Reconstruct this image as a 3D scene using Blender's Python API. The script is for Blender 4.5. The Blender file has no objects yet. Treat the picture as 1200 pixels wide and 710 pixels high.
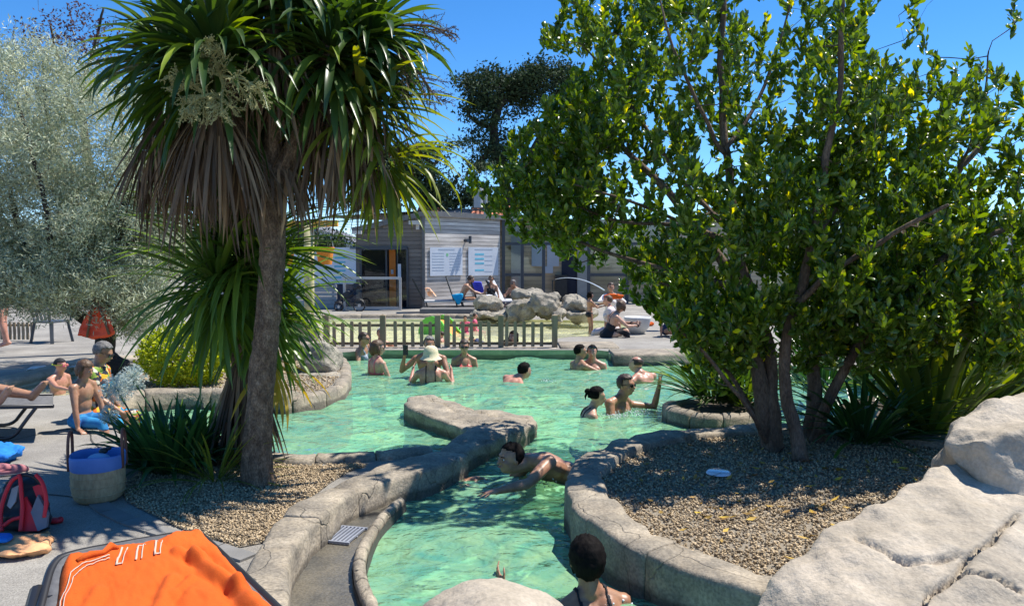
import bpy, bmesh, math, random
import numpy as np
from mathutils import Vector, Matrix, noise, geometry
R = math.radians
random.seed(7); np.random.seed(7)
RNG = np.random.RandomState(11)
SC = bpy.context.scene
COL = SC.collection

# ------------------------------------------------------------------ camera, sky, sun, exposure
CAM_H = 1.8
PITCH = math.atan(55 / 900)
cam_d = bpy.data.cameras.new('camera'); cam = bpy.data.objects.new('camera', cam_d); COL.objects.link(cam)
cam_d.sensor_width = 36; cam_d.lens = 27; cam_d.clip_start = 0.05; cam_d.clip_end = 3000
cam.location = (0, 0, CAM_H); cam.rotation_euler = (math.pi / 2 - PITCH, 0, 0)
SC.camera = cam
SUN_EL, SUN_AZ = R(62), R(26)          # azimuth measured from +X towards +Y
SUN = Vector((math.cos(SUN_EL) * math.cos(SUN_AZ), math.cos(SUN_EL) * math.sin(SUN_AZ), math.sin(SUN_EL)))
world = bpy.data.worlds.new('World'); SC.world = world; world.use_nodes = True
wn = world.node_tree.nodes; wl = world.node_tree.links
sky = wn.new('ShaderNodeTexSky'); sky.sky_type = 'NISHITA'; sky.sun_disc = False
sky.sun_elevation = SUN_EL; sky.sun_rotation = math.atan2(SUN.x, SUN.y)
sky.altitude = 1500; sky.air_density = 0.8; sky.dust_density = 0.1; sky.ozone_density = 4.5
hsv = wn.new('ShaderNodeHueSaturation'); hsv.inputs['Saturation'].default_value = 1.25
wl.new(sky.outputs[0], hsv.inputs['Color']); wl.new(hsv.outputs[0], wn['Background'].inputs['Color'])
wn['Background'].inputs['Strength'].default_value = 0.15
sun_d = bpy.data.lights.new('sun', 'SUN'); sun_d.energy = 5.0; sun_d.angle = R(0.5); sun_d.color = (1, 0.955, 0.88)
sun_o = bpy.data.objects.new('sun', sun_d); COL.objects.link(sun_o)
sun_o.rotation_euler = SUN.to_track_quat('Z', 'Y').to_euler(); sun_o.location = (8, 2, 14)
SC.view_settings.view_transform = 'Standard'; SC.view_settings.look = 'None'
SC.view_settings.gamma = 1; SC.view_settings.exposure = 0.55
try:
    SC.cycles.max_bounces = 8; SC.cycles.transparent_max_bounces = 16; SC.cycles.caustics_refractive = False
    SC.cycles.caustics_reflective = False; SC.cycles.sample_clamp_indirect = 6
except Exception: pass

# ------------------------------------------------------------------ pixel -> place helpers (photo pixels, 1200 wide)
def ray(px, py):
    dx = (px - 600) / 900; dy = (355 - py) / 900
    return Vector((dx, math.cos(PITCH) + dy * math.sin(PITCH), dy * math.cos(PITCH) - math.sin(PITCH)))
def P(px, py, z=0.15):
    v = ray(px, py); t = (z - CAM_H) / v.z
    return Vector((v.x * t, v.y * t, z))
def W(px, py, Y):
    v = ray(px, py); t = Y / v.y
    return Vector((v.x * t, Y, CAM_H + v.z * t))

# ------------------------------------------------------------------ materials
def lin(c):
    return tuple(((x / 255) / 12.92 if x <= 10 else (((x / 255) + 0.055) / 1.055) ** 2.4) for x in c)
def M(name, c1, c2=None, rough=0.7, scale=6, bump=0.0, bscale=40, spec=0.4, metal=0.0, island=0.0, trans=0.0,
      coat=0.0, detail=4, cols=None, dirt=None, dirt_scale=2.0, bdist=0.02, stretch=None, objrand=0.0, grain=None, crack=None, wet=None):
    m = bpy.data.materials.new(name); m.use_nodes = True; nt = m.node_tree; N = nt.nodes; L = nt.links
    b = N['Principled BSDF']; out = N['Material Output']
    b.inputs['Roughness'].default_value = rough; b.inputs['Metallic'].default_value = metal
    b.inputs['Specular IOR Level'].default_value = spec; b.inputs['Coat Weight'].default_value = coat
    tc = N.new('ShaderNodeTexCoord'); src = tc.outputs['Object']
    if stretch:
        mp = N.new('ShaderNodeMapping'); mp.inputs['Scale'].default_value = stretch
        L.new(src, mp.inputs[0]); src = mp.outputs[0]
    nz = N.new('ShaderNodeTexNoise'); nz.inputs['Scale'].default_value = scale; nz.inputs['Detail'].default_value = detail
    L.new(src, nz.inputs['Vector'])
    rp = N.new('ShaderNodeValToRGB')
    rp.color_ramp.elements[0].position = 0.3; rp.color_ramp.elements[1].position = 0.7
    rp.color_ramp.elements[0].color = (*c1, 1); rp.color_ramp.elements[1].color = (*(c2 or c1), 1)
    L.new(nz.outputs['Fac'], rp.inputs[0]); col = rp.outputs[0]
    if dirt:
        n2 = N.new('ShaderNodeTexNoise'); n2.inputs['Scale'].default_value = dirt_scale; n2.inputs['Detail'].default_value = 8
        n2.inputs['Roughness'].default_value = 0.65
        L.new(src, n2.inputs['Vector'])
        r2 = N.new('ShaderNodeValToRGB'); r2.color_ramp.elements[0].position = 0.42; r2.color_ramp.elements[1].position = 0.62
        L.new(n2.outputs['Fac'], r2.inputs[0])
        mx = N.new('ShaderNodeMixRGB'); mx.inputs[1].default_value = (*dirt, 1)
        L.new(r2.outputs[0], mx.inputs[0]); L.new(col, mx.inputs[2])
        # only part strength
        mx2 = N.new('ShaderNodeMixRGB'); mx2.inputs[0].default_value = 0.55
        L.new(col, mx2.inputs[1]); L.new(mx.outputs[0], mx2.inputs[2]); col = mx2.outputs[0]
    if grain:
        n4 = N.new('ShaderNodeTexNoise'); n4.inputs['Scale'].default_value = grain[0]; n4.inputs['Detail'].default_value = 3; L.new(src, n4.inputs['Vector'])
        r4 = N.new('ShaderNodeValToRGB'); r4.color_ramp.elements[0].position = .35; r4.color_ramp.elements[1].position = .65
        lo = 1 - grain[1]; hi = 1 + grain[1]; r4.color_ramp.elements[0].color = (lo, lo, lo, 1); r4.color_ramp.elements[1].color = (hi, hi, hi, 1)
        L.new(n4.outputs['Fac'], r4.inputs[0]); mg = N.new('ShaderNodeMixRGB'); mg.blend_type = 'MULTIPLY'; mg.inputs[0].default_value = 1
        L.new(col, mg.inputs[1]); L.new(r4.outputs[0], mg.inputs[2]); col = mg.outputs[0]
    if cols:      # per piece random colour
        g = N.new('ShaderNodeNewGeometry'); r3 = N.new('ShaderNodeValToRGB'); r3.color_ramp.interpolation = 'LINEAR'
        el = r3.color_ramp.elements
        for i, (p, c) in enumerate(cols):
            e = el[i] if i < 2 else el.new(p)
            e.position = p; e.color = (*c, 1)
        if objrand:
            oi = N.new('ShaderNodeObjectInfo'); ad = N.new('ShaderNodeMath'); ad.operation = 'ADD'
            fr = N.new('ShaderNodeMath'); fr.operation = 'FRACT'
            L.new(g.outputs['Random Per Island'], ad.inputs[0]); L.new(oi.outputs['Random'], ad.inputs[1]); L.new(ad.outputs[0], fr.inputs[0])
            L.new(fr.outputs[0], r3.inputs[0])
        else: L.new(g.outputs['Random Per Island'], r3.inputs[0])
        mx = N.new('ShaderNodeMixRGB'); mx.blend_type = 'MULTIPLY'; mx.inputs[0].default_value = 1
        L.new(col, mx.inputs[1]); L.new(r3.outputs[0], mx.inputs[2]); col = mx.outputs[0]
    ck = None
    if crack:      # hairline cracks: colour and relief
        nd = N.new('ShaderNodeTexNoise'); nd.inputs['Scale'].default_value = crack[0] * 1.7; nd.inputs['Detail'].default_value = 4; L.new(src, nd.inputs['Vector'])
        va = N.new('ShaderNodeMixRGB'); va.blend_type = 'ADD'; va.inputs[0].default_value = .45; L.new(src, va.inputs[1]); L.new(nd.outputs['Color'], va.inputs[2])
        vo = N.new('ShaderNodeTexVoronoi'); vo.feature = 'DISTANCE_TO_EDGE'; vo.inputs['Scale'].default_value = crack[0]; L.new(va.outputs[0], vo.inputs['Vector'])
        rc_ = N.new('ShaderNodeValToRGB'); rc_.color_ramp.elements[0].position = 0; rc_.color_ramp.elements[1].position = crack[1]; rc_.color_ramp.elements[0].color = (.25, .23, .2, 1); rc_.color_ramp.elements[1].color = (1, 1, 1, 1)
        L.new(vo.outputs['Distance'], rc_.inputs[0]); mk = N.new('ShaderNodeMixRGB'); mk.blend_type = 'MULTIPLY'; mk.inputs[0].default_value = .28; L.new(col, mk.inputs[1]); L.new(rc_.outputs[0], mk.inputs[2]); col = mk.outputs[0]; ck = rc_.outputs[0]
    if wet is not None:      # stone soaked dark near the water
        gp = N.new('ShaderNodeNewGeometry'); sx = N.new('ShaderNodeSeparateXYZ'); L.new(gp.outputs['Position'], sx.inputs[0])
        aw = N.new('ShaderNodeMath'); aw.operation = 'MULTIPLY_ADD'; L.new(nz.outputs['Fac'], aw.inputs[0]); aw.inputs[1].default_value = -.10; L.new(sx.outputs['Z'], aw.inputs[2])
        rw = N.new('ShaderNodeMapRange'); rw.inputs['From Min'].default_value = wet - .06; rw.inputs['From Max'].default_value = wet - .03; rw.inputs['To Min'].default_value = .45; rw.inputs['To Max'].default_value = 1
        L.new(aw.outputs[0], rw.inputs['Value']); mw = N.new('ShaderNodeMixRGB'); mw.blend_type = 'MULTIPLY'; mw.inputs[0].default_value = 1; L.new(col, mw.inputs[1]); L.new(rw.outputs[0], mw.inputs[2]); col = mw.outputs[0]
    L.new(col, b.inputs['Base Color'])
    if bump:
        n3 = N.new('ShaderNodeTexNoise'); n3.inputs['Scale'].default_value = bscale; n3.inputs['Detail'].default_value = 6
        n3.inputs['Roughness'].default_value = 0.6
        L.new(src, n3.inputs['Vector'])
        bp = N.new('ShaderNodeBump'); bp.inputs['Strength'].default_value = bump; bp.inputs['Distance'].default_value = bdist
        L.new(n3.outputs['Fac'], bp.inputs['Height']); nrm = bp.outputs[0]
        if ck is not None:
            b2 = N.new('ShaderNodeBump'); b2.inputs['Strength'].default_value = .6; b2.inputs['Distance'].default_value = .02; L.new(ck, b2.inputs['Height']); L.new(nrm, b2.inputs['Normal']); nrm = b2.outputs[0]
        L.new(nrm, b.inputs['Normal'])
    if trans:     # leaf: light passing through
        tr = N.new('ShaderNodeBsdfTranslucent'); mxs = N.new('ShaderNodeMixShader'); mxs.inputs[0].default_value = trans
        hs = N.new('ShaderNodeHueSaturation'); hs.inputs['Saturation'].default_value = 1.25; hs.inputs['Value'].default_value = 2.0
        hs.inputs['Hue'].default_value = 0.485
        L.new(col, hs.inputs['Color']); L.new(hs.outputs[0], tr.inputs['Color'])
        L.new(b.outputs[0], mxs.inputs[1]); L.new(tr.outputs[0], mxs.inputs[2]); L.new(mxs.outputs[0], out.inputs['Surface'])
    return m

# ------------------------------------------------------------------ mesh building
class G:
    def __init__(s): s.v = []; s.f = []
    def add(s, vs, fs):
        o = len(s.v); s.v += [tuple(v) for v in vs]; s.f += [tuple(i + o for i in f) for f in fs]; return s
    def box(s, c, d, rz=0, M4=None):
        x, y, z = d[0] / 2, d[1] / 2, d[2] / 2
        vs = [Vector((a * x, b * y, e * z)) for a, b, e in ((-1,-1,-1),(1,-1,-1),(1,1,-1),(-1,1,-1),(-1,-1,1),(1,-1,1),(1,1,1),(-1,1,1))]
        m = M4 or Matrix.Rotation(rz, 3, 'Z')
        vs = [m @ v + Vector(c) for v in vs]
        return s.add(vs, [(0,3,2,1),(4,5,6,7),(0,1,5,4),(1,2,6,5),(2,3,7,6),(3,0,4,7)])
    def bar(s, a, b, w, h=None, up=(0, 0, 1)):
        a = Vector(a); b = Vector(b); h = h or w; d = (b - a).normalized()
        u = Vector(up); u = u - d * u.dot(d)
        u = u.normalized() if u.length > 1e-4 else d.orthogonal().normalized()
        r = d.cross(u)
        vs = [p + r * (i * w / 2) + u * (j * h / 2) for p in (a, b) for i, j in ((-1,-1),(1,-1),(1,1),(-1,1))]
        return s.add(vs, [(0,3,2,1),(4,5,6,7),(0,1,5,4),(1,2,6,5),(2,3,7,6),(3,0,4,7)])
    def tube(s, pts, rad, n=8, cap=True, squash=None):
        pts = [Vector(p) for p in pts]; k = len(pts)
        if not hasattr(rad, '__len__'): rad = [rad] * k
        t = (pts[1] - pts[0]).normalized(); u = t.orthogonal().normalized(); vs = []; fs = []
        for i in range(k):
            t2 = (pts[min(i + 1, k - 1)] - pts[max(i - 1, 0)])
            t2 = t2.normalized() if t2.length > 1e-9 else t
            u = (u - t2 * u.dot(t2)); u = u.normalized() if u.length > 1e-6 else t2.orthogonal().normalized()
            w = t2.cross(u); t = t2
            for j in range(n):
                a = 2 * math.pi * j / n
                vs.append(pts[i] + (u * math.cos(a) + w * math.sin(a)) * rad[i])
        for i in range(k - 1):
            for j in range(n):
                fs.append((i * n + j, i * n + (j + 1) % n, (i + 1) * n + (j + 1) % n, (i + 1) * n + j))
        if cap: fs.append(tuple(range(n))[::-1]); fs.append(tuple((k - 1) * n + j for j in range(n)))
        return s.add(vs, fs)
    def ell(s, c, r, n=12, m=8, rot=None):
        c = Vector(c); vs = []; fs = []
        rot = rot or Matrix.Identity(3)
        vs.append(c + rot @ Vector((0, 0, r[2])))
        for i in range(1, m):
            a = math.pi * i / m
            for j in range(n):
                b = 2 * math.pi * j / n
                vs.append(c + rot @ Vector((r[0] * math.sin(a) * math.cos(b), r[1] * math.sin(a) * math.sin(b), r[2] * math.cos(a))))
        vs.append(c + rot @ Vector((0, 0, -r[2])))
        for j in range(n): fs.append((0, 1 + j, 1 + (j + 1) % n))
        for i in range(m - 2):
            for j in range(n):
                a = 1 + i * n; fs.append((a + j, a + n + j, a + n + (j + 1) % n, a + (j + 1) % n))
        e = len(vs) - 1; a = 1 + (m - 2) * n
        for j in range(n): fs.append((e, a + (j + 1) % n, a + j))
        return s.add(vs, fs)
    def cap(s, a, b, ra, rb, n=10):           # tapered capsule
        a = Vector(a); b = Vector(b); d = b - a
        if d.length < 1e-6: return s.ell(a, (ra, ra, ra), n, 6)
        d = d.normalized(); pts = []; rs = []
        for t in (-1, -.85, -.5): pts.append(a + d * ra * t); rs.append(ra * math.sqrt(max(1 - t * t, 0.002)))
        pts.append(a); rs.append(ra); pts.append(b); rs.append(rb)
        for t in (.5, .85, 1): pts.append(b + d * rb * t); rs.append(rb * math.sqrt(max(1 - t * t, 0.002)))
        return s.tube(pts, rs, n)
    def lathe(s, c, prof, n=20, sx=1, sy=1, cap=False):
        c = Vector(c); k = len(prof); vs = []; fs = []
        for r, z in prof:
            for j in range(n):
                a = 2 * math.pi * j / n; vs.append(c + Vector((r * sx * math.cos(a), r * sy * math.sin(a), z)))
        for i in range(k - 1):
            for j in range(n): fs.append((i * n + j, i * n + (j + 1) % n, (i + 1) * n + (j + 1) % n, (i + 1) * n + j))
        if cap: fs.append(tuple(range(n))[::-1]); fs.append(tuple((k - 1) * n + j for j in range(n)))
        return s.add(vs, fs)
    def prism(s, poly, z0, z1):               # poly: list of (x,y) CCW
        n = len(poly); vs = [(p[0], p[1], z0) for p in poly] + [(p[0], p[1], z1) for p in poly]
        fs = [tuple(range(n))[::-1], tuple(range(n, 2 * n))] + [(i, (i + 1) % n, n + (i + 1) % n, n + i) for i in range(n)]
        return s.add(vs, fs)
    def mesh(s, name, mat, smooth=False, fix=False):
        me = bpy.data.meshes.new(name); me.from_pydata([tuple(v) for v in s.v], [], s.f); me.update()
        if fix:
            bm = bmesh.new(); bm.from_mesh(me); bmesh.ops.recalc_face_normals(bm, faces=bm.faces); bm.to_mesh(me); bm.free()
        if smooth: me.polygons.foreach_set('use_smooth', [True] * len(me.polygons))
        if mat: me.materials.append(mat)
        return me
    def build(s, name, mat, parent=None, smooth=False, loc=None, fix=False, **props):
        if parent is None and loc is None:
            a = np.array(s.v); loc = (a[:, 0].mean(), a[:, 1].mean(), a[:, 2].min())
        if loc is not None and parent is None:
            l = Vector(loc); s.v = [tuple(Vector(v) - l) for v in s.v]
        o = bpy.data.objects.new(name, s.mesh(name, mat, smooth, fix)); COL.objects.link(o)
        if parent is not None: o.parent = parent
        elif loc is not None: o.location = loc
        for k, v in props.items(): o[k] = v
        return o
def link(name, me, parent=None, loc=None, mat4=None, **props):
    o = bpy.data.objects.new(name, me); COL.objects.link(o)
    if parent is not None: o.parent = parent
    if mat4 is not None: o.matrix_basis = mat4
    elif loc is not None: o.location = loc
    for k, v in props.items(): o[k] = v
    return o
def thing(name, label, category, loc=(0, 0, 0), rz=0, group=None):
    o = bpy.data.objects.new(name, None); COL.objects.link(o); o.empty_display_size = 0.1
    o.location = loc; o.rotation_euler = (0, 0, rz); o['label'] = label; o['category'] = category
    if group: o['group'] = group
    return o
def tag(o, label, category, group=None):
    o['label'] = label; o['category'] = category
    if group: o['group'] = group
    return o
def inst_np(name, tv, tf, rots, locs, mat, parent=None, smooth=False, **props):
    """many copies of a little template joined into one mesh; rots (N,3,3) with scale, locs (N,3)"""
    tv = np.asarray(tv, dtype=np.float64); nt = len(tv); n = len(locs)
    v = np.einsum('nij,kj->nki', rots, tv) + locs[:, None, :]
    return np_mesh(name, v.reshape(-1, 3), [np.asarray(tf)[None] + (np.arange(n) * nt)[:, None, None]], mat, parent, smooth, **props)
def np_mesh_data(name, v, faces, mat, smooth=False):
    fl = [f.reshape(-1, f.shape[-1]) for f in faces]
    me = bpy.data.meshes.new(name); me.vertices.add(len(v)); me.vertices.foreach_set('co', v.astype(np.float32).ravel())
    loops = np.concatenate([f.ravel() for f in fl]); tot = np.concatenate([np.full(len(f), f.shape[1]) for f in fl])
    start = np.concatenate([[0], np.cumsum(tot)[:-1]])
    me.loops.add(len(loops)); me.loops.foreach_set('vertex_index', loops.astype(np.int32))
    me.polygons.add(len(tot)); me.polygons.foreach_set('loop_start', start.astype(np.int32))
    try: me.polygons.foreach_set('loop_total', tot.astype(np.int32))
    except Exception: pass
    if smooth: me.polygons.foreach_set('use_smooth', np.ones(len(tot), dtype=bool))
    me.update(calc_edges=True); me.materials.append(mat)
    return me
def np_mesh(name, v, faces, mat, parent=None, smooth=False, **props):
    return link(name, np_mesh_data(name, v, faces, mat, smooth), parent, **props)
def rand_rot(n, rng=RNG):
    q = rng.normal(size=(n, 4)); q /= np.linalg.norm(q, axis=1)[:, None]; w, x, y, z = q.T
    return np.stack([np.stack([1-2*(y*y+z*z), 2*(x*y-z*w), 2*(x*z+y*w)], -1), np.stack([2*(x*y+z*w), 1-2*(x*x+z*z), 2*(y*z-x*w)], -1),
                     np.stack([2*(x*z-y*w), 2*(y*z+x*w), 1-2*(x*x+y*y)], -1)], 1)
def basis(d, roll):
    """(N,3) directions -> matrices whose local Y is d"""
    d = d / np.linalg.norm(d, axis=1)[:, None]
    up = np.tile(np.array([[0, 0, 1.0]]), (len(d), 1)); up[np.abs(d[:, 2]) > .95] = (1, 0, 0)
    x = np.cross(d, up); x /= np.linalg.norm(x, axis=1)[:, None]; z = np.cross(x, d)
    c = np.cos(roll)[:, None]; s_ = np.sin(roll)[:, None]
    x2 = x * c + z * s_; z2 = -x * s_ + z * c
    return np.stack([x2, d, z2], -1)
def remesh(g, voxel, smooth=6, name='tmp', sf=0.5):
    me = bpy.data.meshes.new(name); me.from_pydata([tuple(v) for v in g.v], [], g.f); me.update()
    o = bpy.data.objects.new(name, me); COL.objects.link(o)
    r = o.modifiers.new('r', 'REMESH'); r.mode = 'VOXEL'; r.voxel_size = voxel
    if smooth: s = o.modifiers.new('s', 'SMOOTH'); s.iterations = smooth; s.factor = sf
    dg = bpy.context.evaluated_depsgraph_get(); dg.update()
    m2 = bpy.data.meshes.new_from_object(o.evaluated_get(dg), depsgraph=dg)
    bpy.data.objects.remove(o); bpy.data.meshes.remove(me)
    return m2
def fbm(p, s=1.0, o=4):
    return noise.fractal(Vector(p) * s, 1.0, 2.0, o, noise_basis='PERLIN_ORIGINAL')
def hull(points):
    bm = bmesh.new()
    for p in points: bm.verts.new(p)
    r = bmesh.ops.convex_hull(bm, input=bm.verts)
    bmesh.ops.delete(bm, geom=[e for e in set(r['geom_interior'] + r['geom_unused']) if isinstance(e, bmesh.types.BMVert)], context='VERTS')
    bm.verts.index_update(); g = G(); g.add([v.co.copy() for v in bm.verts], [tuple(v.index for v in f.verts) for f in bm.faces]); bm.free()
    return g
def rock_mesh(g, voxel, mat, amp=0.05, fs=1.6, cracks=(), sm=10, seed=0, ridge=0.3, name='boulder'):
    me = remesh(g, voxel, sm); n = len(me.vertices)
    co = np.empty(n * 3, np.float32); me.vertices.foreach_get('co', co); co = co.reshape(-1, 3)
    no = np.array([v.normal[:] for v in me.vertices]); off = Vector((seed * 3.1, seed * 1.7, seed * 5.3))
    out = co.copy()
    if cracks and len(cracks[0][0][0]) == 2:      # photo pixels: drop each crack onto the surface the camera sees
        from mathutils.bvhtree import BVHTree
        bt = BVHTree.FromPolygons([v.co[:] for v in me.vertices], [tuple(p.vertices) for p in me.polygons]); c2 = []
        for pl, w, dp in cracks:
            q = []
            for a, b in zip(pl[:-1], pl[1:]):
                for t in (0, .25, .5, .75, 1):
                    h = bt.ray_cast(Vector((0, 0, CAM_H)), ray(a[0] + (b[0] - a[0]) * t, a[1] + (b[1] - a[1]) * t).normalized())[0]
                    if h is not None: q.append(h)
            if len(q) > 1: c2.append(([x for i, x in enumerate(q) if i == 0 or (x - q[i - 1]).length > 1e-4], w, dp))
        cracks = c2
    segs = [(Vector(a), Vector(b), w, dp) for pl, w, dp in cracks for a, b in zip(pl[:-1], pl[1:])]
    for i in range(n):
        p = Vector(co[i]) + off
        d = amp * (fbm(p, fs, 4) + 0.35 * ridge * abs(fbm(p + Vector((5, 5, 5)), fs * 2.7, 3)) * -1 + 0.22 * fbm(p, fs * 5, 3))
        for a, b, w, dp in segs:
            q = Vector(co[i]); ab = b - a; t = max(0, min(1, (q - a).dot(ab) / ab.length_squared))
            wob = 0.35 * w * fbm(p, 9, 2)
            ds = (q - (a + ab * t)).length + wob
            if ds < w * 2: d -= dp * math.exp(-(ds / w) ** 2 * 2)
        out[i] += no[i] * d
    me.vertices.foreach_set('co', out.astype(np.float32).ravel()); me.polygons.foreach_set('use_smooth', [True] * len(me.polygons))
    me.update(); me.materials.clear(); me.materials.append(mat); me.name = name
    return me
def place_mesh(name, me, parent=None, **props):
    """world-space mesh as a thing with its origin at its base"""
    n = len(me.vertices); co = np.empty(n * 3, np.float32); me.vertices.foreach_get('co', co); co = co.reshape(-1, 3)
    if parent is None:
        l = np.array([co[:, 0].mean(), co[:, 1].mean(), co[:, 2].min()], np.float32); me.vertices.foreach_set('co', (co - l).ravel()); me.update()
        return link(name, me, None, tuple(float(x) for x in l), **props)
    return link(name, me, parent, **props)
# ------------------------------------------------------------------ materials of the place
mDeck = M('deck_paving', (.26,.24,.21), (.36,.335,.29), rough=.9, scale=1.2, bump=.5, bscale=160, dirt=(.17,.155,.135), dirt_scale=1.3, detail=9, bdist=.008, grain=(170, .3))
mKerb = M('rendered_stone', (.28,.23,.165), (.42,.355,.265), rough=.85, scale=3.5, bump=.6, bscale=22, dirt=(.12,.11,.095), dirt_scale=5, bdist=.02, detail=8, grain=(60,.22), crack=(1.5,.010), wet=.06)
mMortar = M('mortar', (.075,.07,.06), (.11,.1,.085), rough=.95, scale=14, bump=.4, bscale=60)
mBoulder = M('pale_boulder', (.43,.36,.275), (.54,.465,.365), rough=.9, scale=1.6, bump=.6, bscale=13, dirt=(.24,.205,.155), dirt_scale=2.6, bdist=.035, detail=10, grain=(60,.10))
mRock = M('grey_rock', (.29,.255,.195), (.47,.42,.335), rough=.88, scale=3.0, bump=.9, bscale=9, dirt=(.13,.12,.1), dirt_scale=2.2, bdist=.05, detail=9, grain=(40,.2), crack=(1.1,.012))
mPool = M('pool_floor', (.20,.50,.34), (.85,.92,.5), rough=.6, scale=4.5, detail=6, bump=.3, bscale=30)  # bright caustic pattern painted into the floor colour by noise
mPale = M('pale_pool_floor', (.62,.62,.32), (.86,.85,.52), rough=.6, scale=1.2, detail=4)
mTan = M('pool_shelf', (.42,.38,.28), (.55,.5,.38), rough=.7, scale=5)
mGravel = M('gravel_base', (.20,.17,.125), (.4,.34,.26), rough=.95, scale=90, bump=.8, bscale=120, detail=2)
mPebble = M('pebble', (.36,.285,.19), (.45,.365,.255), rough=.85, scale=30, cols=[(0, (.45,.42,.38)), (.5, (1.0,.93,.8)), (1, (1.5,1.45,1.35))])
mSlab = M('edging_slab', (.16,.155,.145), (.24,.23,.215), rough=.9, scale=5, bump=.5, bscale=120, bdist=.006)

def water_mat(name, tint, body, mixv, rough=.02, w=(3.2, 11)):
    m = bpy.data.materials.new(name); m.use_nodes = True; nt = m.node_tree; N = nt.nodes; L = nt.links
    N.remove(N['Principled BSDF']); out = N['Material Output']
    tc = N.new('ShaderNodeTexCoord')
    h = None
    for sc_, wt in ((w[0], 1.0), (w[1], .34), (30, .07)):
        mp = N.new('ShaderNodeMapping'); mp.inputs['Scale'].default_value = (1, 1.25, 1); mp.inputs['Rotation'].default_value = (0, 0, .3 + sc_)
        L.new(tc.outputs['Object'], mp.inputs[0])
        nz = N.new('ShaderNodeTexNoise'); nz.inputs['Scale'].default_value = sc_; nz.inputs['Detail'].default_value = 1.6
        nz.inputs['Distortion'].default_value = .35
        L.new(mp.outputs[0], nz.inputs['Vector'])
        ml = N.new('ShaderNodeMath'); ml.operation = 'MULTIPLY'; ml.inputs[1].default_value = wt; L.new(nz.outputs['Fac'], ml.inputs[0])
        if h is None: h = ml.outputs[0]
        else:
            ad = N.new('ShaderNodeMath'); L.new(h, ad.inputs[0]); L.new(ml.outputs[0], ad.inputs[1]); h = ad.outputs[0]
    bp = N.new('ShaderNodeBump'); bp.inputs['Strength'].default_value = .85; bp.inputs['Distance'].default_value = .10; L.new(h, bp.inputs['Height'])
    tr = N.new('ShaderNodeBsdfTransparent'); tr.inputs[0].default_value = (*tint, 1)
    df = N.new('ShaderNodeBsdfDiffuse'); df.inputs[0].default_value = (*body, 1)
    if mixv > .5:      # caustic mottling painted into the diffuse colour as light and dark patches
        np_ = N.new('ShaderNodeTexNoise'); np_.inputs['Scale'].default_value = 2.6; np_.inputs['Detail'].default_value = 5; np_.inputs['Distortion'].default_value = 1.6; L.new(tc.outputs['Object'], np_.inputs['Vector'])
        rp = N.new('ShaderNodeValToRGB'); e = rp.color_ramp.elements; e[0].position = .34; e[0].color = (body[0] * .60, body[1] * .84, body[2] * 1.0, 1); e[1].position = .66; e[1].color = (body[0] * 1.45, body[1] * 1.15, body[2] * 1.05, 1)
        L.new(np_.outputs['Fac'], rp.inputs[0]); L.new(rp.outputs[0], df.inputs[0])
    L.new(bp.outputs[0], df.inputs['Normal'])
    gl = N.new('ShaderNodeBsdfGlossy'); gl.inputs['Roughness'].default_value = rough; L.new(bp.outputs[0], gl.inputs['Normal'])
    m1 = N.new('ShaderNodeMixShader'); m1.inputs[0].default_value = mixv
    L.new(tr.outputs[0], m1.inputs[1]); L.new(df.outputs[0], m1.inputs[2])
    fr = N.new('ShaderNodeFresnel'); fr.inputs['IOR'].default_value = 1.33; L.new(bp.outputs[0], fr.inputs['Normal'])
    m2 = N.new('ShaderNodeMixShader'); L.new(fr.outputs[0], m2.inputs[0]); L.new(m1.outputs[0], m2.inputs[1]); L.new(gl.outputs[0], m2.inputs[2])
    L.new(m2.outputs[0], out.inputs['Surface'])
    return m
mWater = water_mat('pool_water', (.68, .97, .82), (.27, .60, .35), .54)
mWaterPale = water_mat('shallow_water', (.97, .98, .88), (.86, .85, .55), .42, w=(5, 16))
mWaterBlue = water_mat('blue_water', (.5, .9, .95), (.1, .5, .6), .5)

# ------------------------------------------------------------------ ground with the pools cut out of it
def smooth_loop(pts, it=2, closed=True):
    for _ in range(it):
        q = []; n = len(pts)
        for i in range(n if closed else n - 1):
            a, b = pts[i], pts[(i + 1) % n]; q += [a * .75 + b * .25, a * .25 + b * .75]
        if not closed: q = [pts[0]] + q + [pts[-1]]
        pts = q
    return pts
main_px = [(330,1000),(316,760),(309,690),(310,655),(334,608),(362,582),(400,558),(460,543),(500,533),(430,541),(325,547),(250,523),(222,507),(150,507),(128,484),(145,463),(250,463),(338,470),
           (402,452),(402,425),(384,410),(650,410),(652,410),(713,410),(714,416),(815,416),(900,425),(1010,438),(1060,445),(1030,520),(1010,640),(1000,760),(1000,1000)]
main_loop = smooth_loop([P(*p, z=.26 if i < 7 else .15) for i, p in enumerate(main_px)], 1)
for p in main_loop: p.z = .15
tod_loop = smooth_loop([P(*p) for p in [(335,380),(345,402),(420,403.5),(640,403.5),(655,395),(700,394),(742,386),(745,378),(690,375),(500,373.5),(380,374)]], 1)
tub_loop = smooth_loop([P(*p) for p in [(-60,470),(20,466),(95,462),(150,446),(178,431),(140,424),(95,428),(30,447),(-60,462)]], 1)
blue_loop = [P(*p) for p in [(930,372),(1190,372),(1120,352),(960,352)]]
outer = [Vector(p) for p in ((-900,-40,.15),(900,-40,.15),(900,1500,.15),(-900,1500,.15))]
def ground_sheet(outer, holes):
    loops = [outer] + holes; flat = [v for l in loops for v in l]
    tris = geometry.tessellate_polygon([[Vector((v.x, v.y, 0)) for v in l] for l in loops])
    g = G(); g.add(flat, [t for t in tris])
    return g
gs = ground_sheet(outer, [main_loop, tod_loop, tub_loop, blue_loop])
me = gs.mesh('ground', mDeck, fix=True)
bm = bmesh.new(); bm.from_mesh(me)
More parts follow.
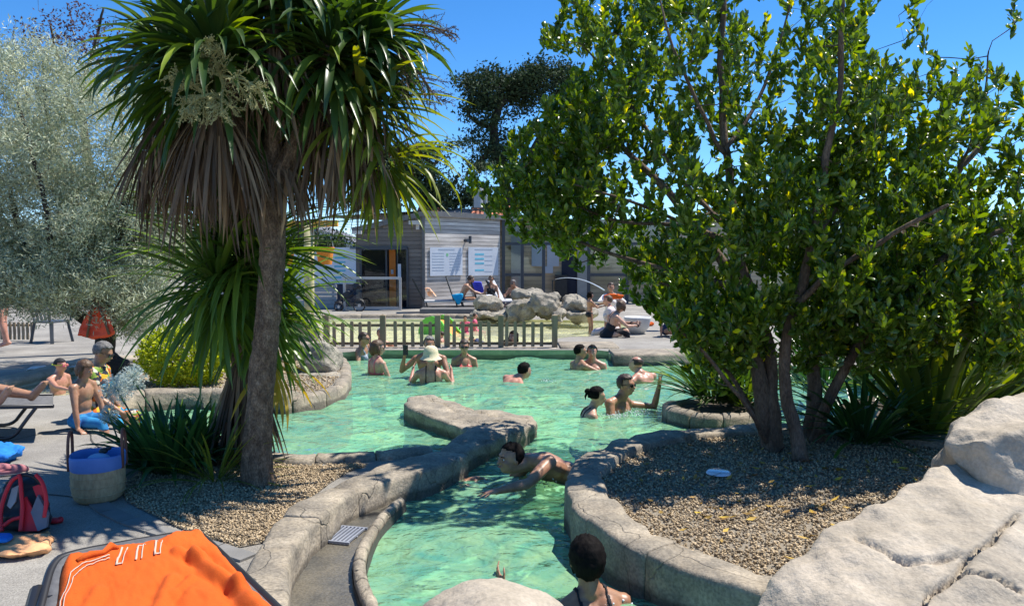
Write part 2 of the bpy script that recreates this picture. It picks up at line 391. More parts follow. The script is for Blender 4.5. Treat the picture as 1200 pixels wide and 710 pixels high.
for f in bm.faces:
    if f.normal.z < 0: f.normal_flip()
bm.to_mesh(me); bm.free()
link('ground', me, kind='structure')
def basin(name, loop, zb, mwall, mfloor):
    n = len(loop); g = G(); vs = [(p.x, p.y, .149) for p in loop] + [(p.x, p.y, zb) for p in loop]
    g.add(vs, [(i, (i + 1) % n, n + (i + 1) % n, n + i) for i in range(n)]); g.build(name + '_wall', mwall, kind='structure')
    tris = geometry.tessellate_polygon([[Vector((p.x, p.y, 0)) for p in loop]])
    f = G(); f.add([(p.x, p.y, zb) for p in loop], tris); me = f.mesh(name + '_floor', mfloor)
    b = bmesh.new(); b.from_mesh(me)
    for q in b.faces:
        if q.normal.z < 0: q.normal_flip()
    b.to_mesh(me); b.free(); link(name + '_floor', me, kind='structure')
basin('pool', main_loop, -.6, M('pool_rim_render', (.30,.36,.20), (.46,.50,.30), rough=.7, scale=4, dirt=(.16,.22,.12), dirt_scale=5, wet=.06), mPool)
basin('toddler_pool', tod_loop, -.15, mPale, mPale)
basin('foot_pool', tub_loop, -.15, mTan, mTan)
basin('swimming_pool', blue_loop, -1.2, M('blue_tile', (.3,.75,.85), (.4,.85,.92)), M('blue_tile_floor', (.3,.75,.85), (.4,.85,.92)))
# shelf of pale floor in the near left arm
sh = [P(*p, z=-.22) for p in [(128,500),(128,462),(250,462),(338,470),(330,505),(310,545),(240,545),(150,535)]]
G().add(sh, [tuple(range(len(sh)))]).build('pool_shelf', mPale, kind='structure')

def water_grid(name, x0, x1, y0, y1, nx, ny, z, amp, mat):
    xs = np.linspace(x0, x1, nx); t = np.linspace(0, 1, ny); ys = y0 + (y1 - y0) * t ** 1.4
    X, Y = np.meshgrid(xs, ys); Z = np.zeros_like(X); rng = np.random.RandomState(3)
    for k in range(26):
        a = rng.uniform(0, 2 * math.pi); L = rng.uniform(.25, 1.5); ph = rng.uniform(0, 6.28)
        Z += np.sin((X * math.cos(a) + Y * math.sin(a)) * 2 * math.pi / L + ph + .8 * np.sin(X * 1.3 + Y * .9 + k)) * L * .16
    v = np.stack([X, Y, z + Z * amp], -1).reshape(-1, 3); i = np.arange(nx * ny).reshape(ny, nx)
    f = np.stack([i[:-1, :-1], i[:-1, 1:], i[1:, 1:], i[1:, :-1]], -1)
    np_mesh(name, v, [f], mat, None, True, kind='structure')
water_grid('pool_water', -8.3, 7.5, 1.2, 13.9, 250, 330, 0, .028, mWater)
water_grid('toddler_pool_water', -6, 4.0, 13.75, 20.3, 110, 60, .085, .010, mWaterPale)
a = [P(*p, z=.06) for p in [(-80,474),(100,472),(185,430),(80,422)]]
water_grid('foot_pool_water', -9.2, -4.4, 8.2, 12.4, 60, 50, .06, .008, mWaterPale)
a = [p.copy() for p in blue_loop]
for p in a: p.z = .02
G().add(a, [(0,1,2,3)]).build('swimming_pool_water', mWaterBlue, kind='structure')

# gravel beds: sheets 4 mm above the paving, loose pebbles scattered over them
def sheet(name, pts, z, mat, kind='structure'):
    tris = geometry.tessellate_polygon([[Vector((p.x, p.y, 0)) for p in pts]]); g = G(); g.add([(p.x, p.y, z) for p in pts], tris)
    me = g.mesh(name, mat); b = bmesh.new(); b.from_mesh(me)
    for q in b.faces:
        if q.normal.z < 0: q.normal_flip()
    b.to_mesh(me); b.free(); return link(name, me, kind=kind)
def inside(poly, x, y):
    px = np.array([p.x for p in poly]); py = np.array([p.y for p in poly]); r = np.zeros(len(x), bool); j = len(px) - 1
    for i in range(len(px)):
        c = ((py[i] > y) != (py[j] > y)) & (x < (px[j] - px[i]) * (y - py[i]) / (py[j] - py[i] + 1e-12) + px[i]); r ^= c; j = i
    return r
OCT = (np.array([(1,0,0),(0,1,0),(-1,0,0),(0,-1,0),(0,0,.8),(0,0,-.8),(.6,.6,.35),(-.6,-.5,.4)], float), np.array([(0,1,4),(1,2,4),(2,3,4),(3,0,4),(1,0,5),(2,1,5),(3,2,5),(0,3,5)]))
def pebbles(name, poly, z, n, r0, r1, hill=None):
    xs = [p.x for p in poly]; ys = [p.y for p in poly]; x = RNG.uniform(min(xs), max(xs), n * 3); y = RNG.uniform(min(ys), max(ys), n * 3)
    k = inside(poly, x, y); x, y = x[k][:n], y[k][:n]; m = len(x)
    s = RNG.uniform(r0, r1, (m, 1, 1)); rot = rand_rot(m) * s * np.array([1, .75, .6])[None, None, :]
    zz = z + RNG.uniform(-.003, .010, m)
    if hill is not None: zz = zz + hill(x, y)
    inst_np(name, OCT[0], OCT[1], rot, np.stack([x, y, zz], -1), mPebble, kind='stuff')
bedL = smooth_loop([P(*p) for p in [(142,585),(170,600),(215,622),(300,650),(345,600),(400,556),(440,543),(325,549),(250,530),(200,545),(150,560)]], 1)
sheet('gravel_bed', bedL, .156, mGravel); pebbles('gravel', bedL, .162, 15000, .007, .014)
bedM = smooth_loop([P(*p) for p in [(128,462),(250,462),(338,470),(400,450),(395,420),(330,408),(240,420),(190,432),(150,447)]], 1)
sheet('gravel_bed', bedM, .156, mGravel); pebbles('gravel', bedM, .162, 5000, .012, .022)

# ------------------------------------------------------------------ stone kerbs and planter walls: a run of separate stones on a mortar core
def resample(pts, step):
    out = [pts[0].copy()]; acc = 0
    L = [0]
    for a, b in zip(pts[:-1], pts[1:]): L.append(L[-1] + (b - a).length)
    n = max(2, int(L[-1] / step)); res = []
    for k in range(n + 1):
        d = L[-1] * k / n
        for i in range(len(pts) - 1):
            if L[i + 1] >= d - 1e-9:
                t = (d - L[i]) / max(L[i + 1] - L[i], 1e-9); res.append(pts[i].lerp(pts[i + 1], t)); break
    return res
def kerb(name, label, cat, pts, w, z0, z1, stone=.45, closed=False, w2=None, bulge=.03, seed=0, mat=None, group=None, amp=.03, gap=.007, rnd=.028, z2=None):
    mat = mat or mKerb; rng = random.Random(seed)
    pts = [Vector((p[0], p[1], 0)) for p in pts]
    if closed: pts = pts + [pts[0].copy()]
    pl = resample(pts, stone / 6); n = len(pl); c = sum(pl, Vector()) / n
    root = thing(name, label, cat, (c.x, c.y, z0), 0, group); w2 = w2 or w
    def frame(i):
        if closed: t = pl[(i + 1) % (n - 1)] - pl[(i - 1) % (n - 1)]
        else: t = pl[min(i + 1, n - 1)] - pl[max(i - 1, 0)]
        t.normalize(); return t, Vector((t.y, -t.x, 0))
    def section(i, sh, top, off):
        t, r = frame(i); f = i / (n - 1); ww = (w * (1 - f) + w2 * f) / 2 - sh; zt = (top if z2 is None else top + (z2 - z1) * f) - sh
        k = min(rnd, ww * .6)
        prof = [(-ww, z0), (-ww - bulge, z0 + (zt - z0) * .45), (-ww - bulge * .6, zt - k * 1.2), (-ww + k * .35, zt - k * .35), (-ww + k, zt), (0, zt + .004), (ww - k, zt), (ww - k * .35, zt - k * .35), (ww + bulge * .6, zt - k * 1.2), (ww + bulge, z0 + (zt - z0) * .45), (ww, z0)]
        q = []
        for u, z in prof:
            p = pl[i] + r * u + t * off; p.z = z
            if sh < .001 + 1e-6 or True:
                d = fbm(p + Vector((seed, 0, 0)), 2.6, 4) * amp + fbm(p, 11, 3) * amp * .5
                p += (r * (1 if u > 0 else -1) * .6 + Vector((0, 0, .45))) * d * (0 if sh > .02 else 1)
            q.append(p - Vector((c.x, c.y, z0)))
        return q
    core = G(); secs = [section(i, .075, z1, 0) for i in range(n)]; m = len(secs[0])
    core.add([p for s in secs for p in s], [(i * m + j, i * m + j + 1, (i + 1) * m + j + 1, (i + 1) * m + j) for i in range(n - 1) for j in range(m - 1)] + [tuple(range(m))[::-1], tuple((n - 1) * m + j for j in range(m))])
    core.build('mortar_core', mMortar, root, smooth=False)
    i = 0
    while i < n - 1:
        j = min(n - 1, i + rng.choice((4, 5, 6, 7, 8)))
        if n - 1 - j < 3: j = n - 1
        dz = rng.uniform(-.006, .006); g = G(); ss = []
        ss.append(section(i, .006, z1 + dz, gap / 2)); ss.append(section(i, 0, z1 + dz, gap / 2 + .007))
        for k in range(i + 1, j): ss.append(section(k, 0, z1 + dz, 0))
        ss.append(section(j, 0, z1 + dz, -gap / 2 - .007)); ss.append(section(j, .006, z1 + dz, -gap / 2))
        K = len(ss)
        g.add([p for s in ss for p in s], [(a * m + b, a * m + b + 1, (a + 1) * m + b + 1, (a + 1) * m + b) for a in range(K - 1) for b in range(m - 1)] + [tuple(range(m))[::-1], tuple((K - 1) * m + b for b in range(m))])
        g.build('kerb_stone', mat, root, smooth=True)
        i = j
    return root

# big round planter on the right
pc = Vector((2.35, 5.02)); pr = 1.86
ang = [R(a) for a in range(0, 360, 5)]
ring = [(pc.x + pr * math.cos(a) * (1.0), pc.y + pr * math.sin(a)) for a in ang]
kerb('planter_wall', 'round low planter wall of rough grey stone around the gravel under the big tree', 'planter wall', ring, .27, -1.2, .26, stone=.62, closed=True, bulge=.0, seed=3, amp=.06, gap=.003)
disc = [Vector((pc.x + (pr - .1) * math.cos(a), pc.y + (pr - .1) * math.sin(a), 0)) for a in ang]
sheet('gravel_bed', disc, .20, mGravel); pebbles('gravel', disc, .206, 26000, .008, .016)
# land to the right of the planter (soil bed) raised level with it
soil = M('soil', (.07,.055,.04), (.13,.105,.08), rough=.95, scale=20, bump=.6, bscale=40)
sr = [Vector(p) for p in ((3.3,2.4,0),(3.9,4.2,0),(3.6,6.2,0),(3.5,8.2,0),(5.0,9.6,0),(9,10,0),(9,2.2,0))]
sheet('planting_bed', sr, .195, soil); G().prism([(p.x, p.y) for p in sr], -1.2, .19).build('bed_base', soil, kind='structure')
# small ring planter behind
rc = P(842, 470, .22); rr = .48
ring2 = [(rc.x + rr * 1.05 * math.cos(a), rc.y + rr * math.sin(a)) for a in ang]
kerb('ring_planter', 'small round stone planter with strappy green plants standing in the pool beside the waving man', 'planter', ring2, .16, -1.2, .17, stone=.34, closed=True, bulge=.03, seed=5)
sheet('planter_soil', [Vector((rc.x + rr * math.cos(a), rc.y + rr * math.sin(a), 0)) for a in ang], .13, soil)

# curving low wall on the left of the lane
wp = [P(*p, z=.30) for p in [(320,800),(315,745),(311,700),(307,664),(318,634),(336,608),(362,582),(398,558),(445,541),(498,526),(530,514)]]
kerb('low_curved_wall', 'low curving grey stone wall from the orange towel to the flat rock in the pool', 'wall', smooth_loop(wp, 1, False), .17, -1.2, .28, stone=.75, w2=.33, bulge=.0, seed=8, amp=.045, gap=.003, z2=.19)
# thin curb between recess and pool
cb = [P(*p, z=.10) for p in [(520,900),(458,745),(434,705),(419,664),(425,636),(441,608),(463,587),(470,582)]]
kerb('basin_curb', 'thin pale curved curb between the shaded overflow basin and the pool', 'curb', smooth_loop(cb, 1, False), .06, -1.2, .10, stone=.16, bulge=.008, seed=2, amp=.008, rnd=.02)
# overflow basin floor
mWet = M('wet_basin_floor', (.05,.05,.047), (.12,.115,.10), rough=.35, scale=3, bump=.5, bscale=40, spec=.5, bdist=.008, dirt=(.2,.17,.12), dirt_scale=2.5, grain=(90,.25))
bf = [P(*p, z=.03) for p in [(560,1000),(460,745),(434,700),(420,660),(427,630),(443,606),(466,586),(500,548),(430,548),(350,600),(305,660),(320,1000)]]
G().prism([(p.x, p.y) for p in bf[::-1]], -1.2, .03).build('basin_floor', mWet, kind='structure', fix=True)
# grating
gc = P(386, 624, .045)
gr = thing('drain_grating', 'pale slatted drain grating with a yellow leaf on it beside the curved wall', 'grating', (gc.x, gc.y, .034), R(-14))
mGrate = M('grating_plastic', (.22,.24,.29), (.3,.32,.37), rough=.4)
gr.scale = (1.5, 1.25, 1)
for k in range(15): G().box(((k - 7) * .0175, 0, .010), (.008, .20, .012)).build('grating_slat', mGrate, gr)
G().box((0, -.104, .009), (.27, .010, .014)).box((0, .104, .009), (.27, .010, .014)).box((0, 0, .003), (.26, .010, .004)).build('grating_frame', mGrate, gr)
lf = G(); lf.add([(-.03,0,0),(0,.014,.006),(.03,0,.002),(0,-.014,.004)], [(0,3,2,1)]); o = lf.build('fallen_leaf', M('yellow_leaf', (.7,.45,.03), (.75,.5,.05)), loc=(0,0,0))
o.location = (gc.x - .02, gc.y - .01, .056); tag(o, 'single yellow leaf lying on the drain grating', 'leaf')
# kerb along the gravel bed and the shallow arm
kerb('bed_kerb', 'low shaded stone kerb behind the palm trunk between the gravel bed and the water', 'kerb', smooth_loop([P(*p) for p in [(505,530),(435,538),(330,542),(262,524),(228,506),(205,500)]], 1, False), .16, -1.2, .20, stone=.4, seed=11, amp=.02)
kerb('bank_kerb', 'low sunlit stone kerb behind the yellow green shallow water in front of the yellow bush', 'kerb', smooth_loop([P(*p, z=.24) for p in [(118,468),(150,456),(250,454),(345,459)]], 1, False), .22, -1.2, .23, stone=.6, seed=12, amp=.03)
kerb('bank_edge', 'low pale stone edge of the left bank beside the smooth boulder', 'kerb', smooth_loop([P(*p) for p in [(338,468),(372,462),(404,451),(404,425),(386,411)]], 1, False), .14, -1.2, .18, stone=.5, seed=13, amp=.02)
mJoint = M('dark_joint', (.05,.047,.04), (.09,.085,.075), rough=.95)
for jp in ([(98,500),(106,512),(112,522),(128,536),(146,548)], [(-40,600),(20,586),(60,578),(110,588)], [(0,520),(45,508),(98,500)], [(-60,436),(60,421),(150,413),(260,404)]):
    jl = smooth_loop([P(*p) for p in jp], 2, False); g = G(); L_ = []
    for i, p in enumerate(jl):
        t = (jl[min(i + 1, len(jl) - 1)] - jl[max(i - 1, 0)]).normalized(); n_ = Vector((t.y, -t.x, 0)) * (.006 + .003 * fbm(p, 9, 2)); w_ = n_.normalized() * .02 * fbm(p, 4, 3)
        L_ += [p + n_ + w_ + Vector((0,0,.004)), p - n_ + w_ + Vector((0,0,.004))]
    g.add(L_, [(2*i, 2*i+1, 2*i+3, 2*i+2) for i in range(len(jl) - 1)]); g.build('paving_joint', mJoint, kind='structure', fix=True)
# edging slabs between the paving and the gravel bed
es = thing('edging_strip', 'strip of dark grey edging slabs between the paving and the gravel bed', 'edging', tuple(P(190, 615)))
ep = resample(smooth_loop([P(*p) for p in [(112,588),(128,602),(165,617),(215,632),(262,645),(292,655)]], 1, False), .26)
el0 = Vector(es.location)
for a, b in zip(ep[:-1], ep[1:]):
    d = (b - a).normalized(); g = G(); g.bar(a + d * .004 - el0 + Vector((0,0,.006)), b - d * .004 - el0 + Vector((0,0,.006)), .11, .016); g.build('edging_slab', mSlab, es)
# kerb round the little foot pool at the left
kerb('foot_pool_kerb', 'pale stone kerb curving behind the small foot pool at the left', 'kerb', smooth_loop([P(*p) for p in [(-70,462),(30,444),(95,425),(140,420),(182,426)]], 1, False), .3, .1, .21, stone=.7, seed=14, amp=.02, mat=mBoulder)
# ledges right of the fence
kerb('pool_ledge', 'flat grey stone ledge right of the picket fence in front of the pale toddler pool', 'ledge', [P(*p, z=.2) for p in [(655,402),(722,402)]], .9, -1.2, .19, stone=1.2, seed=15, amp=.02, rnd=.03)
kerb('pool_ledge', 'flat pale stone ledge nearest the sitting woman, with the water below it', 'ledge', [P(*p, z=.2) for p in [(716,411),(815,411)]], .75, -1.2, .19, stone=1.5, seed=16, amp=.02, rnd=.03)
kerb('far_kerb', 'long pale kerb on the far side of the toddler pool below the building', 'kerb', smooth_loop([P(*p) for p in [(330,379),(380,372.5),(500,371.5),(560,373)]], 1, False), .35, -.1, .24, stone=1.1, seed=17, amp=.02)
# sill under fence
fa, fb = P(383, 407), P(652, 407)
kerb('fence_sill', 'pale stone sill under the little picket fence', 'kerb', [fa, fb], .28, -1.2, .155, stone=1.0, seed=18, amp=.008, mat=mBoulder, rnd=.02)

# ------------------------------------------------------------------ flat rocks of the peninsula
def slab_g(outl, z0, z1):
    poly = [(p.x, p.y) for p in outl]; a = sum(poly[i][0] * poly[(i + 1) % len(poly)][1] - poly[(i + 1) % len(poly)][0] * poly[i][1] for i in range(len(poly)))
    if a < 0: poly = poly[::-1]
    g = G(); g.add([(x, y, z) for z in (z0, z1) for x, y in poly], [])
    n = len(poly); tris = geometry.tessellate_polygon([[Vector((x, y, 0)) for x, y in poly]])
    fs = []
    for t in tris:
        A, B, C = (Vector((*poly[i], 0)) for i in t)
        t = t if (B - A).cross(C - A).z > 0 else (t[0], t[2], t[1])
        fs.append((t[0] + n, t[1] + n, t[2] + n)); fs.append((t[2], t[1], t[0]))
    fs += [(i, (i + 1) % n, n + (i + 1) % n, n + i) for i in range(n)]
    g.f = fs; return g
zz = .17
pen = [P(*p, z=zz) for p in [(512,540),(508,528),(534,514),(548,503),(530,495),(510,489),(484,480),(473,472),(478,463),(500,461),(530,468),(562,478),(600,481),(624,486),(630,494),(612,501),(588,510),(560,521),(536,533)]]
cr = [([(540,474),(556,481),(575,487),(600,487),(622,491)], .02, .045), ([(500,466),(520,474),(534,482)], .025, .03), ([(550,502),(575,497),(600,495)], .02, .02), ([(560,520),(580,512)], .02, .03)]
pk = rock_mesh(slab_g(pen, -1.2, zz), .03, mKerb, amp=.04, fs=2.2, cracks=cr, sm=2, seed=2)
tag(place_mesh('flat_rock', pk), 'flat boomerang shaped grey rock jutting into the pool at the end of the curved wall', 'rock')

# ------------------------------------------------------------------ boulders
def hb(label, pts, vox, amp, fs, cracks=(), seed=0, mat=None, name='boulder', group=None, sm=10):
    me = rock_mesh(hull(pts), vox, mat or mBoulder, amp, fs, cracks, sm, seed); return tag(place_mesh(name, me), label, 'boulder', group)
bg = 'boulders at the pool edge'
# lower slab at bottom right
low = [W(872,720,3.15), W(905,672,3.3), W(960,628,3.5), W(1035,580,3.75), W(1095,545,4.0), W(1130,540,4.1), W(1240,560,4.1), W(1330,640,3.6),
       W(1300,760,3.0), W(1050,790,2.7), W(880,800,2.85), W(1180,640,3.3), W(1000,690,3.02), W(1100,700,2.95)] + [Vector((.95,3.1,.05)), Vector((1.3,3.5,.1)), Vector((2.0,4.0,.1)), Vector((2.9,4.2,.1)), Vector((3.0,2.6,.1)), Vector((1.0,2.6,.05))]
cr = [([(1192,604),(1175,618),(1165,632),(1145,645),(1130,655),(1124,670)], .012, .05), ([(1124,670),(1105,680),(1088,688),(1083,706)], .012, .05), ([(1128,668),(1150,672),(1170,676),(1199,690)], .012, .045),
      ([(1000,628),(1030,640),(1060,652),(1090,654),(1122,646)], .02, .025)]
hb('broad pale sloping boulder with cracks across it at the bottom right corner', low, .018, .065, 1.5, cr, 4, group=bg, sm=12)
up = [W(1104,520,4.05), W(1120,488,4.2), W(1165,472,4.3), W(1215,466,4.5), W(1290,475,4.4), W(1330,560,4.0), W(1260,625,3.7), W(1190,598,3.75), W(1150,570,3.85), W(1112,548,4.0), W(1200,500,3.85), W(1150,510,3.85),
      Vector((2.55,4.6,.5)), Vector((3.6,5.0,.5)), Vector((3.6,4.0,.4)), Vector((2.6,4.1,.45))]
hb('pale rounded boulder resting on top of the sloping one at the right edge', up, .02, .08, 1.6, (), 9, group=bg, sm=12)
sm_ = [W(1070,560,4.3), W(1100,540,4.4), W(1118,560,4.25), W(1100,585,4.15), W(1060,590,4.15), W(1075,600,4.1), Vector((2.3,4.4,.15)), Vector((2.0,4.2,.15)), Vector((2.6,4.5,.15)), Vector((2.3,4.0,.2))]
hb('small darker grey rock wedged behind the two big pale boulders', sm_, .022, .04, 3, (), 5, group=bg, mat=mRock)
bc = [W(470,740,2.75), W(505,700,2.85), W(545,682,2.95), W(585,674,3.0), W(625,684,2.95), W(650,700,2.85), W(685,745,2.7), W(580,720,2.5), W(640,790,2.5), W(480,800,2.5), Vector((-.45,2.9,.15)), Vector((.3,3.0,.15)), Vector((.3,2.2,.15)), Vector((-.4,2.2,.15))]
hb('pale rounded boulder top at the bottom centre below the swimming man', bc, .022, .035, 2.2, (), 6, group=bg)
# base under near boulders
G().prism([(-.7,1.0),(3.4,1.0),(3.4,2.95),(1.4,3.0),(.95,2.75),(.35,2.75),(-.5,2.75)], -1.2, .14).build('near_bank', soil, kind='structure')

def blob(label, c, r, seed, rz=0, mat=None, vox=.045, amp=.15, fs=1.7, tilt=0, group=bg, name='boulder'):
    rng = random.Random(seed); pts = []; m3 = Matrix.Rotation(rz, 3, 'Z') @ Matrix.Rotation(tilt, 3, 'Y')
    for k in range(26):
        v = Vector((rng.gauss(0,1), rng.gauss(0,1), rng.gauss(0,1))).normalized(); q = [abs(x) ** .62 * (1 if x > 0 else -1) for x in v]
        v = Vector((q[0] * r[0], q[1] * r[1], q[2] * r[2])) * rng.uniform(.82, 1.05)
        pts.append(m3 @ v + Vector(c))
    me = rock_mesh(hull(pts), vox, mat or mRock, amp, fs, (), 2, seed, ridge=1.2); return tag(place_mesh(name, me), label, 'boulder', group)
q = P(364, 452, 0); blob('big smooth grey boulder on the left bank right of the tall palm trunk', (q.x + .02, q.y + .35, .22), (.38, .36, .38), 21, vox=.03, amp=.05)
q = P(385, 456, 0); blob('low flat rock at the foot of the smooth boulder beside the palm trunk', (q.x - .18, q.y + .28, .03), (.48, .3, .17), 22, vox=.03, amp=.04)
q = P(372, 425); blob('small pale boulder behind the smooth boulder left of the picket fence', (q.x - .3, q.y + .5, .22), (.4, .35, .26), 23, vox=.03, mat=mBoulder)
q = P(350, 405); blob('pale round boulder half hidden by the palm leaves behind the pool', (q.x, q.y + .2, .45), (.5, .4, .45), 24, vox=.04, mat=mBoulder)
def wb(label, x0, x1, ytop, ybot, Y, seed, **k):
    a = W(x0, ybot, Y); b = W(x1, ytop, Y); blob(label, ((a.x + b.x) / 2, Y + .35, (a.z + b.z) / 2), ((b.x - a.x) / 2 * 1.04, .55, (b.z - a.z) / 2 * 1.08), seed, **k)
wb('low wide boulder right of the green and orange slide below the sunbathers', 552, 592, 350, 368, 19.6, 31)
wb('flat rock at the water edge just left of the brown faced boulder', 545, 596, 364, 378, 19.0, 32)
wb('brown faced boulder with a slab lying across it behind the fence', 592, 628, 349, 378, 18.9, 33)
wb('tall rugged boulder at the middle of the rock row behind the fence', 622, 662, 341, 376, 18.7, 34, amp=.14)
wb('long flat slab stone lying on top of the rock row', 600, 640, 341, 352, 19.8, 35, tilt=.12)
wb('grey boulder right of the tall rugged one', 658, 695, 348, 372, 18.6, 36)
wb('low flat boulder at the right end of the rock row beside the standing boy', 660, 702, 362, 380, 18.3, 37)
wb('small block of stone right below the tall rugged boulder', 644, 664, 362, 380, 18.0, 38)

# round lamp lid on the gravel
q = P(842, 556, .21); g = G(); g.lathe((0,0,0), [(.001,.018),(.07,.017),(.085,.012),(.09,0)], 24)
o = g.build('ground_lamp', M('lamp_glass', (.62,.68,.78), (.7,.75,.82), rough=.12, spec=.8), loc=(0,0,0), smooth=True); o.location = (q.x, q.y, .222); tag(o, 'round bluish white ground lamp lid lying in the gravel under the tree', 'lamp')

# ------------------------------------------------------------------ picket fence
mPick = M('weathered_timber', (.21,.16,.10), (.33,.26,.175), rough=.85, scale=12, stretch=(1,1,.15), bump=.3, bscale=60, detail=6)
def picket_fence(label, x0, x1, posts, skip, grp):
    a, b = P(x0, 407), P(x1, 407); base = Vector(((a.x + b.x) / 2, (a.y + b.y) / 2, .15)); t = thing('picket_fence', label, 'fence', base, 0, grp)
    for px in posts:
        q = P(px, 407) - base; rng = random.Random(px); h = .58
        g = G(); g.box((q.x, q.y, h / 2), (.10, .08, h)); g.add([(q.x - .05, q.y - .04, h), (q.x + .05, q.y - .04, h), (q.x + .05, q.y + .04, h), (q.x - .05, q.y + .04, h), (q.x, q.y, h + .03)], [(0,1,4),(1,2,4),(2,3,4),(3,0,4)]); g.build('fence_post', mPick, t)
    for z in (.40, .02 + .05):
        for pa, pb in zip(posts[:-1], posts[1:]):
            A, B = P(pa, 407) - base, P(pb, 407) - base; G().bar((A.x + .05, A.y + .02, z), (B.x - .05, B.y + .02, z), .03, .05).build('fence_rail', mPick, t)
    px = x0 + 9.5; rng = random.Random(int(x0))
    while px < x1 - 4:
        if all(abs(px - q) > 6 for q in posts):
            q = P(px, 407) - base; h = .47 + rng.uniform(-.015, .015); g = G(); w = .062
            tl = rng.uniform(-.006, .006)
            g.add([(q.x + sx * w / 2 + (tl if z > .1 else 0), q.y - .045 + sy * .011, z) for z in (.02, h - .02) for sx, sy in ((-1,-1),(1,-1),(1,1),(-1,1))] + [(q.x + tl - w * .28, q.y - .056, h), (q.x + tl + w * .28, q.y - .056, h), (q.x + tl + w * .28, q.y - .034, h), (q.x + tl - w * .28, q.y - .034, h)],
                  [(0,1,5,4),(1,2,6,5),(2,3,7,6),(3,0,4,7),(4,5,9,8),(5,6,10,9),(6,7,11,10),(7,4,8,11),(8,9,10,11),(3,2,1,0)])
            g.build('picket', mPick, t)
        px += 10.2
picket_fence('brown picket fence, left half, in front of the orange and green slide', 383, 514, [383, 449, 513], None, 'low picket fences between the pools')
picket_fence('brown picket fence, right half, running up to the stone ledge', 523, 651, [524, 587, 650], None, 'low picket fences between the pools')
# ------------------------------------------------------------------ bath house
mSid = M('grey_siding', (.55,.50,.45), (.74,.69,.63), rough=.8, scale=5, stretch=(.15,.15,1.5), dirt=(.3,.27,.25), dirt_scale=6, cols=[(0,(.8,.78,.76)),(1,(1.15,1.13,1.1))], objrand=1)
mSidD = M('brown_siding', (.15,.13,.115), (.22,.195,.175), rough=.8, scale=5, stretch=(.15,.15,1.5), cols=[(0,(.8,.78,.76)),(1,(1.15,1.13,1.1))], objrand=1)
mTanB = M('tan_timber', (.55,.40,.25), (.70,.53,.35), rough=.75, scale=4, stretch=(.2,.2,1.5), cols=[(0,(.82,.8,.78)),(1,(1.12,1.1,1.08))], objrand=1)
mDark = M('anthracite_metal', (.035,.042,.055), (.045,.052,.065), rough=.4, spec=.5)
mTrim = M('grey_trim', (.13,.125,.12), (.17,.165,.16), rough=.6)
mWhite = M('white_board', (.50,.54,.60), (.58,.61,.66), rough=.5, scale=2)
mTeal = M('teal_print', (.12,.42,.55), (.14,.46,.6))
mText = M('grey_print', (.36,.42,.49), (.4,.46,.53))
mBlack = M('black_plastic', (.018,.018,.02), (.03,.03,.033), rough=.45)
mNavy = M('dark_interior', (.02,.025,.05), (.03,.035,.06), rough=.7)
mOr = M('orange_paint', (.8,.22,.02), (.85,.26,.03), rough=.5)
mAlu = M('pale_metal', (.42,.42,.43), (.5,.5,.51), rough=.35, metal=.3)
mGlass = bpy.data.materials.new('window_glass'); mGlass.use_nodes = True
_n = mGlass.node_tree.nodes; _l = mGlass.node_tree.links; _n.remove(_n['Principled BSDF'])
_t = _n.new('ShaderNodeBsdfTransparent'); _t.inputs[0].default_value = (.90,.94,.95,1); _g = _n.new('ShaderNodeBsdfGlossy'); _g.inputs['Roughness'].default_value = .03
_f = _n.new('ShaderNodeFresnel'); _f.inputs[0].default_value = 1.45; _m = _n.new('ShaderNodeMixShader'); _l.new(_f.outputs[0], _m.inputs[0]); _l.new(_t.outputs[0], _m.inputs[1]); _l.new(_g.outputs[0], _m.inputs[2]); _l.new(_m.outputs[0], _n['Material Output'].inputs['Surface'])

C0 = P(497, 361.5); C0.z = .15                                  # the corner
def wall_frame(c, ang):                                          # u along wall, out towards viewer
    u = Vector((math.cos(ang), math.sin(ang), 0)); return u, Vector((u.y, -u.x, 0))
bath = thing('bath_house', 'single storey timber clad bath house with sloping roof, black framed door and two notice boards', 'building', tuple(C0))
# left wing (faces camera, slopes down to the left); u runs right->left
uL = Vector((-1, .10, 0)).normalized(); nL = Vector((-.10, -1, 0)).normalized()
LW = (P(418, 361) - C0).length
def LP(s, z, o=0): p = uL * s + nL * o; return Vector((p.x, p.y, z))
HT = W(497, 252, C0.y).z - .15; HTl = W(418, 272, (C0 + uL * LW).y).z - .15
def topL(s): return HT + (HTl - HT) * s / LW
d0, d1, dh = .52, 2.02, W(440, 291, C0.y).z - .15
g = G()
g.box(LP(LW / 2, .2, -2.5), (LW * .98, .05, .3), 0)
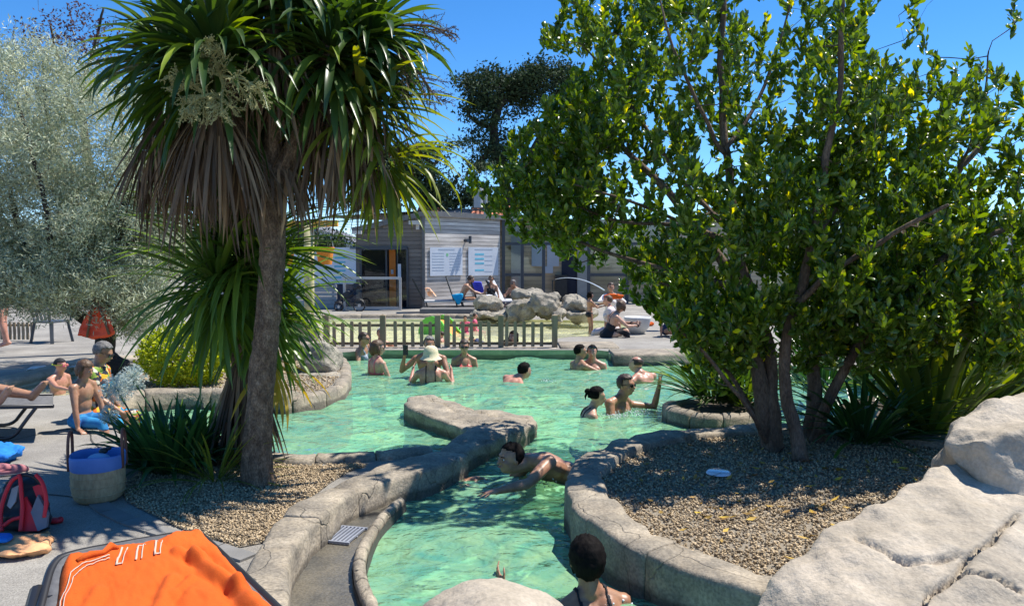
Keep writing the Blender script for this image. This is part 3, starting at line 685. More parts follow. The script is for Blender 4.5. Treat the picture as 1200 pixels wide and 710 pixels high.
# solid body behind cladding
bd = G(); prof = [LP(.0, .0, -.05), LP(d0, .0, -.05)]
def quad(g, pts): g.add(pts, [tuple(range(len(pts)))])
for (a, b, z0f, z1f) in ((0, d0, lambda s: 0, topL), (d0, d1, lambda s: dh, topL), (d1, LW, lambda s: 0, topL)):
    A = [LP(a, z0f(a), -.03), LP(b, z0f(b), -.03), LP(b, z1f(b), -.03), LP(a, z1f(a), -.03)]; B = [p - nL * .12 for p in A]
    bd.add(A + B, [(0,1,2,3),(7,6,5,4),(0,4,5,1),(1,5,6,2),(2,6,7,3),(3,7,4,0)])
bd.build('wall', mTrim, bath, fix=True)
ph = .125; z = .0
while z < HT - .03:
    zt = z + ph - .012
    segs = [(0.01, LW)] if z >= dh - .02 else [(0.01, d0), (d1, LW)]
    for a, b in segs:
        if topL(b) < zt: b = min(b, (HT - zt) / (HT - HTl) * LW if zt > HTl else b)
        if b - a < .08: continue
        h1 = min(zt, topL(a)); 
        A = [LP(a, z, 0), LP(b, z, 0), LP(b, min(zt, topL(b)), 0), LP(a, h1, 0)]; B = [p - nL * .028 for p in A]
        G().add(A + B, [(0,1,2,3),(7,6,5,4),(0,4,5,1),(1,5,6,2),(2,6,7,3),(3,7,4,0)]).build('cladding_board', mSidD, bath, fix=True)
    z += ph
# right wing
angR = R(48); uR = Vector((math.cos(angR), math.sin(angR), 0)); nR = Vector((uR.y, -uR.x, 0))
def hit(px):                                                     # where the ray at pixel column px meets the right wall
    v = ray(px, 300); k = Vector((v.x, v.y, 0)); A = C0; 
    den = k.x * uR.y - k.y * uR.x; return (A.y * k.x - A.x * k.y) / -den if False else (A.x * k.y - A.y * k.x) / (k.x * uR.y - k.y * uR.x)
RW = hit(586); 
def RP(s, z, o=0): p = uR * s + nR * o; return Vector((p.x, p.y, z))
g = G(); A = [RP(0, 0, -.03), RP(RW, 0, -.03), RP(RW, HT, -.03), RP(0, HT, -.03)]; B = [p - nR * .12 for p in A]
g.add(A + B, [(0,1,2,3),(7,6,5,4),(0,4,5,1),(1,5,6,2),(2,6,7,3),(3,7,4,0)]).build('wall', mTrim, bath, fix=True)
z = 0
while z < HT - .03:
    zt = min(z + ph - .014, HT)
    A = [RP(.01, z, 0), RP(RW, z, 0), RP(RW, zt, 0), RP(.01, zt, 0)]; B = [p - nR * .028 for p in A]
    G().add(A + B, [(0,1,2,3),(7,6,5,4),(0,4,5,1),(1,5,6,2),(2,6,7,3),(3,7,4,0)]).build('cladding_board', mSid, bath, fix=True)
    z += ph
G().bar(LP(0, 0, .02), LP(0, HT, .02), .09, .09, up=(1,0,0)).build('corner_post', mTrim, bath)
# fascia + roof
G().bar(RP(-.08, HT + .05, .08), RP(RW + 9, HT + .05, .08), .05, .16).build('fascia', mTrim, bath)
G().bar(LP(-.05, HT + .05, .08), LP(LW + .1, HTl + .05, .08), .05, .16).build('fascia', mTrim, bath)
rf = [LP(-.05, HT + .12, .1), LP(LW + .1, HTl + .12, .1), LP(LW + .1, HTl + .12, .1) - nL * 7, LP(-.05, HT + .12, .1) - nL * 7]
G().add(rf, [(0,1,2,3)]).add([RP(-.1, HT + .125, .1), RP(RW + 9, HT + .125, .1), RP(RW + 9, HT + .125, .1) - nR * 6, RP(-.1, HT + .125, .1) - nR * 6], [(0,1,2,3)]).build('roof', mTrim, bath)
# door opening: frame, dark room, orange panel, panes
door = G()
for s in (d0, d1): door.bar(LP(s, 0, .02), LP(s, dh, .02), .07, .07, up=(1,0,0))
door.bar(LP(d0, dh, .03), LP(d1, dh, .03), .07, .09).bar(LP(1.2, 0, .0), LP(1.2, dh, .0), .05, .05, up=(1,0,0)).bar(LP(.85, .0, -.02), LP(.85, dh, -.02), .03, .03, up=(1,0,0))
dd = door.build('door_frame', mDark, bath)
G().box(LP((d0 + d1) / 2, dh / 2, -1.4), (d1 - d0 + .8, .04, dh)).box(LP((d0 + d1) / 2, dh, -.7), (d1 - d0 + .8, 1.4, .03)).box(LP(d0 - .3, dh / 2, -.7), (.04, 1.4, dh)).box(LP(d1 + .3, dh / 2, -.7), (.04, 1.4, dh)).build('lobby', mNavy, bath)
G().box(LP(1.08, dh / 2, -.3), (.2, .05, dh - .05)).build('orange_panel', mOr, bath)
G().box(LP(1.62, dh * .5, -.01), (.76, .012, dh - .06)).build('pane', mGlass, dd)
G().box(LP(.7, dh * .55, -.06), (.28, .012, dh - .3)).build('pane', mGlass, dd)
G().box(LP(.78, 1.15, .0), (.1, .02, .5)).build('door_notice', mWhite, bath); G().box(LP(1.08, 1.15, -.25), (.08, .02, .14)).build('door_notice', mWhite, bath)
# right wall boards with print
def board(x0, x1, yt, yb, teal):
    s0, s1 = hit(x0), hit(x1); Yb = (C0 + uR * (s0 + s1) / 2).y; zt = W(600, yt, Yb).z - .15; zb = W(600, yb, Yb).z - .15
    rm = Matrix((uR, -nR, Vector((0, 0, 1)))).transposed()
    b = G().box(RP((s0 + s1) / 2, (zt + zb) / 2, .03), (s1 - s0, .02, zt - zb), M4=rm).build('notice_board', mWhite, bath)
    w = s1 - s0; h = zt - zb
    def pr(cx, cz, sx, sz, m): G().box(RP(s0 + cx * w, zb + cz * h, .043), (sx * w, .004, sz * h), M4=rm).build('printed_line', m, b)
    if teal:
        pr(.5, .93, .6, .03, mText)
        for cz in (.76, .6, .44, .2): pr(.36, cz, .3, .06, mTeal)
        for cz in (.7, .54, .38, .15): pr(.66, cz, .26, .02, mText)
    else:
        pr(.5, .93, .5, .035, mText); pr(.52, .74, .06, .1, M('green_mark', (.2,.5,.25), None))
        for k in range(7): pr(.24, .8 - k * .1, .36, .018, mText); pr(.76, .8 - k * .1, .34, .018, mText)
board(503, 541, 290, 323, False); board(548, 583, 290, 323, True)
# wall lamp and cameras
s = hit(546); zc = W(600, 281, (C0 + uR * s).y).z - .15
G().tube([RP(s, zc, 0), RP(s, zc, .22)], .03, 8).tube([RP(s, zc - .12, .2), RP(s, zc + .12, .2)], .05, 10).tube([RP(s - .15, zc - .03, .1), RP(s - .15, zc - .03, .26)], .06, 10).build('wall_lamp', mDark, bath, smooth=False)
G().box(LP(.22, HT - .25, .3), (.34, .16, .12)).box(LP(.16, HT - .38, .12), (.1, .14, .16)).build('camera_housing', M('cream_metal', (.5,.48,.44), (.55,.53,.5)), bath)
G().box(LP(LW - .1, HTl - .02, .22), (.3, .16, .1)).build('camera_housing', M('cream_metal2', (.5,.48,.44), (.55,.53,.5)), bath)
# terrace of the glazed wing
GX0 = C0 + uR * RW; gz = HT
def GP(px, z, dy=0):                                             # point on the glazed front
    Yg = GX0.y + .12; v = ray(px, 300); t = Yg / v.y; return Vector((v.x * t, Yg + dy, z + .15)) - C0
for px in (590, 612, 637, 690, 735, 782, 830, 878): G().bar(GP(px, 0), GP(px, gz), .11, .11, up=(1,0,0)).build('mullion', mDark, bath)
for px0, px1 in ((590, 612), (612, 637), (637, 690), (690, 735), (735, 782), (782, 830), (830, 878)):
    for zr in (gz - .85, 1.0) if px0 != 637 else (gz - .85,):
        G().bar(GP(px0, zr) + Vector((.06,0,0)), GP(px1, zr) - Vector((.06,0,0)), .08, .1).build('transom', mDark, bath)
for px0, px1 in ((590, 612), (612, 637), (690, 735), (735, 782)):
    a, b = GP(px0, 0), GP(px1, 0); G().box(((a.x + b.x) / 2, a.y, gz / 2 + .15 - .15), (b.x - a.x - .12, .01, gz)).build('pane', mGlass, bath)
tw = 1.6
z = 0; xl = GP(586, 0).x - .5; xr = GP(900, 0).x + 2
while z < gz:
    a = Vector((xl, GX0.y - C0.y + tw, z)); G().box(((xl + xr) / 2, a.y, z + .075), (xr - xl, .03, .138)).build('timber_board', mTanB, bath); z += .15
G().box(((xl + xr) / 2, GX0.y - C0.y + tw + .04, gz / 2), (xr - xl, .03, gz)).build('wall', mTrim, bath)
def on_tan(x0, x1, yt, yb, m, name, d=.03, lab=None):
    Yt = GX0.y + tw - .03; a = W(x0, yb, Yt) - C0; b = W(x1, yt, Yt) - C0
    return G().box(((a.x + b.x) / 2, a.y - d / 2, (a.z + b.z) / 2), (b.x - a.x, d, b.z - a.z)).build(name, m, bath)
mGrey = M('grey_column', (.36,.36,.35), (.42,.42,.41), rough=.7)
on_tan(599, 611, 262, 352, mGrey, 'column', .3); on_tan(623, 639, 289, 312, mWhite, 'notice_board'); on_tan(641, 655, 280, 312, mWhite, 'notice_board', .04)
on_tan(636, 648, 312, 320, mWhite, 'notice_board', .05)
on_tan(658, 676, 292, 352, mNavy, 'doorway', .04); on_tan(676, 690, 288, 352, mGrey, 'column', .2)
# bar stool height dark cabinet
on_tan(650, 664, 322, 350, mBlack, 'cabinet', .35)

# ------------------------------------------------------------------ left: white banner fence, gate, rear wall
bn = thing('banner_fence', 'long white banner with teal lines hung along a dark fence left of the bath house', 'banner fence', tuple(P(380, 361)))
b0 = Vector(bn.location); Yb = b0.y
def B(px, py, dy=0): p = W(px, py, Yb) - b0; p.y += dy; return p
a, b = B(250, 332), B(417, 290)
bq = G().box(((a.x + b.x) / 2, 0, (a.z + b.z) / 2), (b.x - a.x, .02, b.z - a.z)).build('banner', M('banner_vinyl', (.55,.60,.68), (.63,.67,.73), rough=.5, scale=1), bn)
for yy in (302, 307, 312, 317, 325):
    a, b = B(392, yy + 1.2), B(405 if yy != 325 else 400, yy - .8); G().box(((a.x + b.x) / 2, -.014, (a.z + b.z) / 2), (b.x - a.x, .006, b.z - a.z)).build('printed_line', mTeal, bq)
for px in range(255, 420, 27):
    a = B(px, 361); b = B(px, 289); G().bar((a.x, .05, 0), (b.x, .05, b.z), .06, .06, up=(1,0,0)).build('fence_post', mTrim, bn)
a, b = B(395, 360), B(417, 333); G().box(((a.x + b.x) / 2, .03, (a.z) / 2 + b.z / 2), (b.x - a.x, .03, b.z - a.z)).build('panel', mNavy, bn)
a, b = B(250, 361), B(394, 335)
z = a.z
while z < b.z - .05: G().box(((a.x + b.x) / 2, .03, z + .06), (b.x - a.x, .03, .11)).build('timber_board', mGrey, bn); z += .125
# gate in front of door
gt = thing('glazed_gate', 'low pale metal framed glass gate in front of the bath house door', 'gate', tuple(C0 + LP(1.3, 0, .9)))
for a, b in (((-.95,0,.0),(-.95,0,1.0)), ((.75,0,0),(.75,0,1.0))): G().bar(a, b, .09, .07, up=(1,0,0)).build('gate_post', mAlu, gt)
for zz_, hh_ in ((.98, .08), (.06, .1)): G().bar((-.9,0,zz_), (.7,0,zz_), .05, hh_).build('gate_rail', mAlu, gt)
G().box((-.1, 0, .52), (1.6, .012, .82)).build('pane', mGlass, gt)
# neighbour house gable far left + roof of tiles behind
gh = thing('gable_house', 'white gabled house far behind the orange bucket', 'house', (W(350, 300, 45).x, 45, .15))
wx, wz = 3.2, W(350, 283, 45).z - .15
g = G(); g.prism([(-wx,0),(wx,0),(wx,7),(-wx,7)], 0, wz); g.add([(-wx,0,wz),(wx,0,wz),(0,0,wz+1.1),(-wx,7,wz),(wx,7,wz),(0,7,wz+1.1)], [(0,1,2),(5,4,3)]); g.build('wall', M('white_render', (.65,.65,.64), (.72,.72,.7), scale=1), gh)
G().add([(-wx-.2,-.1,wz-.07),(0,-.1,wz+1.16),(0,7.1,wz+1.16),(-wx-.2,7.1,wz-.07)], [(0,1,2,3)]).add([(wx+.2,-.1,wz-.07),(0,-.1,wz+1.16),(0,7.1,wz+1.16),(wx+.2,7.1,wz-.07)], [(3,2,1,0)]).build('roof', M('slate', (.12,.12,.13), (.17,.17,.18)), gh)
mTile = M('roof_tile', (.5,.16,.08), (.62,.25,.14), rough=.8, cols=[(0,(.75,.75,.8)),(1,(1.15,1.1,1.1))], objrand=1)
th = thing('tiled_house', 'house with orange tiled roof just showing over the bath house roof', 'house', (W(545, 300, 38).x, 38, .15))
tz = W(545, 256, 38).z - .15; tt = W(545, 242, 38).z - .15; ww = 2.5
G().prism([(-ww+.1,.3),(ww-.1,.3),(ww-.1,6),(-ww+.1,6)], 0, tz).build('wall', M('grey_render', (.4,.4,.4), (.46,.46,.46)), th)
G().add([(-ww,0,tz-.02),(ww,0,tz-.02),(ww-.1,1.6,tt-.02),(-ww+.3,1.6,tt-.02),(ww,6.2,tz),(-ww,6.2,tz)], [(0,1,2,3),(3,2,4,5)]).build('roof', M('slate2', (.22,.22,.23), (.27,.27,.28)), th)
for r_ in range(4):
    for k in range(22):
        x = -ww + .12 + k * (2 * ww - .2) / 21
        if -1.3 < x < .3 : continue
        t = r_ / 4; y0, z0 = 1.6 * t, tz + (tt - tz) * t; G().tube([(x, y0, z0 + .03), (x, y0 + .42, z0 + .03 + (tt - tz) * .27)], .1, 6).build('tile', mTile, th)
G().box((W(575, 250, 38).x - th.location.x, 1.2, (W(575, 240, 38).z + .1) / 2), (.9, .5, W(575, 240, 38).z - .2)).build('chimney', mNavy, th)
# utility pole with transformer and wires
up_ = thing('utility_pole', 'utility pole with a grey transformer box above the roof at the edge of the tree', 'pole', (W(569, 300, 36).x, 36, .15))
zt = W(569, 226, 36).z
G().tube([(0,0,0), (0,0,zt)], [.12, .08], 8).build('pole', mGrey, up_); G().lathe((-.32, -.1, W(569, 248, 36).z), [(.0,0),(.22,.02),(.22,.9),(.0,.95)], 12).build('transformer', mGrey, up_)
G().bar((-.7,0,W(569,250,36).z), (.5,0,W(569,250,36).z), .08).build('crossarm', mTrim, up_)
for k, yy in enumerate((244, 248, 251, 254)):
    A = W(300, yy + 2, 34); B_ = W(566, yy - 3, 36); pts = [A.lerp(B_, t / 10) - Vector((0, 0, .5 * math.sin(math.pi * t / 10))) for t in range(11)]
    tag(G().tube(pts, .012, 4).build('overhead_wire', mDark), 'thin overhead wire crossing the sky left of the pole, %s of the four' % ('highest', 'second highest', 'third highest', 'lowest')[k], 'wire', 'overhead wires')
# terrace shade structure + fence behind the right tree
pg = thing('white_building', 'long white building with dark rails seen through the tree at the right', 'building', (W(1060, 300, 34).x, 34, .15))
mW2 = M('white_wall', (.7,.7,.68), (.78,.78,.76), scale=1)
for x, w_, h in ((-3.5, 3, 2.6), (.5, 3.5, 3.1), (5, 4.5, 2.8)):
    wl_ = G().box((x, 0, h / 2), (w_, 4, h)).build('wall', mW2, pg); G().box((x, -.1, h + .08), (w_ + .3, 4.5, .14)).build('roof', mTrim, pg)
    for k in range(3): G().box((x - w_ * .33 + k * w_ * .33, -2.02, 1.3), (w_ * .2, .05, 1.2)).build('window', mNavy, wl_)
for z in (.5, .8, 1.1): G().bar((-6, -3, z), (9, -3, z), .05, .05).build('rail', mDark, pg)
for x in range(-6, 10, 2): G().bar((x, -3, 0), (x, -3, 1.15), .05, .05, up=(1,0,0)).build('rail_post', mDark, pg)
pr_ = thing('parasol', 'closed dark blue parasol behind the tree at the right', 'parasol', (W(1130, 300, 20).x, 20, .15))
zt = W(1130, 256, 20).z
G().tube([(0,0,0),(0,0,zt)], .03, 8).build('pole', mAlu, pr_); G().lathe((0,0,0), [(1.2,zt-.75),(.6,zt-.3),(.02,zt)], 8).build('canopy', mDark, pr_)
# ------------------------------------------------------------------ plants
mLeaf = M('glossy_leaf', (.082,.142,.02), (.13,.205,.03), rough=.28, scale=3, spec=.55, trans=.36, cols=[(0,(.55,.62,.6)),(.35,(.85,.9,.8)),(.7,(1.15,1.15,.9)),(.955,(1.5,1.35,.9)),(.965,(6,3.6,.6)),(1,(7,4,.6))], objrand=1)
mOlive = M('olive_leaf', (.30,.325,.225), (.44,.46,.34), rough=.5, scale=2, trans=.18, cols=[(0,(.65,.7,.65)),(.6,(1.05,1.05,1.0)),(1,(1.7,1.7,1.7))])
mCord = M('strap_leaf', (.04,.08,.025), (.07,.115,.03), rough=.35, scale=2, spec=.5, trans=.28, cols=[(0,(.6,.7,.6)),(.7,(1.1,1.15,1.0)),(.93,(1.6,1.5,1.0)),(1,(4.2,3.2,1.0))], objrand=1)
mCordL = M('light_strap_leaf', (.085,.15,.03), (.13,.20,.04), rough=.35, scale=2, spec=.5, trans=.34, cols=[(0,(.5,.6,.55)),(.7,(1.1,1.15,1.0)),(1,(1.7,1.5,1.0))], objrand=1)
mCordY = M('pale_strap_leaf', (.13,.17,.03), (.2,.23,.05), rough=.4, scale=2, trans=.35, cols=[(0,(.6,.7,.6)),(1,(1.3,1.2,1.0))], objrand=1)
mDead = M('dead_strap_leaf', (.11,.072,.045), (.22,.155,.095), rough=.8, scale=3, trans=.1, cols=[(0,(.5,.5,.5)),(.7,(1.1,1.05,1)),(1,(2.0,1.9,1.6))], objrand=1)
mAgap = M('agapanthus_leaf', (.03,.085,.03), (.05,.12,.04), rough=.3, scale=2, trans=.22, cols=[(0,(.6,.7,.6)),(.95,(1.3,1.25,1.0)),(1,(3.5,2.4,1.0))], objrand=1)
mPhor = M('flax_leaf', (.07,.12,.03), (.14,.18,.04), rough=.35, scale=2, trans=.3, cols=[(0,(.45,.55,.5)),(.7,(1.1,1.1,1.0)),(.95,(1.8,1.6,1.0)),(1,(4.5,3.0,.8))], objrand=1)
mYel = M('golden_leaf', (.32,.36,.02), (.42,.46,.03), rough=.4, scale=3, trans=.3, cols=[(0,(.45,.6,.6)),(.5,(.95,1.0,.9)),(1,(1.3,1.25,1.0))])
mConif = M('conifer_foliage', (.024,.046,.020), (.045,.075,.03), rough=.8, scale=1, trans=.1, cols=[(0,(.5,.55,.5)),(1,(1.5,1.4,1.3))])
mBark = M('grey_brown_bark', (.13,.085,.055), (.24,.175,.125), rough=.9, scale=14, stretch=(1,1,.3), bump=1, bscale=34, bdist=.03, dirt=(.06,.04,.028), dirt_scale=9, grain=(90,.3))
mBarkO = M('dark_bark', (.028,.022,.018), (.06,.05,.04), rough=.95, scale=9, stretch=(1,1,.3), bump=.9, bscale=30, bdist=.01)
mBarkC = M('corky_bark', (.19,.12,.07), (.33,.235,.15), rough=.95, scale=30, stretch=(1,1,.5), bump=1.0, bscale=48, bdist=.03, dirt=(.05,.035,.025), dirt_scale=22, grain=(120,.35))
mFlower = M('flower_stalk', (.30,.29,.12), (.42,.40,.18), rough=.7)
mBlue = M('agapanthus_flower', (.40,.46,.43), (.52,.57,.54), rough=.6, trans=.2)

def leaf_t(w, curl=.12, segs=3):
    """leaf along +Y of length 1"""
    v = []; f = []
    pr = {2: [(0,.0),(.5,1),(1,0)], 3: [(0,.12),(.35,.8),(.7,1),(1,0)]}[segs]
    v.append((0, 0, 0))
    for y, k in pr[1:-1]: v += [(-w / 2 * k, y, curl * y * y - .0), (0, y, curl * y * y - w * .22), (w / 2 * k, y, curl * y * y)]
    v.append((0, 1, curl)); n = len(pr) - 2
    f += [(0, 2, 1), (0, 3, 2)]
    for i in range(n - 1):
        a = 1 + i * 3; f += [(a, a + 1, a + 4), (a, a + 4, a + 3), (a + 1, a + 2, a + 5), (a + 1, a + 5, a + 4)]
    a = 1 + (n - 1) * 3; e = len(v) - 1; f += [(a, a + 1, e), (a + 1, a + 2, e)]
    return np.array(v, float), np.array(f)
def ell_pts(n, c, r, rng, pw=.42, lo=-1):
    v = rng.normal(size=(n * 2, 3)); v /= np.linalg.norm(v, axis=1)[:, None]; v = v[v[:, 2] > lo][:n]
    return np.array(c) + v * (rng.uniform(0, 1, (len(v), 1)) ** pw) * np.array(r), v
def clumpy(p, s, th, seed=0):
    return np.array([fbm(Vector(q) + Vector((seed, seed, seed)), s, 3) > th for q in p])
class Skel:
    def __init__(s): s.p = []; s.r = []; s.g = G(); s.tw = G()
    def limb(s, pts, r0, r1, n=8, wob=.03, seed=0):
        pts = smooth_loop([Vector(p) for p in pts], 2, False); k = len(pts)
        pts = [p + Vector((fbm(p + Vector((seed, 0, 0)), 2.5), fbm(p + Vector((0, seed + 7, 0)), 2.5), 0)) * wob * (1 if 0 < i else 0) for i, p in enumerate(pts)]
        rr = [r0 + (r1 - r0) * (i / (k - 1)) ** .8 for i in range(k)]
        rr2 = [r * (1 + .12 * fbm(p, 7)) for r, p in zip(rr, pts)]; s.g.tube(pts, rr2, n)
        for i, p in enumerate(pts): s.p.append(p[:]); s.r.append(rr[i])
        return pts
    def twigs(s, tips, base, rt=.004, seed=0, zbias=.0, r_mid=.012):
        tips = sorted(tips, key=lambda t: (Vector(t) - Vector(base)).length); rng = random.Random(seed)
        P_ = np.zeros((len(s.p) + len(tips) * 3 + 5, 3)); P_[:len(s.p)] = s.p; n = len(s.p); rad = list(s.r)
        out = []
        for t in tips:
            t = np.array(t); d = np.linalg.norm(P_[:n] - t, axis=1) + zbias * np.maximum(0, P_[:n, 2] - t[2] + .05) * 3
            i = int(d.argmin()); a = P_[i]; L = np.linalg.norm(t - a)
            m1 = a + (t - a) * .4 + np.array([rng.gauss(0, .08), rng.gauss(0, .08), rng.gauss(.0, .06) - .05]) * L; m2 = a + (t - a) * .75 + np.array([rng.gauss(0, .06), rng.gauss(0, .06), rng.gauss(0, .05)]) * L
            r0 = min(rad[i] * .75, r_mid * min(1.6, .35 + L)); s.tw.tube([a, m1, m2, t], [r0, r0 * .8, r0 * .6 + rt * .4, rt], 4, cap=False)
            for q in (m1, m2, t): P_[n] = q; n += 1
            rad += [r0 * .8, r0 * .6, rt]
            out.append(t - m2)
        return tips, np.array(out)

def in_frame_order(p):
    """how large a leaf at p shows; 0 when outside the frame"""
    dx = p[:, 0] / np.maximum(p[:, 1], .1); dz = (p[:, 2] - CAM_H) / np.maximum(p[:, 1], .1)
    ok = (np.abs(dx) < .66) & (dz < .33) & (dz > -.46) & (p[:, 1] > .5)
    return np.where(ok, 1 / p[:, 1], 0)
def leaf_parts(root, name, tmpl, rots, locs, mat, n=300):
    """the n leaves that show largest as objects of their own, the rest joined as stuff"""
    k = np.argsort(-in_frame_order(locs))[:n]; me = np_mesh_data(name, tmpl[0], [tmpl[1]], mat); L = np.array(root.location)
    for i in k:
        m4 = Matrix.Identity(4)
        for a in range(3):
            for b in range(3): m4[a][b] = rots[i][a][b]
        m4.translation = Vector(locs[i] - L); link(name, me, root, mat4=m4)
    keep = np.ones(len(locs), bool); keep[k] = False
    inst_np(name + '_mass', tmpl[0], tmpl[1], rots[keep], locs[keep] - L, mat, root, kind='stuff')

# ---- the big evergreen tree on the right
rng = np.random.RandomState(5)
tb = P(918, 532, .2)
tree = thing('evergreen_tree', 'wide many stemmed evergreen tree with glossy green leaves growing in the round planter', 'tree', (tb.x, tb.y, .2))
S = Skel()
Y0 = tb.y
stems = [
    ([P(905,528,.2), W(895,470,Y0), W(888,410,Y0+.1), W(868,340,Y0+.3), W(820,270,Y0+.5), W(760,200,Y0+.8), W(700,140,Y0+1)], .085, .018),
    ([P(912,530,.2), W(905,480,Y0), W(905,420,Y0+.1), W(885,350,Y0+.1), W(862,280,Y0), W(850,180,Y0+.1), W(845,60,Y0+.2), W(850,-60,Y0+.3)], .075, .016),
    ([P(938,542,.2), W(928,480,Y0-.15), W(915,430,Y0-.2), W(930,360,Y0-.3), W(950,290,Y0-.3), W(965,200,Y0-.4), W(985,90,Y0-.4), W(985,-10,Y0-.4)], .065, .014),
    ([P(950,515,.2), W(955,460,Y0+.3), W(955,400,Y0+.5), W(1000,340,Y0+.5), W(1060,280,Y0+.5), W(1110,220,Y0+.6), W(1165,150,Y0+.6)], .08, .018),
    ([P(955,518,.2), W(970,470,Y0+.2), W(1010,400,Y0+.1), W(1065,330,Y0), W(1120,290,Y0-.1), W(1210,255,Y0-.2)], .06, .016),
    ([P(900,526,.2), W(880,480,Y0+.2), W(850,430,Y0+.3), W(818,395,Y0+.4), W(780,360,Y0+.4)], .03, .01),
    ([P(903,527,.2), W(870,470,Y0-.3), W(835,420,Y0-.5), W(790,380,Y0-.7)], .026, .008),
]
for i, (pts, a, b) in enumerate(stems): S.limb(pts, a, b, 9, seed=i * 3)
subl = [([W(868,340,Y0+.3), W(820,325,Y0+.4), W(760,310,Y0+.6), W(690,290,Y0+.8), W(630,255,Y0+.9)], .035, .008), ([W(888,400,Y0+.1), W(840,350,Y0+.3), W(770,330,Y0+.4)], .025, .008),
        ([W(862,285,Y0), W(800,262,Y0+.5), W(720,262,Y0+.8), W(650,230,Y0+1)], .03, .008), ([W(930,360,Y0-.3), W(985,310,Y0-.5), W(1060,265,Y0-.8), W(1110,240,Y0-1)], .03, .01),
        ([W(862,280,Y0), W(790,200,Y0+.6), W(730,110,Y0+.9), W(680,50,Y0+.9)], .03, .006), ([W(950,290,Y0-.3), W(1010,200,Y0+.1), W(1060,110,Y0+.2)], .03, .008),
        ([W(850,180,Y0), W(800,90,Y0-.2), W(770,0,Y0-.2)], .022, .006), ([W(850,180,Y0), W(905,90,Y0+.3), W(925,0,Y0+.3)], .022, .006),
        ([W(1010,400,Y0), W(1080,380,Y0-.2), W(1150,350,Y0-.3)], .02, .008), ([W(820,270,Y0+.5), W(740,235,Y0+.3), W(650,210,Y0+.3)], .02, .006),
        ([W(1110,220,Y0+.6), W(1150,150,Y0+.4), W(1160,60,Y0+.3)], .02, .006)]
for i, (pts, a, b) in enumerate(subl): S.limb(pts, a, b, 6, seed=i * 5 + 40)
tips = []
def add_tips(c, r, n, pw=.42, th=-.12, sd=0, s=1.1):
    p, _ = ell_pts(n, c, r, rng, pw); k = clumpy(p, s, th, sd); tips.extend(map(tuple, p[k]))
def c3(px, py, Y): return tuple(W(px, py, Y))
add_tips(c3(1020,300,Y0-.55), (.75,.3,.5), 150, sd=35, th=-.3); add_tips(c3(905,372,Y0-.6), (.85,.28,.28), 170, sd=36, th=-.25); add_tips(c3(880,250,Y0-.5), (.7,.25,.6), 130, sd=37, th=-.2)
add_tips(c3(960,215,Y0-.1), (1.3,.7,1.1), 520, sd=33)
add_tips(c3(880,150,Y0+.75), (2.5,1.25,1.72), 2150, sd=1)
add_tips(c3(690,215,Y0+.9), (1.1,.9,1.0), 560, sd=2)
add_tips(c3(640,215,Y0+.9), (.6,.7,.7), 170, sd=12)
add_tips(c3(1140,250,Y0+.1), (1.0,1.3,1.0), 560, sd=3, th=-.05)
add_tips(c3(930,345,Y0+.2), (1.5,1.1,.55), 900, sd=4, th=-.02)
add_tips(c3(775,340,Y0+.5), (.65,.8,.5), 340, sd=5)
add_tips(c3(830,400,Y0+.2), (.5,.5,.35), 220, sd=6)
add_tips(c3(760,60,Y0+1.0), (1.05,1.0,.85), 420, sd=7)
add_tips(c3(1185,380,Y0-.5), (.5,.9,.5), 160, sd=8)
# crown over the near side, above the frame
add_tips(c3(1120,345,Y0), (.9,1.0,.45), 420, sd=9); add_tips(c3(1010,400,Y0+.2), (.7,.7,.3), 170, sd=19); add_tips(c3(1060,180,Y0), (1.0,1.0,.8), 260, sd=29)
for (x, y, dy) in ((665,14,.3),(690,30,.2),(650,40,.3),(985,12,-.4),(1000,30,-.4),(1072,12,0),(1082,38,0),(1060,28,.1),(1118,14,.2),(1100,30,.2),(1155,12,.3),(1190,20,.3),(870,-5,.2),(1175,50,.2),(1130,55,.1),(720,8,.2),(750,-12,.2)):
    for k in range(4): p = W(x + rng.normal(0, 8), y + rng.normal(0, 8), Y0 + dy + (.6 if x < 900 else 0) + rng.normal(0, .1)); tips.append(tuple(p))
def keep_tip(t):
    px = 600 + 900 * t[0] / t[1]; py = 300 - 900 * (t[2] - CAM_H) / t[1]
    if px < 700 and py < 200 - (px - 560) * .95 and not (635 < px < 700 and py < 60): return False
    if px > 1010 and py < 75 + (px - 1010) * .06 and rng.uniform() > .12: return False
    if px < 800 and py > 250 + (px - 570) * .6: return False
    if 425 < py and rng.uniform() > .3: return False
    q = t[2] - .15; sx_, sy_ = t[0] - SUN.x / SUN.z * q, t[1] - SUN.y / SUN.z * q      # crown thinned along the sun's path so light reaches the swimming lane
    if ((sx_ - .35) / .75) ** 2 + ((sy_ - 6.0) / .45) ** 2 < 1 and rng.uniform() < .85: return False
    return t[2] > .75
tips = [t for t in tips if keep_tip(t)]
tips, dirs = S.twigs(tips, tuple(tb), seed=3)
S.g.v = [tuple(Vector(v) - tree.location) for v in S.g.v]; S.g.build('trunk', mBark, tree, smooth=True)
S.tw.v = [tuple(Vector(v) - tree.location) for v in S.tw.v]; S.tw.build('twigs', mBark, tree, kind='stuff')
T = np.array(tips); D = dirs / np.linalg.norm(dirs, axis=1)[:, None]; D = D * .55 + np.array([0, 0, .85]); n = len(T); K = 22
loc = np.repeat(T, K, 0) + rng.normal(0, .010, (n * K, 3)); dd_ = np.repeat(D, K, 0); back = rng.uniform(-.12, .02, (n * K, 1)); loc += dd_ * back
dr = dd_ / np.linalg.norm(dd_, axis=1)[:, None] * rng.uniform(.5, 1.5, (n * K, 1)) + rng.normal(0, .50, (n * K, 3))
rots = basis(dr, rng.uniform(0, 6.28, n * K)) * rng.uniform(.050, .098, (n * K, 1, 1))
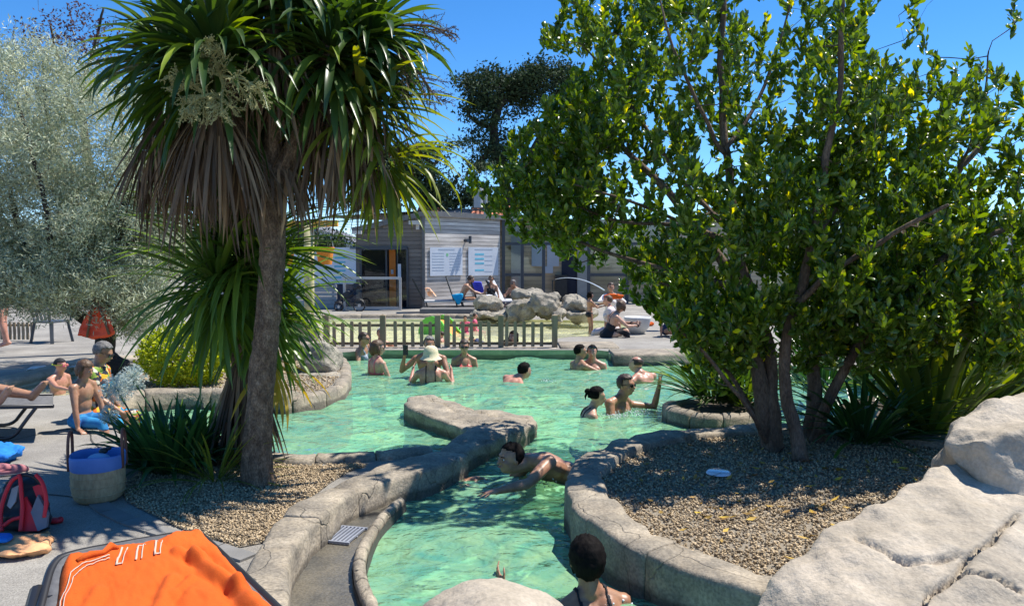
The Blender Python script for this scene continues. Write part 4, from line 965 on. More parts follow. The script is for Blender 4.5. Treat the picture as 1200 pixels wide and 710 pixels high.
leaf_parts(tree, 'leaf', leaf_t(.42, .12, 3), rots, loc, mLeaf)
print('tree tips', n, 'leaves', n * K)

# ---- olive tree on the left
rng = np.random.RandomState(6)
ob = P(122, 442, .15); YO = ob.y + .6
ol = thing('olive_tree', 'silvery grey green olive tree with a dark trunk behind the paddling boy at the left', 'tree', (ob.x, YO, .15))
S = Skel()
S.limb([(ob.x, YO, .15), W(120,420,YO), W(124,395,YO), W(118,360,YO)], .16, .12, 9, seed=2)
S.limb([W(124,392,YO), W(95,372,YO-.1), W(62,350,YO-.2), W(30,300,YO-.3), W(10,220,YO-.3)], .11, .03, 8, seed=3)
S.limb([W(118,362,YO), W(135,300,YO), W(150,220,YO), W(140,120,YO)], .09, .02, 7, seed=4); S.limb([W(118,362,YO), W(100,290,YO+.4), W(70,200,YO+.5), W(50,100,YO+.4)], .07, .02, 7, seed=5)
S.limb([W(62,350,YO-.2), W(60,280,YO-.8), W(45,200,YO-1), W(20,120,YO-.8)], .05, .015, 6, seed=6); S.limb([W(135,300,YO), W(180,260,YO+.3), W(205,200,YO+.5)], .05, .015, 6, seed=7)
tips = []
add_tips(c3(70,200,YO), (2.0,1.7,1.75), 3000, pw=.4, sd=21, th=-.16, s=.9); add_tips(c3(150,260,YO+.2), (.95,1.2,1.25), 1000, sd=22, s=.9)
add_tips(c3(45,320,YO-.5), (1.2,1.0,.62), 900, sd=23); add_tips(c3(25,75,YO), (.6,.8,.5), 260, sd=24); add_tips(c3(160,350,YO), (.6,.8,.5), 400, sd=25)
tips = [t for t in tips if not (600 + 900 * t[0] / t[1] > 235) and 300 - 900 * (t[2] - CAM_H) / t[1] < 398 - max(0, 600 + 900 * t[0] / t[1] - 90) * .1]
tips, dirs = S.twigs(tips, (ob.x, YO, .6), seed=4)
S.g.v = [tuple(Vector(v) - ol.location) for v in S.g.v]; S.g.build('trunk', mBarkO, ol, smooth=True)
S.tw.v = [tuple(Vector(v) - ol.location) for v in S.tw.v]; S.tw.build('twigs', mBarkC, ol, kind='stuff')
T = np.array(tips); n = len(T); K = 42; D = dirs / np.linalg.norm(dirs, axis=1)[:, None]
loc = np.repeat(T, K, 0) + np.repeat(D, K, 0) * rng.uniform(-.3, .1, (n * K, 1)) + rng.normal(0, .055, (n * K, 3))
dr = np.repeat(D, K, 0) * .5 + rng.normal(0, .6, (n * K, 3)) + np.array([0, 0, .15])
rots = basis(dr, rng.uniform(0, 6.28, n * K)) * rng.uniform(.05, .088, (n * K, 1, 1))
inst_np('foliage', *leaf_t(.2, .05, 2), rots, loc - np.array(ol.location), mOlive, ol, kind='stuff')

# ---- strap leaved plants
def blade(elev, L, w, droop, seg=8, fold=.25):
    v = []; f = []; x = z = 0.0; a = elev
    for i in range(seg + 1):
        t = i / seg; a = elev - droop * t ** 1.4; k = (.45 + .55 * min(1, t * 4)) * (1 - max(0, (t - .55) / .45) ** 1.6); k = max(k, .02)
        nx, nz = -math.sin(a), math.cos(a); v += [(x + nx * w * fold * k, -w / 2 * k, z + nz * w * fold * k), (x, 0, z), (x + nx * w * fold * k, w / 2 * k, z + nz * w * fold * k)]
        x += math.cos(a) * L / seg; z += math.sin(a) * L / seg
    for i in range(seg):
        a_ = i * 3; f += [(a_, a_ + 1, a_ + 4, a_ + 3), (a_ + 1, a_ + 2, a_ + 5, a_ + 4)]
    return np.array(v, float), np.array(f)
def rotz(a, s=1.0, tilt=0.0):
    return np.array(Matrix.Rotation(a, 3, 'Z') @ Matrix.Rotation(tilt, 3, 'X')) * s
def strap_head(root, name, mat, center, specs, rng, n_obj, r0=.04, extra=None, spread_z=.25, parts=None):
    """specs: (elev range deg, L range, w, droop range deg, count)"""
    L0 = np.array(root.location); stuff_v = []; stuff_f = []; off = 0
    for (e0, e1, l0, l1, w, dr0, dr1, cnt) in specs:
        for q in range(6):
            e = R(e0 + (e1 - e0) * (q + .5) / 6); tm = blade(e, (l0 + l1) / 2, w, R(rng.uniform(dr0, dr1))); me = None
            for k in range(cnt // 6):
                a = rng.uniform(0, 2 * math.pi); s = rng.uniform(l0, l1) / ((l0 + l1) / 2); rt = rotz(a, s, rng.uniform(-.2, .2))
                c = np.array(center) + np.array([math.cos(a) * r0, math.sin(a) * r0, -spread_z * (1 - (e - R(-70)) / R(160)) + rng.uniform(-.03, .03)])
                if rng.uniform() < n_obj:
                    if me is None: me = np_mesh_data(name, tm[0], [tm[1]], mat, True)
                    m4 = Matrix([[*rt[i], 0] for i in range(3)] + [[0, 0, 0, 1]]); m4.translation = Vector(c - L0); link(name, me, root, mat4=m4)
                else:
                    stuff_v.append(tm[0] @ rt.T + c - L0); stuff_f.append(tm[1] + off); off += len(tm[0])
    if stuff_v:
        np_mesh(name + '_mass', np.concatenate(stuff_v), [np.concatenate(stuff_f)], mat, root, True, kind='stuff')

def bark_trunk(root, pts, r, n=14, mat=None, name='trunk', flare=.25):
    pts = smooth_loop([Vector(p) for p in pts], 2, False); pl = resample(pts, .035); k = len(pl); g = G(); rr = []
    for i in range(k): rr.append((r[0] + (r[1] - r[0]) * i / (k - 1)) * (1 + flare * math.exp(-i * .035 / .12)))
    g.tube([p - root.location for p in pl], rr, n + 10)
    m = n + 10
    for i in range(len(g.v)):
        v = Vector(g.v[i]); c = pl[min(i // m, k - 1)] - root.location; d = (v - c)
        if d.length > .01: g.v[i] = tuple(v + d.normalized() * (.018 * fbm(Vector((d.normalized().x * 2, d.normalized().y * 2, v.z * 1.2)) + Vector((9,9,9)), 2.2, 4) + .008 * fbm(v, 30, 2)))
    return g.build(name, mat or mBarkC, root, smooth=True)

# big cabbage tree
rng = np.random.RandomState(8)
cb_ = P(303, 568, .15); YC = cb_.y
ct = thing('cabbage_tree', 'tall cabbage palm with corky trunk, drooping green straps and a skirt of dead brown leaves', 'palm tree', tuple(cb_))
bark_trunk(ct, [cb_, W(301,530,YC), W(306,450,YC), W(318,330,YC), W(321,250,YC), W(320,205,YC)], (.098, .080))
heads = [W(250,50,YC-.25), W(388,45,YC+.1), W(318,-50,YC), W(205,55,YC+.1), W(432,30,YC+.35), W(330,60,YC+.6)]
for i, (h, a) in enumerate(zip(heads, (.07, .075, .06, .045, .05, .05))):
    m = W(320,205,YC); side = h.lerp(m, .5); side.x += (h.x - m.x) * .18; side.z -= .08
    bark_trunk(ct, [m - Vector((0,0,.06)), side, h], (a, a * .8), 8, name='branch', flare=0)
for i, h in enumerate(heads):
    big = (.84, .84, .8, .68, .68, .62)[i]
    strap_head(ct, 'leaf', mCord, h, [(55, 88, .5 * big, .75 * big, .045, 10, 40, 24), (20, 60, .65 * big, .9 * big, .05, 40, 95, 54), (-20, 25, .7 * big, 1.1 * big, .054, 60, 95, 66), (-60, -20, .65 * big, 1.05 * big, .046, 15, 35, 54)], rng, .29 if i < 5 else .1)
    strap_head(ct, 'dead_leaf', mDead, h - Vector((0, 0, .22)), [(-89, -50, .45, .85, .019, 10, 45, 132 if i < 4 else 60)], rng, .35, r0=.12, spread_z=.3)
    if i not in (4, 5): strap_head(ct, 'dead_leaf', mDead, h - Vector((0, 0, .35)), [(-89, -72, .4, .85, .017, -5, 18, 72)], rng, .3, r0=.22, spread_z=.3)
# scattered dead leaves round the fork
strap_head(ct, 'dead_leaf', mDead, W(322,150,YC), [(-89, -66, .2, .5, .026, 0, 20, 48)], rng, .3, r0=.16, spread_z=.3)
strap_head(ct, 'leaf', mCordY, W(425,110,YC+.2), [(20, 60, .5, .75, .045, 60, 110, 36), (-50, 20, .55, .85, .045, 40, 75, 54)], rng, .3)
strap_head(ct, 'leaf', mCordY, W(452,165,YC+.3), [(-30, 30, .5, .75, .04, 60, 95, 36), (-80, -30, .4, .7, .036, 5, 30, 36)], rng, .3, r0=.06)
# flower plume
def plume(root, base, d, L, seed, mat, n1=17, name='flower_plume'):
    r = random.Random(seed); g = G(); base = Vector(base) - root.location; d = Vector(d).normalized(); main = [base, base + d * L * .5 + Vector((0,0,.03)), base + d * L]
    g.tube(main, [.012, .009, .004], 5)
    for i in range(n1):
        t = .15 + .8 * i / n1; p = base + d * L * t; sd = Vector((r.gauss(0,1), r.gauss(0,1), r.gauss(0,.8))); sd = (sd - d * sd.dot(d)).normalized() * .8 + d * .7
        l1 = L * .55 * (1.05 - t * .7); e = p + sd * l1 + Vector((0, 0, -.03)); g.tube([p, p.lerp(e, .5) + Vector((0,0,.01)), e], [.0035,.0028,.0015], 4)
        for j in range(8):
            q = p.lerp(e, .15 + .8 * j / 8); s2 = (sd + Vector((r.gauss(0,.8), r.gauss(0,.8), r.gauss(0,.8)))).normalized(); l2 = l1 * .42; e2 = q + s2 * l2
            g.tube([q, e2], [.0022, .0014], 3, cap=False)
            for b in range(5): c = q.lerp(e2, (b + .5) / 5); g.ell(c + Vector((r.gauss(0,.004), r.gauss(0,.004), r.gauss(0,.004))), (.0034,.0034,.0034), 4, 3)
    g.build(name, mat, root)
plume(ct, W(262,100,YC-.55), (-.10,-.35,.5), .30, 1, mFlower, 22); plume(ct, W(255,125,YC-.6), (-.45,-.2,.35), .33, 2, mFlower); plume(ct, W(262,90,YC-.6), (.6,-.3,-.25), .36, 3, mFlower); plume(ct, W(250,110,YC-.65), (-.3,-.4,-.35), .26, 4, mFlower)
plume(ct, W(262,95,YC-.6), (.1,-.4,-.6), .30, 7, mFlower)
plume(ct, W(465,60,YC+.1), (.5,0,-.6), .5, 5, mDead, 14); plume(ct, W(470,30,YC+.2), (.8,.1,-.1), .4, 6, mDead, 14)
# lower cabbage tree behind
rng = np.random.RandomState(9)
c2 = P(276, 556, .15) + Vector((0, .35, 0)); YD = c2.y
c2t = thing('cabbage_tree', 'shorter cabbage palm with a wide green head just left of and behind the tall trunk', 'palm tree', tuple(c2))
bark_trunk(c2t, [c2, W(280,450,YD), W(286,370,YD), W(290,300,YD)], (.07, .06))
for h, s, cnt in ((W(288,285,YD), 1.15, 78), (W(255,320,YD-.15), 1.0, 48), (W(316,350,YD+.1), .84, 42)):
    strap_head(c2t, 'leaf', mCordL, h, [(50, 88, .6 * s, .85 * s, .04, 5, 30, cnt), (10, 55, .7 * s, .95 * s, .04, 25, 70, cnt), (-30, 12, .6 * s, .9 * s, .038, 35, 70, cnt), (-70, -30, .5 * s, .8 * s, .035, 5, 25, cnt)], rng, .5)
strap_head(c2t, 'dead_leaf', mDead, W(285,400,YD-.03), [(-89, -70, .5, 1.0, .03, 0, 15, 132)], rng, .6, r0=.09, spread_z=.2)
strap_head(c2t, 'dead_leaf', mDead, W(280,470,YD-.03), [(-89, -72, .3, .6, .03, -20, 15, 102)], rng, .3, r0=.1, spread_z=.2)
strap_head(c2t, 'yellow_leaf', M('yellow_strap_leaf', (.35,.25,.03), (.5,.36,.05), rough=.5, trans=.3), W(318,400,YD-.05), [(-60, -20, .4, .65, .035, 20, 50, 12)], rng, 1, r0=.05)

# agapanthus clump with flower heads
def clump(name, label, cat, c, n, L, w, rng, mat, e=(25, 85), dr=(20, 80), r0=.12, group=None, nobj=1.0, root=None):
    root = root or thing(name, label, cat, tuple(c), 0, group)
    strap_head(root, 'leaf', mat, np.array(c) + np.array([0, 0, .02]), [(e[0], (e[0] + e[1]) / 2, L * .85, L * 1.1, w, dr[0], dr[1], n // 2), ((e[0] + e[1]) / 2, e[1], L * .8, L * 1.1, w, dr[0] * .6, dr[1] * .7, n // 2)], rng, nobj, r0=r0, spread_z=0)
    return root
rng = np.random.RandomState(10)
ag = clump('agapanthus', 'dark green agapanthus clump with pale blue flower heads on tall stalks by the straw basket', 'plant', P(205, 552, .15), 132, .55, .042, rng, mAgap, r0=.16)
clump('agapanthus', '', '', P(180, 545, .15), 60, .48, .04, rng, mAgap, r0=.12, root=ag); clump('agapanthus', '', '', P(240, 540, .15), 60, .5, .04, rng, mAgap, r0=.12, root=ag)
agl = ag.location
for (bx, by, mx, my, hx, hy, Yh, hr) in ((192,540,165,505,137,440,6.35,.125), (208,540,185,490,155,428,6.6,.12), (150,548,140,520,128,470,6.2,.07)):
    b_ = P(bx, by, .2); h_ = W(hx, hy + 16, Yh); m_ = W(mx, my, (b_.y + Yh) / 2); G().tube([p - agl for p in smooth_loop([b_, m_, h_], 2, False)], .007, 6).build('flower_stalk', mAgap, ag, smooth=True)
    g = G(); r = random.Random(int(hx))
    for k in range(int(260 * hr / .16)):
        d = Vector((r.gauss(0,1), r.gauss(0,1), r.gauss(0,1))).normalized(); rr_ = hr * r.uniform(.55, 1.0); p0 = h_ - agl; p1 = p0 + d * rr_
        g.tube([p0, p1], [.0015, .0015], 3, cap=False); q = d.orthogonal().normalized()
        for j in range(5):
            a_ = q.copy(); a_.rotate(Matrix.Rotation(j * 1.2566, 3, d)); g.add([p1, p1 + a_ * .008 + d * .010, p1 + a_ * .015 + d * .022, p1 + a_.cross(d) * .006 + a_ * .009 + d * .012], [(0,1,2,3)])
    g.build('flower_head', mBlue, ag, kind='stuff')
# thin long grass-like leaves in front
rng = np.random.RandomState(31)
lg = clump('strap_plant', 'loose tuft of long thin arching green leaves in front of the palm trunk', 'plant', P(252, 566, .15), 48, .62, .016, rng, mCordY, e=(8, 70), dr=(20, 70), r0=.05)

# yellow green bush
rng = np.random.RandomState(12)
yb = P(200, 458, .15); yb.y += .45
bu = thing('golden_bush', 'rounded bush with bright yellow green leaves behind the palm, lit by the sun', 'bush', tuple(yb))
p, v = ell_pts(2300, (0, 0, .36), (.56, .42, .38), rng, .16); p = p[p[:, 2] > .02]; p += rng.normal(0, .015, p.shape); n = len(p); K = 3
loc = np.repeat(p, K, 0) + rng.normal(0, .02, (n * K, 3)); d = (loc - np.array([0, 0, .2])) * 1.5 + rng.normal(0, .5, loc.shape) + [0, 0, .3]
leafs = basis(d, rng.uniform(0, 6.28, n * K)) * rng.uniform(.035, .06, (n * K, 1, 1)); inst_np('foliage', *leaf_t(.75, .1, 2), leafs, loc, mYel, bu, kind='stuff')
g = G()
for k in range(14):
    a = k * .45; g.tube([(0, 0, 0), (.15 * math.cos(a), .12 * math.sin(a), .25), (.4 * math.cos(a), .3 * math.sin(a), .55)], [.015, .01, .005], 5)
g.build('stems', mBarkO, bu, kind='stuff')

# flax and strap plants on the right
rng = np.random.RandomState(13)
def fx(label, px, py, z, n, L, w, e=(30, 88), dr=(10, 60), mat=None, r0=.14, dy=0, cat='plant', name='flax_plant', nobj=.8):
    c = P(px, py, z); c.y += dy; return clump(name, label, cat, c, n, L, w, rng, mat or mPhor, e, dr, r0, 'strap leaved plants around the pool', nobj=nobj)
fx('flax clump with tall yellow green blades just left of and behind the upper boulder', 1090, 512, .2, 120, 1.3, .06)
fx('flax clump at the right edge with broad pale blades above the upper boulder', 1185, 478, .2, 110, 1.35, .065, dy=.3)
fx('dark low strap plant between the tree stems and the flax clumps', 1010, 518, .2, 130, .85, .035, e=(10, 75), dr=(30, 90), mat=mAgap)
fx('strap plant with arching dark blades right behind the tree trunks', 985, 470, .2, 100, .9, .04, e=(20, 85), dr=(20, 70), mat=mAgap, dy=.5)
fx('tall flax clump far back at the right under the tree', 1060, 440, .2, 110, 1.2, .055, dy=.2)
fx('bushy flax clump at the far right behind the other flax clumps', 1240, 450, .2, 110, 1.4, .06, dy=.4)
fx('green strap plant filling the small round planter in the pool', 838, 470, .15, 150, .75, .034, e=(15, 88), dr=(20, 80), mat=mCord, r0=.16, name='strap_plant', nobj=1.0)
fx('second tuft of green straps at the right rim of the small round planter', 872, 474, .15, 100, .7, .034, e=(15, 88), dr=(20, 80), mat=mCord, r0=.12, name='strap_plant', nobj=1.0)

# ---- far conifers behind the bath house
def far_tree(label, base, trunk_pts, blobs, seed, leafscale=(.16, .42), dens=1.0, lay=.45, name='cypress_tree'):
    r = np.random.RandomState(seed); root = thing(name, label, 'tree', (base[0], base[1], .15)); L0 = np.array(root.location); S = Skel()
    for i, (pts, a, b) in enumerate(trunk_pts): S.limb(pts, a, b, 7, wob=.2, seed=i + seed)
    tp = []
    for (c, rr, n) in blobs:
        n = int(n * 1.5)
        v = r.normal(size=(int(n * dens * 1.35), 3)); v /= np.linalg.norm(v, axis=1)[:, None]; p = np.array(c) + v * r.uniform(.3, 1, (len(v), 1)) ** .5 * np.array(rr); p = p[clumpy(p, .5, -.06, seed)]; tp += list(map(tuple, p))
    tp, dr = S.twigs(tp, trunk_pts[0][0][0][:], rt=.02, seed=seed, r_mid=.07)
    S.g.v = [tuple(Vector(v) - root.location) for v in S.g.v]; S.g.build('trunk', mBarkO, root, smooth=True); S.tw.v = [tuple(Vector(v) - root.location) for v in S.tw.v]; S.tw.build('branches', mBarkO, root, kind='stuff')
    T = np.array(tp); K = 44; n = len(T); loc = np.repeat(T, K, 0) + r.normal(0, 1, (n * K, 3)) * np.array([.38, .38, .36 * lay]); d = r.normal(size=(n * K, 3)) + [.3, 0, .45]
    inst_np('foliage', *leaf_t(.45, .1, 2), basis(d, r.uniform(0, 6.28, n * K)) * r.uniform(*leafscale, (n * K, 1, 1)), loc - L0, mConif, root, kind='stuff')
Yp = 46
def w3(px, py, Y=Yp): return W(px, py, Y)
far_tree('tall dark pine with a flat topped ragged crown behind the bath house roof', (w3(600,300).x, Yp),
    [([w3(606,285), w3(600,240), w3(585,200), w3(575,150), w3(590,110)], .5, .2), ([w3(600,240), w3(625,180), w3(650,120), w3(665,95)], .35, .15), ([w3(578,170), w3(562,190), w3(545,205)], .15, .08), ([w3(575,150), w3(552,140), w3(545,125)], .18, .08)],
    [(w3(575,110), (1.9,1.6,1.1), 60), (w3(600,90), (2.0,1.6,.7), 60), (w3(640,95), (2.6,1.8,1.3), 80), (w3(672,110), (2.2,1.8,1.6), 60), (w3(545,100), (.8,1,.5), 10), (w3(565,140), (1.3,1.2,1.2), 36), (w3(600,130), (1.6,1.4,1.2), 40), (w3(560,165), (1.0,1.2,.9), 18), (w3(625,150), (2.6,1.5,1.6), 50), (w3(575,185), (1.4,1.2,.8), 22), (w3(640,200), (3,1.8,2.4), 60)], 51, leafscale=(.13, .30))
Yp2 = 40
def w2_(px, py): return W(px, py, Yp2)
far_tree('wide layered dark cypress low behind the bath house roof', (w2_(505,300).x, Yp2),
    [([w2_(505,300), w2_(502,260), w2_(500,225), w2_(505,190)], .4, .15), ([w2_(502,255), w2_(485,225), w2_(475,200)], .2, .08), ([w2_(502,250), w2_(525,225), w2_(540,205)], .2, .08)],
    [(w2_(500,182), (1.7,1.4,.45), 40), (w2_(520,180), (1.3,1.2,.4), 26), (w2_(535,172), (.9,.9,.25), 14), (w2_(478,200), (1.3,1.2,.5), 30), (w2_(515,205), (2.0,1.4,.5), 44), (w2_(545,195), (1.1,1.1,.35), 18), (w2_(490,225), (1.9,1.3,.5), 40), (w2_(530,228), (1.5,1.2,.4), 26), (w2_(552,238), (1.1,1,.25), 14), (w2_(555,222), (.8,.9,.2), 9), (w2_(500,240), (2.0,1.2,.4), 26), (w2_(470,232), (.9,.9,.4), 20), (w2_(455,215), (1.3,1.2,.5), 40), (w2_(440,190), (1.2,1,.5), 30), (w2_(430,235), (1.2,1,.5), 30)], 52, leafscale=(.11, .27), lay=.3)
far_tree('dull green bushy tree behind the banner fence next to the orange bucket', (W(400,300,34).x, 34), [([W(400,300,34), W(400,285,34), W(400,275,34)], .15, .08)],
    [(W(405,290,34), (.95,1,.75), 70), (W(375,293,34), (.7,.8,.4), 40), (W(345,290,34), (1.2,1,.8), 60)], 53, leafscale=(.08, .2), name='bushy_tree')
far_tree('dark hedge like tree far off at the left behind the olive', (W(60,300,40).x, 40), [([W(60,330,40), W(60,290,40)], .2, .1)],
    [(W(0,300,40), (4,2,2), 150), (W(130,300,40), (4.5,2,1.8), 150), (W(240,300,40), (2.5,2,1.4), 80)], 54, leafscale=(.15, .4), name='hedge_tree')
far_tree('dark green tree far behind the white building at the right', (W(1010,300,48).x, 48), [([W(1010,330,48), W(1010,260,48)], .3, .1)],
    [(W(960,270,48), (4,2,2.3), 140), (W(1060,280,48), (4.5,2,1.8), 140), (W(880,275,48), (4,2,2.), 100)], 55, leafscale=(.2, .45), name='far_tree')
# bare twiggy tree at the top left
rng = np.random.RandomState(15)
tw = thing('bare_tree', 'thin twiggy tree with few dark leaves behind the top of the olive at upper left', 'tree', (W(122,300,13).x, 13, .15))
S = Skel(); S.limb([tuple(tw.location), W(120,300,13), W(100,180,13), W(95,90,13)], .12, .04, 7); S.limb([W(90,140,13), W(70,80,13), W(60,30,13)], .04, .015, 6); S.limb([W(92,110,13), W(110,60,13), W(120,10,13)], .04, .015, 6)
tips = []; add_tips(c3(85,45,13), (.85,.8,.75), 240, pw=.5, sd=41, th=-.3)
tips, dirs = S.twigs(tips, tuple(W(85,140,13)), seed=9, r_mid=.012)
S.g.v = [tuple(Vector(v) - tw.location) for v in S.g.v]; S.g.build('trunk', mBarkO, tw, smooth=True); S.tw.v = [tuple(Vector(v) - tw.location) for v in S.tw.v]; S.tw.build('twigs', mBark, tw, kind='stuff')
T = np.array(tips); n = len(T); K = 5; loc = np.repeat(T, K, 0) + rng.normal(0, .06, (n * K, 3))
inst_np('foliage', *leaf_t(.6, .1, 2), basis(rng.normal(size=(n * K, 3)), rng.uniform(0, 6, n * K)) * rng.uniform(.04, .07, (n * K, 1, 1)), loc - np.array(tw.location), M('purple_leaf', (.05,.03,.035), (.12,.06,.05), trans=.2), tw, kind='stuff')
# ------------------------------------------------------------------ people
def skinm(name, c, r=.42):
    return M(name, tuple(x * .88 for x in c), tuple(x * 1.08 for x in c), rough=r, scale=7, spec=.45, bump=.3, bscale=60, bdist=.004, dirt=(c[0]*.72,c[1]*.55,c[2]*.5), dirt_scale=9, grain=(26,.09))
sk_tan = skinm('tan_skin', (.46,.255,.155)); sk_light = skinm('light_skin', (.60,.38,.27)); sk_dark = skinm('deep_tan_skin', (.40,.21,.125)); sk_pink = skinm('flushed_skin', (.60,.31,.22))
h_black = M('black_hair', (.006,.005,.005), (.012,.010,.009), spec=.06, rough=.7, scale=60, stretch=(1,1,.2), bump=.5, bscale=120, bdist=.006)
h_brown = M('brown_hair', (.075,.04,.022), (.13,.075,.04), rough=.5, scale=60, stretch=(1,1,.2), bump=.5, bscale=120, bdist=.006)
h_dbrown = M('dark_brown_hair', (.03,.018,.012), (.06,.035,.022), rough=.5, scale=60, stretch=(1,1,.2), bump=.5, bscale=120, bdist=.006)
h_grey = M('grey_hair', (.07,.065,.06), (.22,.21,.2), rough=.6, scale=60, bump=.5, bscale=120, bdist=.006)
h_white = M('white_hair', (.5,.48,.45), (.65,.63,.6), rough=.6, scale=60, bump=.5, bscale=120, bdist=.006)
mEye = M('eye_dark', (.03,.02,.015), None, rough=.1); mEyeW = M('eye_white', (.7,.68,.65), None, rough=.2); mLip = M('lips', (.42,.14,.11), (.48,.17,.13), rough=.4)
mShade = M('sunglass_lens', (.008,.008,.01), None, rough=.08, spec=.8)
def cloth(name, a, b=None, scale=14, **k): return M(name, a, b or tuple(x * 1.2 for x in a), rough=.75, scale=scale, **k)
c_black = cloth('black_swimwear', (.012,.012,.016)); c_navy = cloth('navy_swimwear', (.02,.035,.09)); c_red = cloth('red_bikini', (.45,.04,.05)); c_white = cloth('white_cloth', (.7,.68,.66))
c_pinkc = cloth('pink_swimwear', (.65,.12,.2)); c_tur = cloth('turquoise_trunks', (.01,.10,.32), (.03,.30,.55), 9); c_blueW = cloth('blue_white_swimwear', (.02,.04,.12), (.6,.65,.7), 16); c_orange = cloth('orange_cloth', (.82,.20,.02), (.88,.26,.04), 3)
def floral():
    m = bpy.data.materials.new('floral_print'); m.use_nodes = True; N = m.node_tree.nodes; L = m.node_tree.links; tc = N.new('ShaderNodeTexCoord')
    vo = N.new('ShaderNodeTexVoronoi'); vo.inputs['Scale'].default_value = 24; L.new(tc.outputs['Object'], vo.inputs['Vector'])
    rp = N.new('ShaderNodeValToRGB'); rp.color_ramp.interpolation = 'CONSTANT'; sp = N.new('ShaderNodeSeparateColor'); L.new(vo.outputs['Color'], sp.inputs[0]); L.new(sp.outputs[0], rp.inputs[0])
    el = rp.color_ramp.elements; cs = [(0,(.012,.015,.03)),(.38,(.75,.42,.02)),(.55,(.02,.25,.4)),(.68,(.2,.3,.04)),(.8,(.55,.5,.4)),(.9,(.6,.15,.02))]
    for i, (p, c) in enumerate(cs):
        e = el[i] if i < 2 else el.new(p); e.position = p; e.color = (*c, 1)
    N['Principled BSDF'].inputs['Roughness'].default_value = .8; L.new(rp.outputs[0], N['Principled BSDF'].inputs['Base Color']); return m
c_floral = floral()
def segdist(p, a, b):
    ab = b - a; t = max(0, min(1, (p - a).dot(ab) / ab.length_squared)); return (p - (a + ab * t)).length, t
DN = (0, 0, -1)
def hand_g(g, w, d, nrm, s, vox, curl=.5, spread=.0, side=1):
    """palm and five fingers; d along the hand, nrm = palm normal, side = +1 thumb towards d x nrm"""
    d = Vector(d).normalized(); nrm = Vector(nrm); nrm = (nrm - d * nrm.dot(d)).normalized(); x = d.cross(nrm) * side
    fr = max(.0085 * s, vox * .62); Rm = Matrix((x, nrm, d)).transposed()
    g.ell(w + d * .045 * s, (.040 * s, .016 * s + vox * .2, .052 * s), 10, 8, Rm); g.cap(w - d * .02 * s, w + d * .03 * s, .024 * s, .026 * s, 8)
    for k, (o, ln) in enumerate(((.030, .070), (.010, .080), (-.010, .074), (-.030, .058))):
        b = w + d * .085 * s + x * o * s; dd = (d + x * (o * (5 + spread * 14))).normalized(); c = curl * (1 + .12 * k)
        p1 = b + (dd * math.cos(c * .5) + nrm * math.sin(c * .5)) * ln * .5 * s; p2 = p1 + (dd * math.cos(c * 1.3) + nrm * math.sin(c * 1.3)) * ln * .55 * s
        g.cap(b - dd * .01 * s, p1, fr, fr * .93, 6); g.cap(p1, p2, fr * .93, fr * .8, 6)
    b = w + d * .03 * s + x * .034 * s; p1 = b + (x * .75 + d * .65 + nrm * .3).normalized() * .036 * s; p2 = p1 + (x * .35 + d * .9 + nrm * .35).normalized() * .032 * s
    g.cap(b, p1, fr * 1.2, fr * 1.05, 6); g.cap(p1, p2, fr * 1.05, fr * .85, 6)

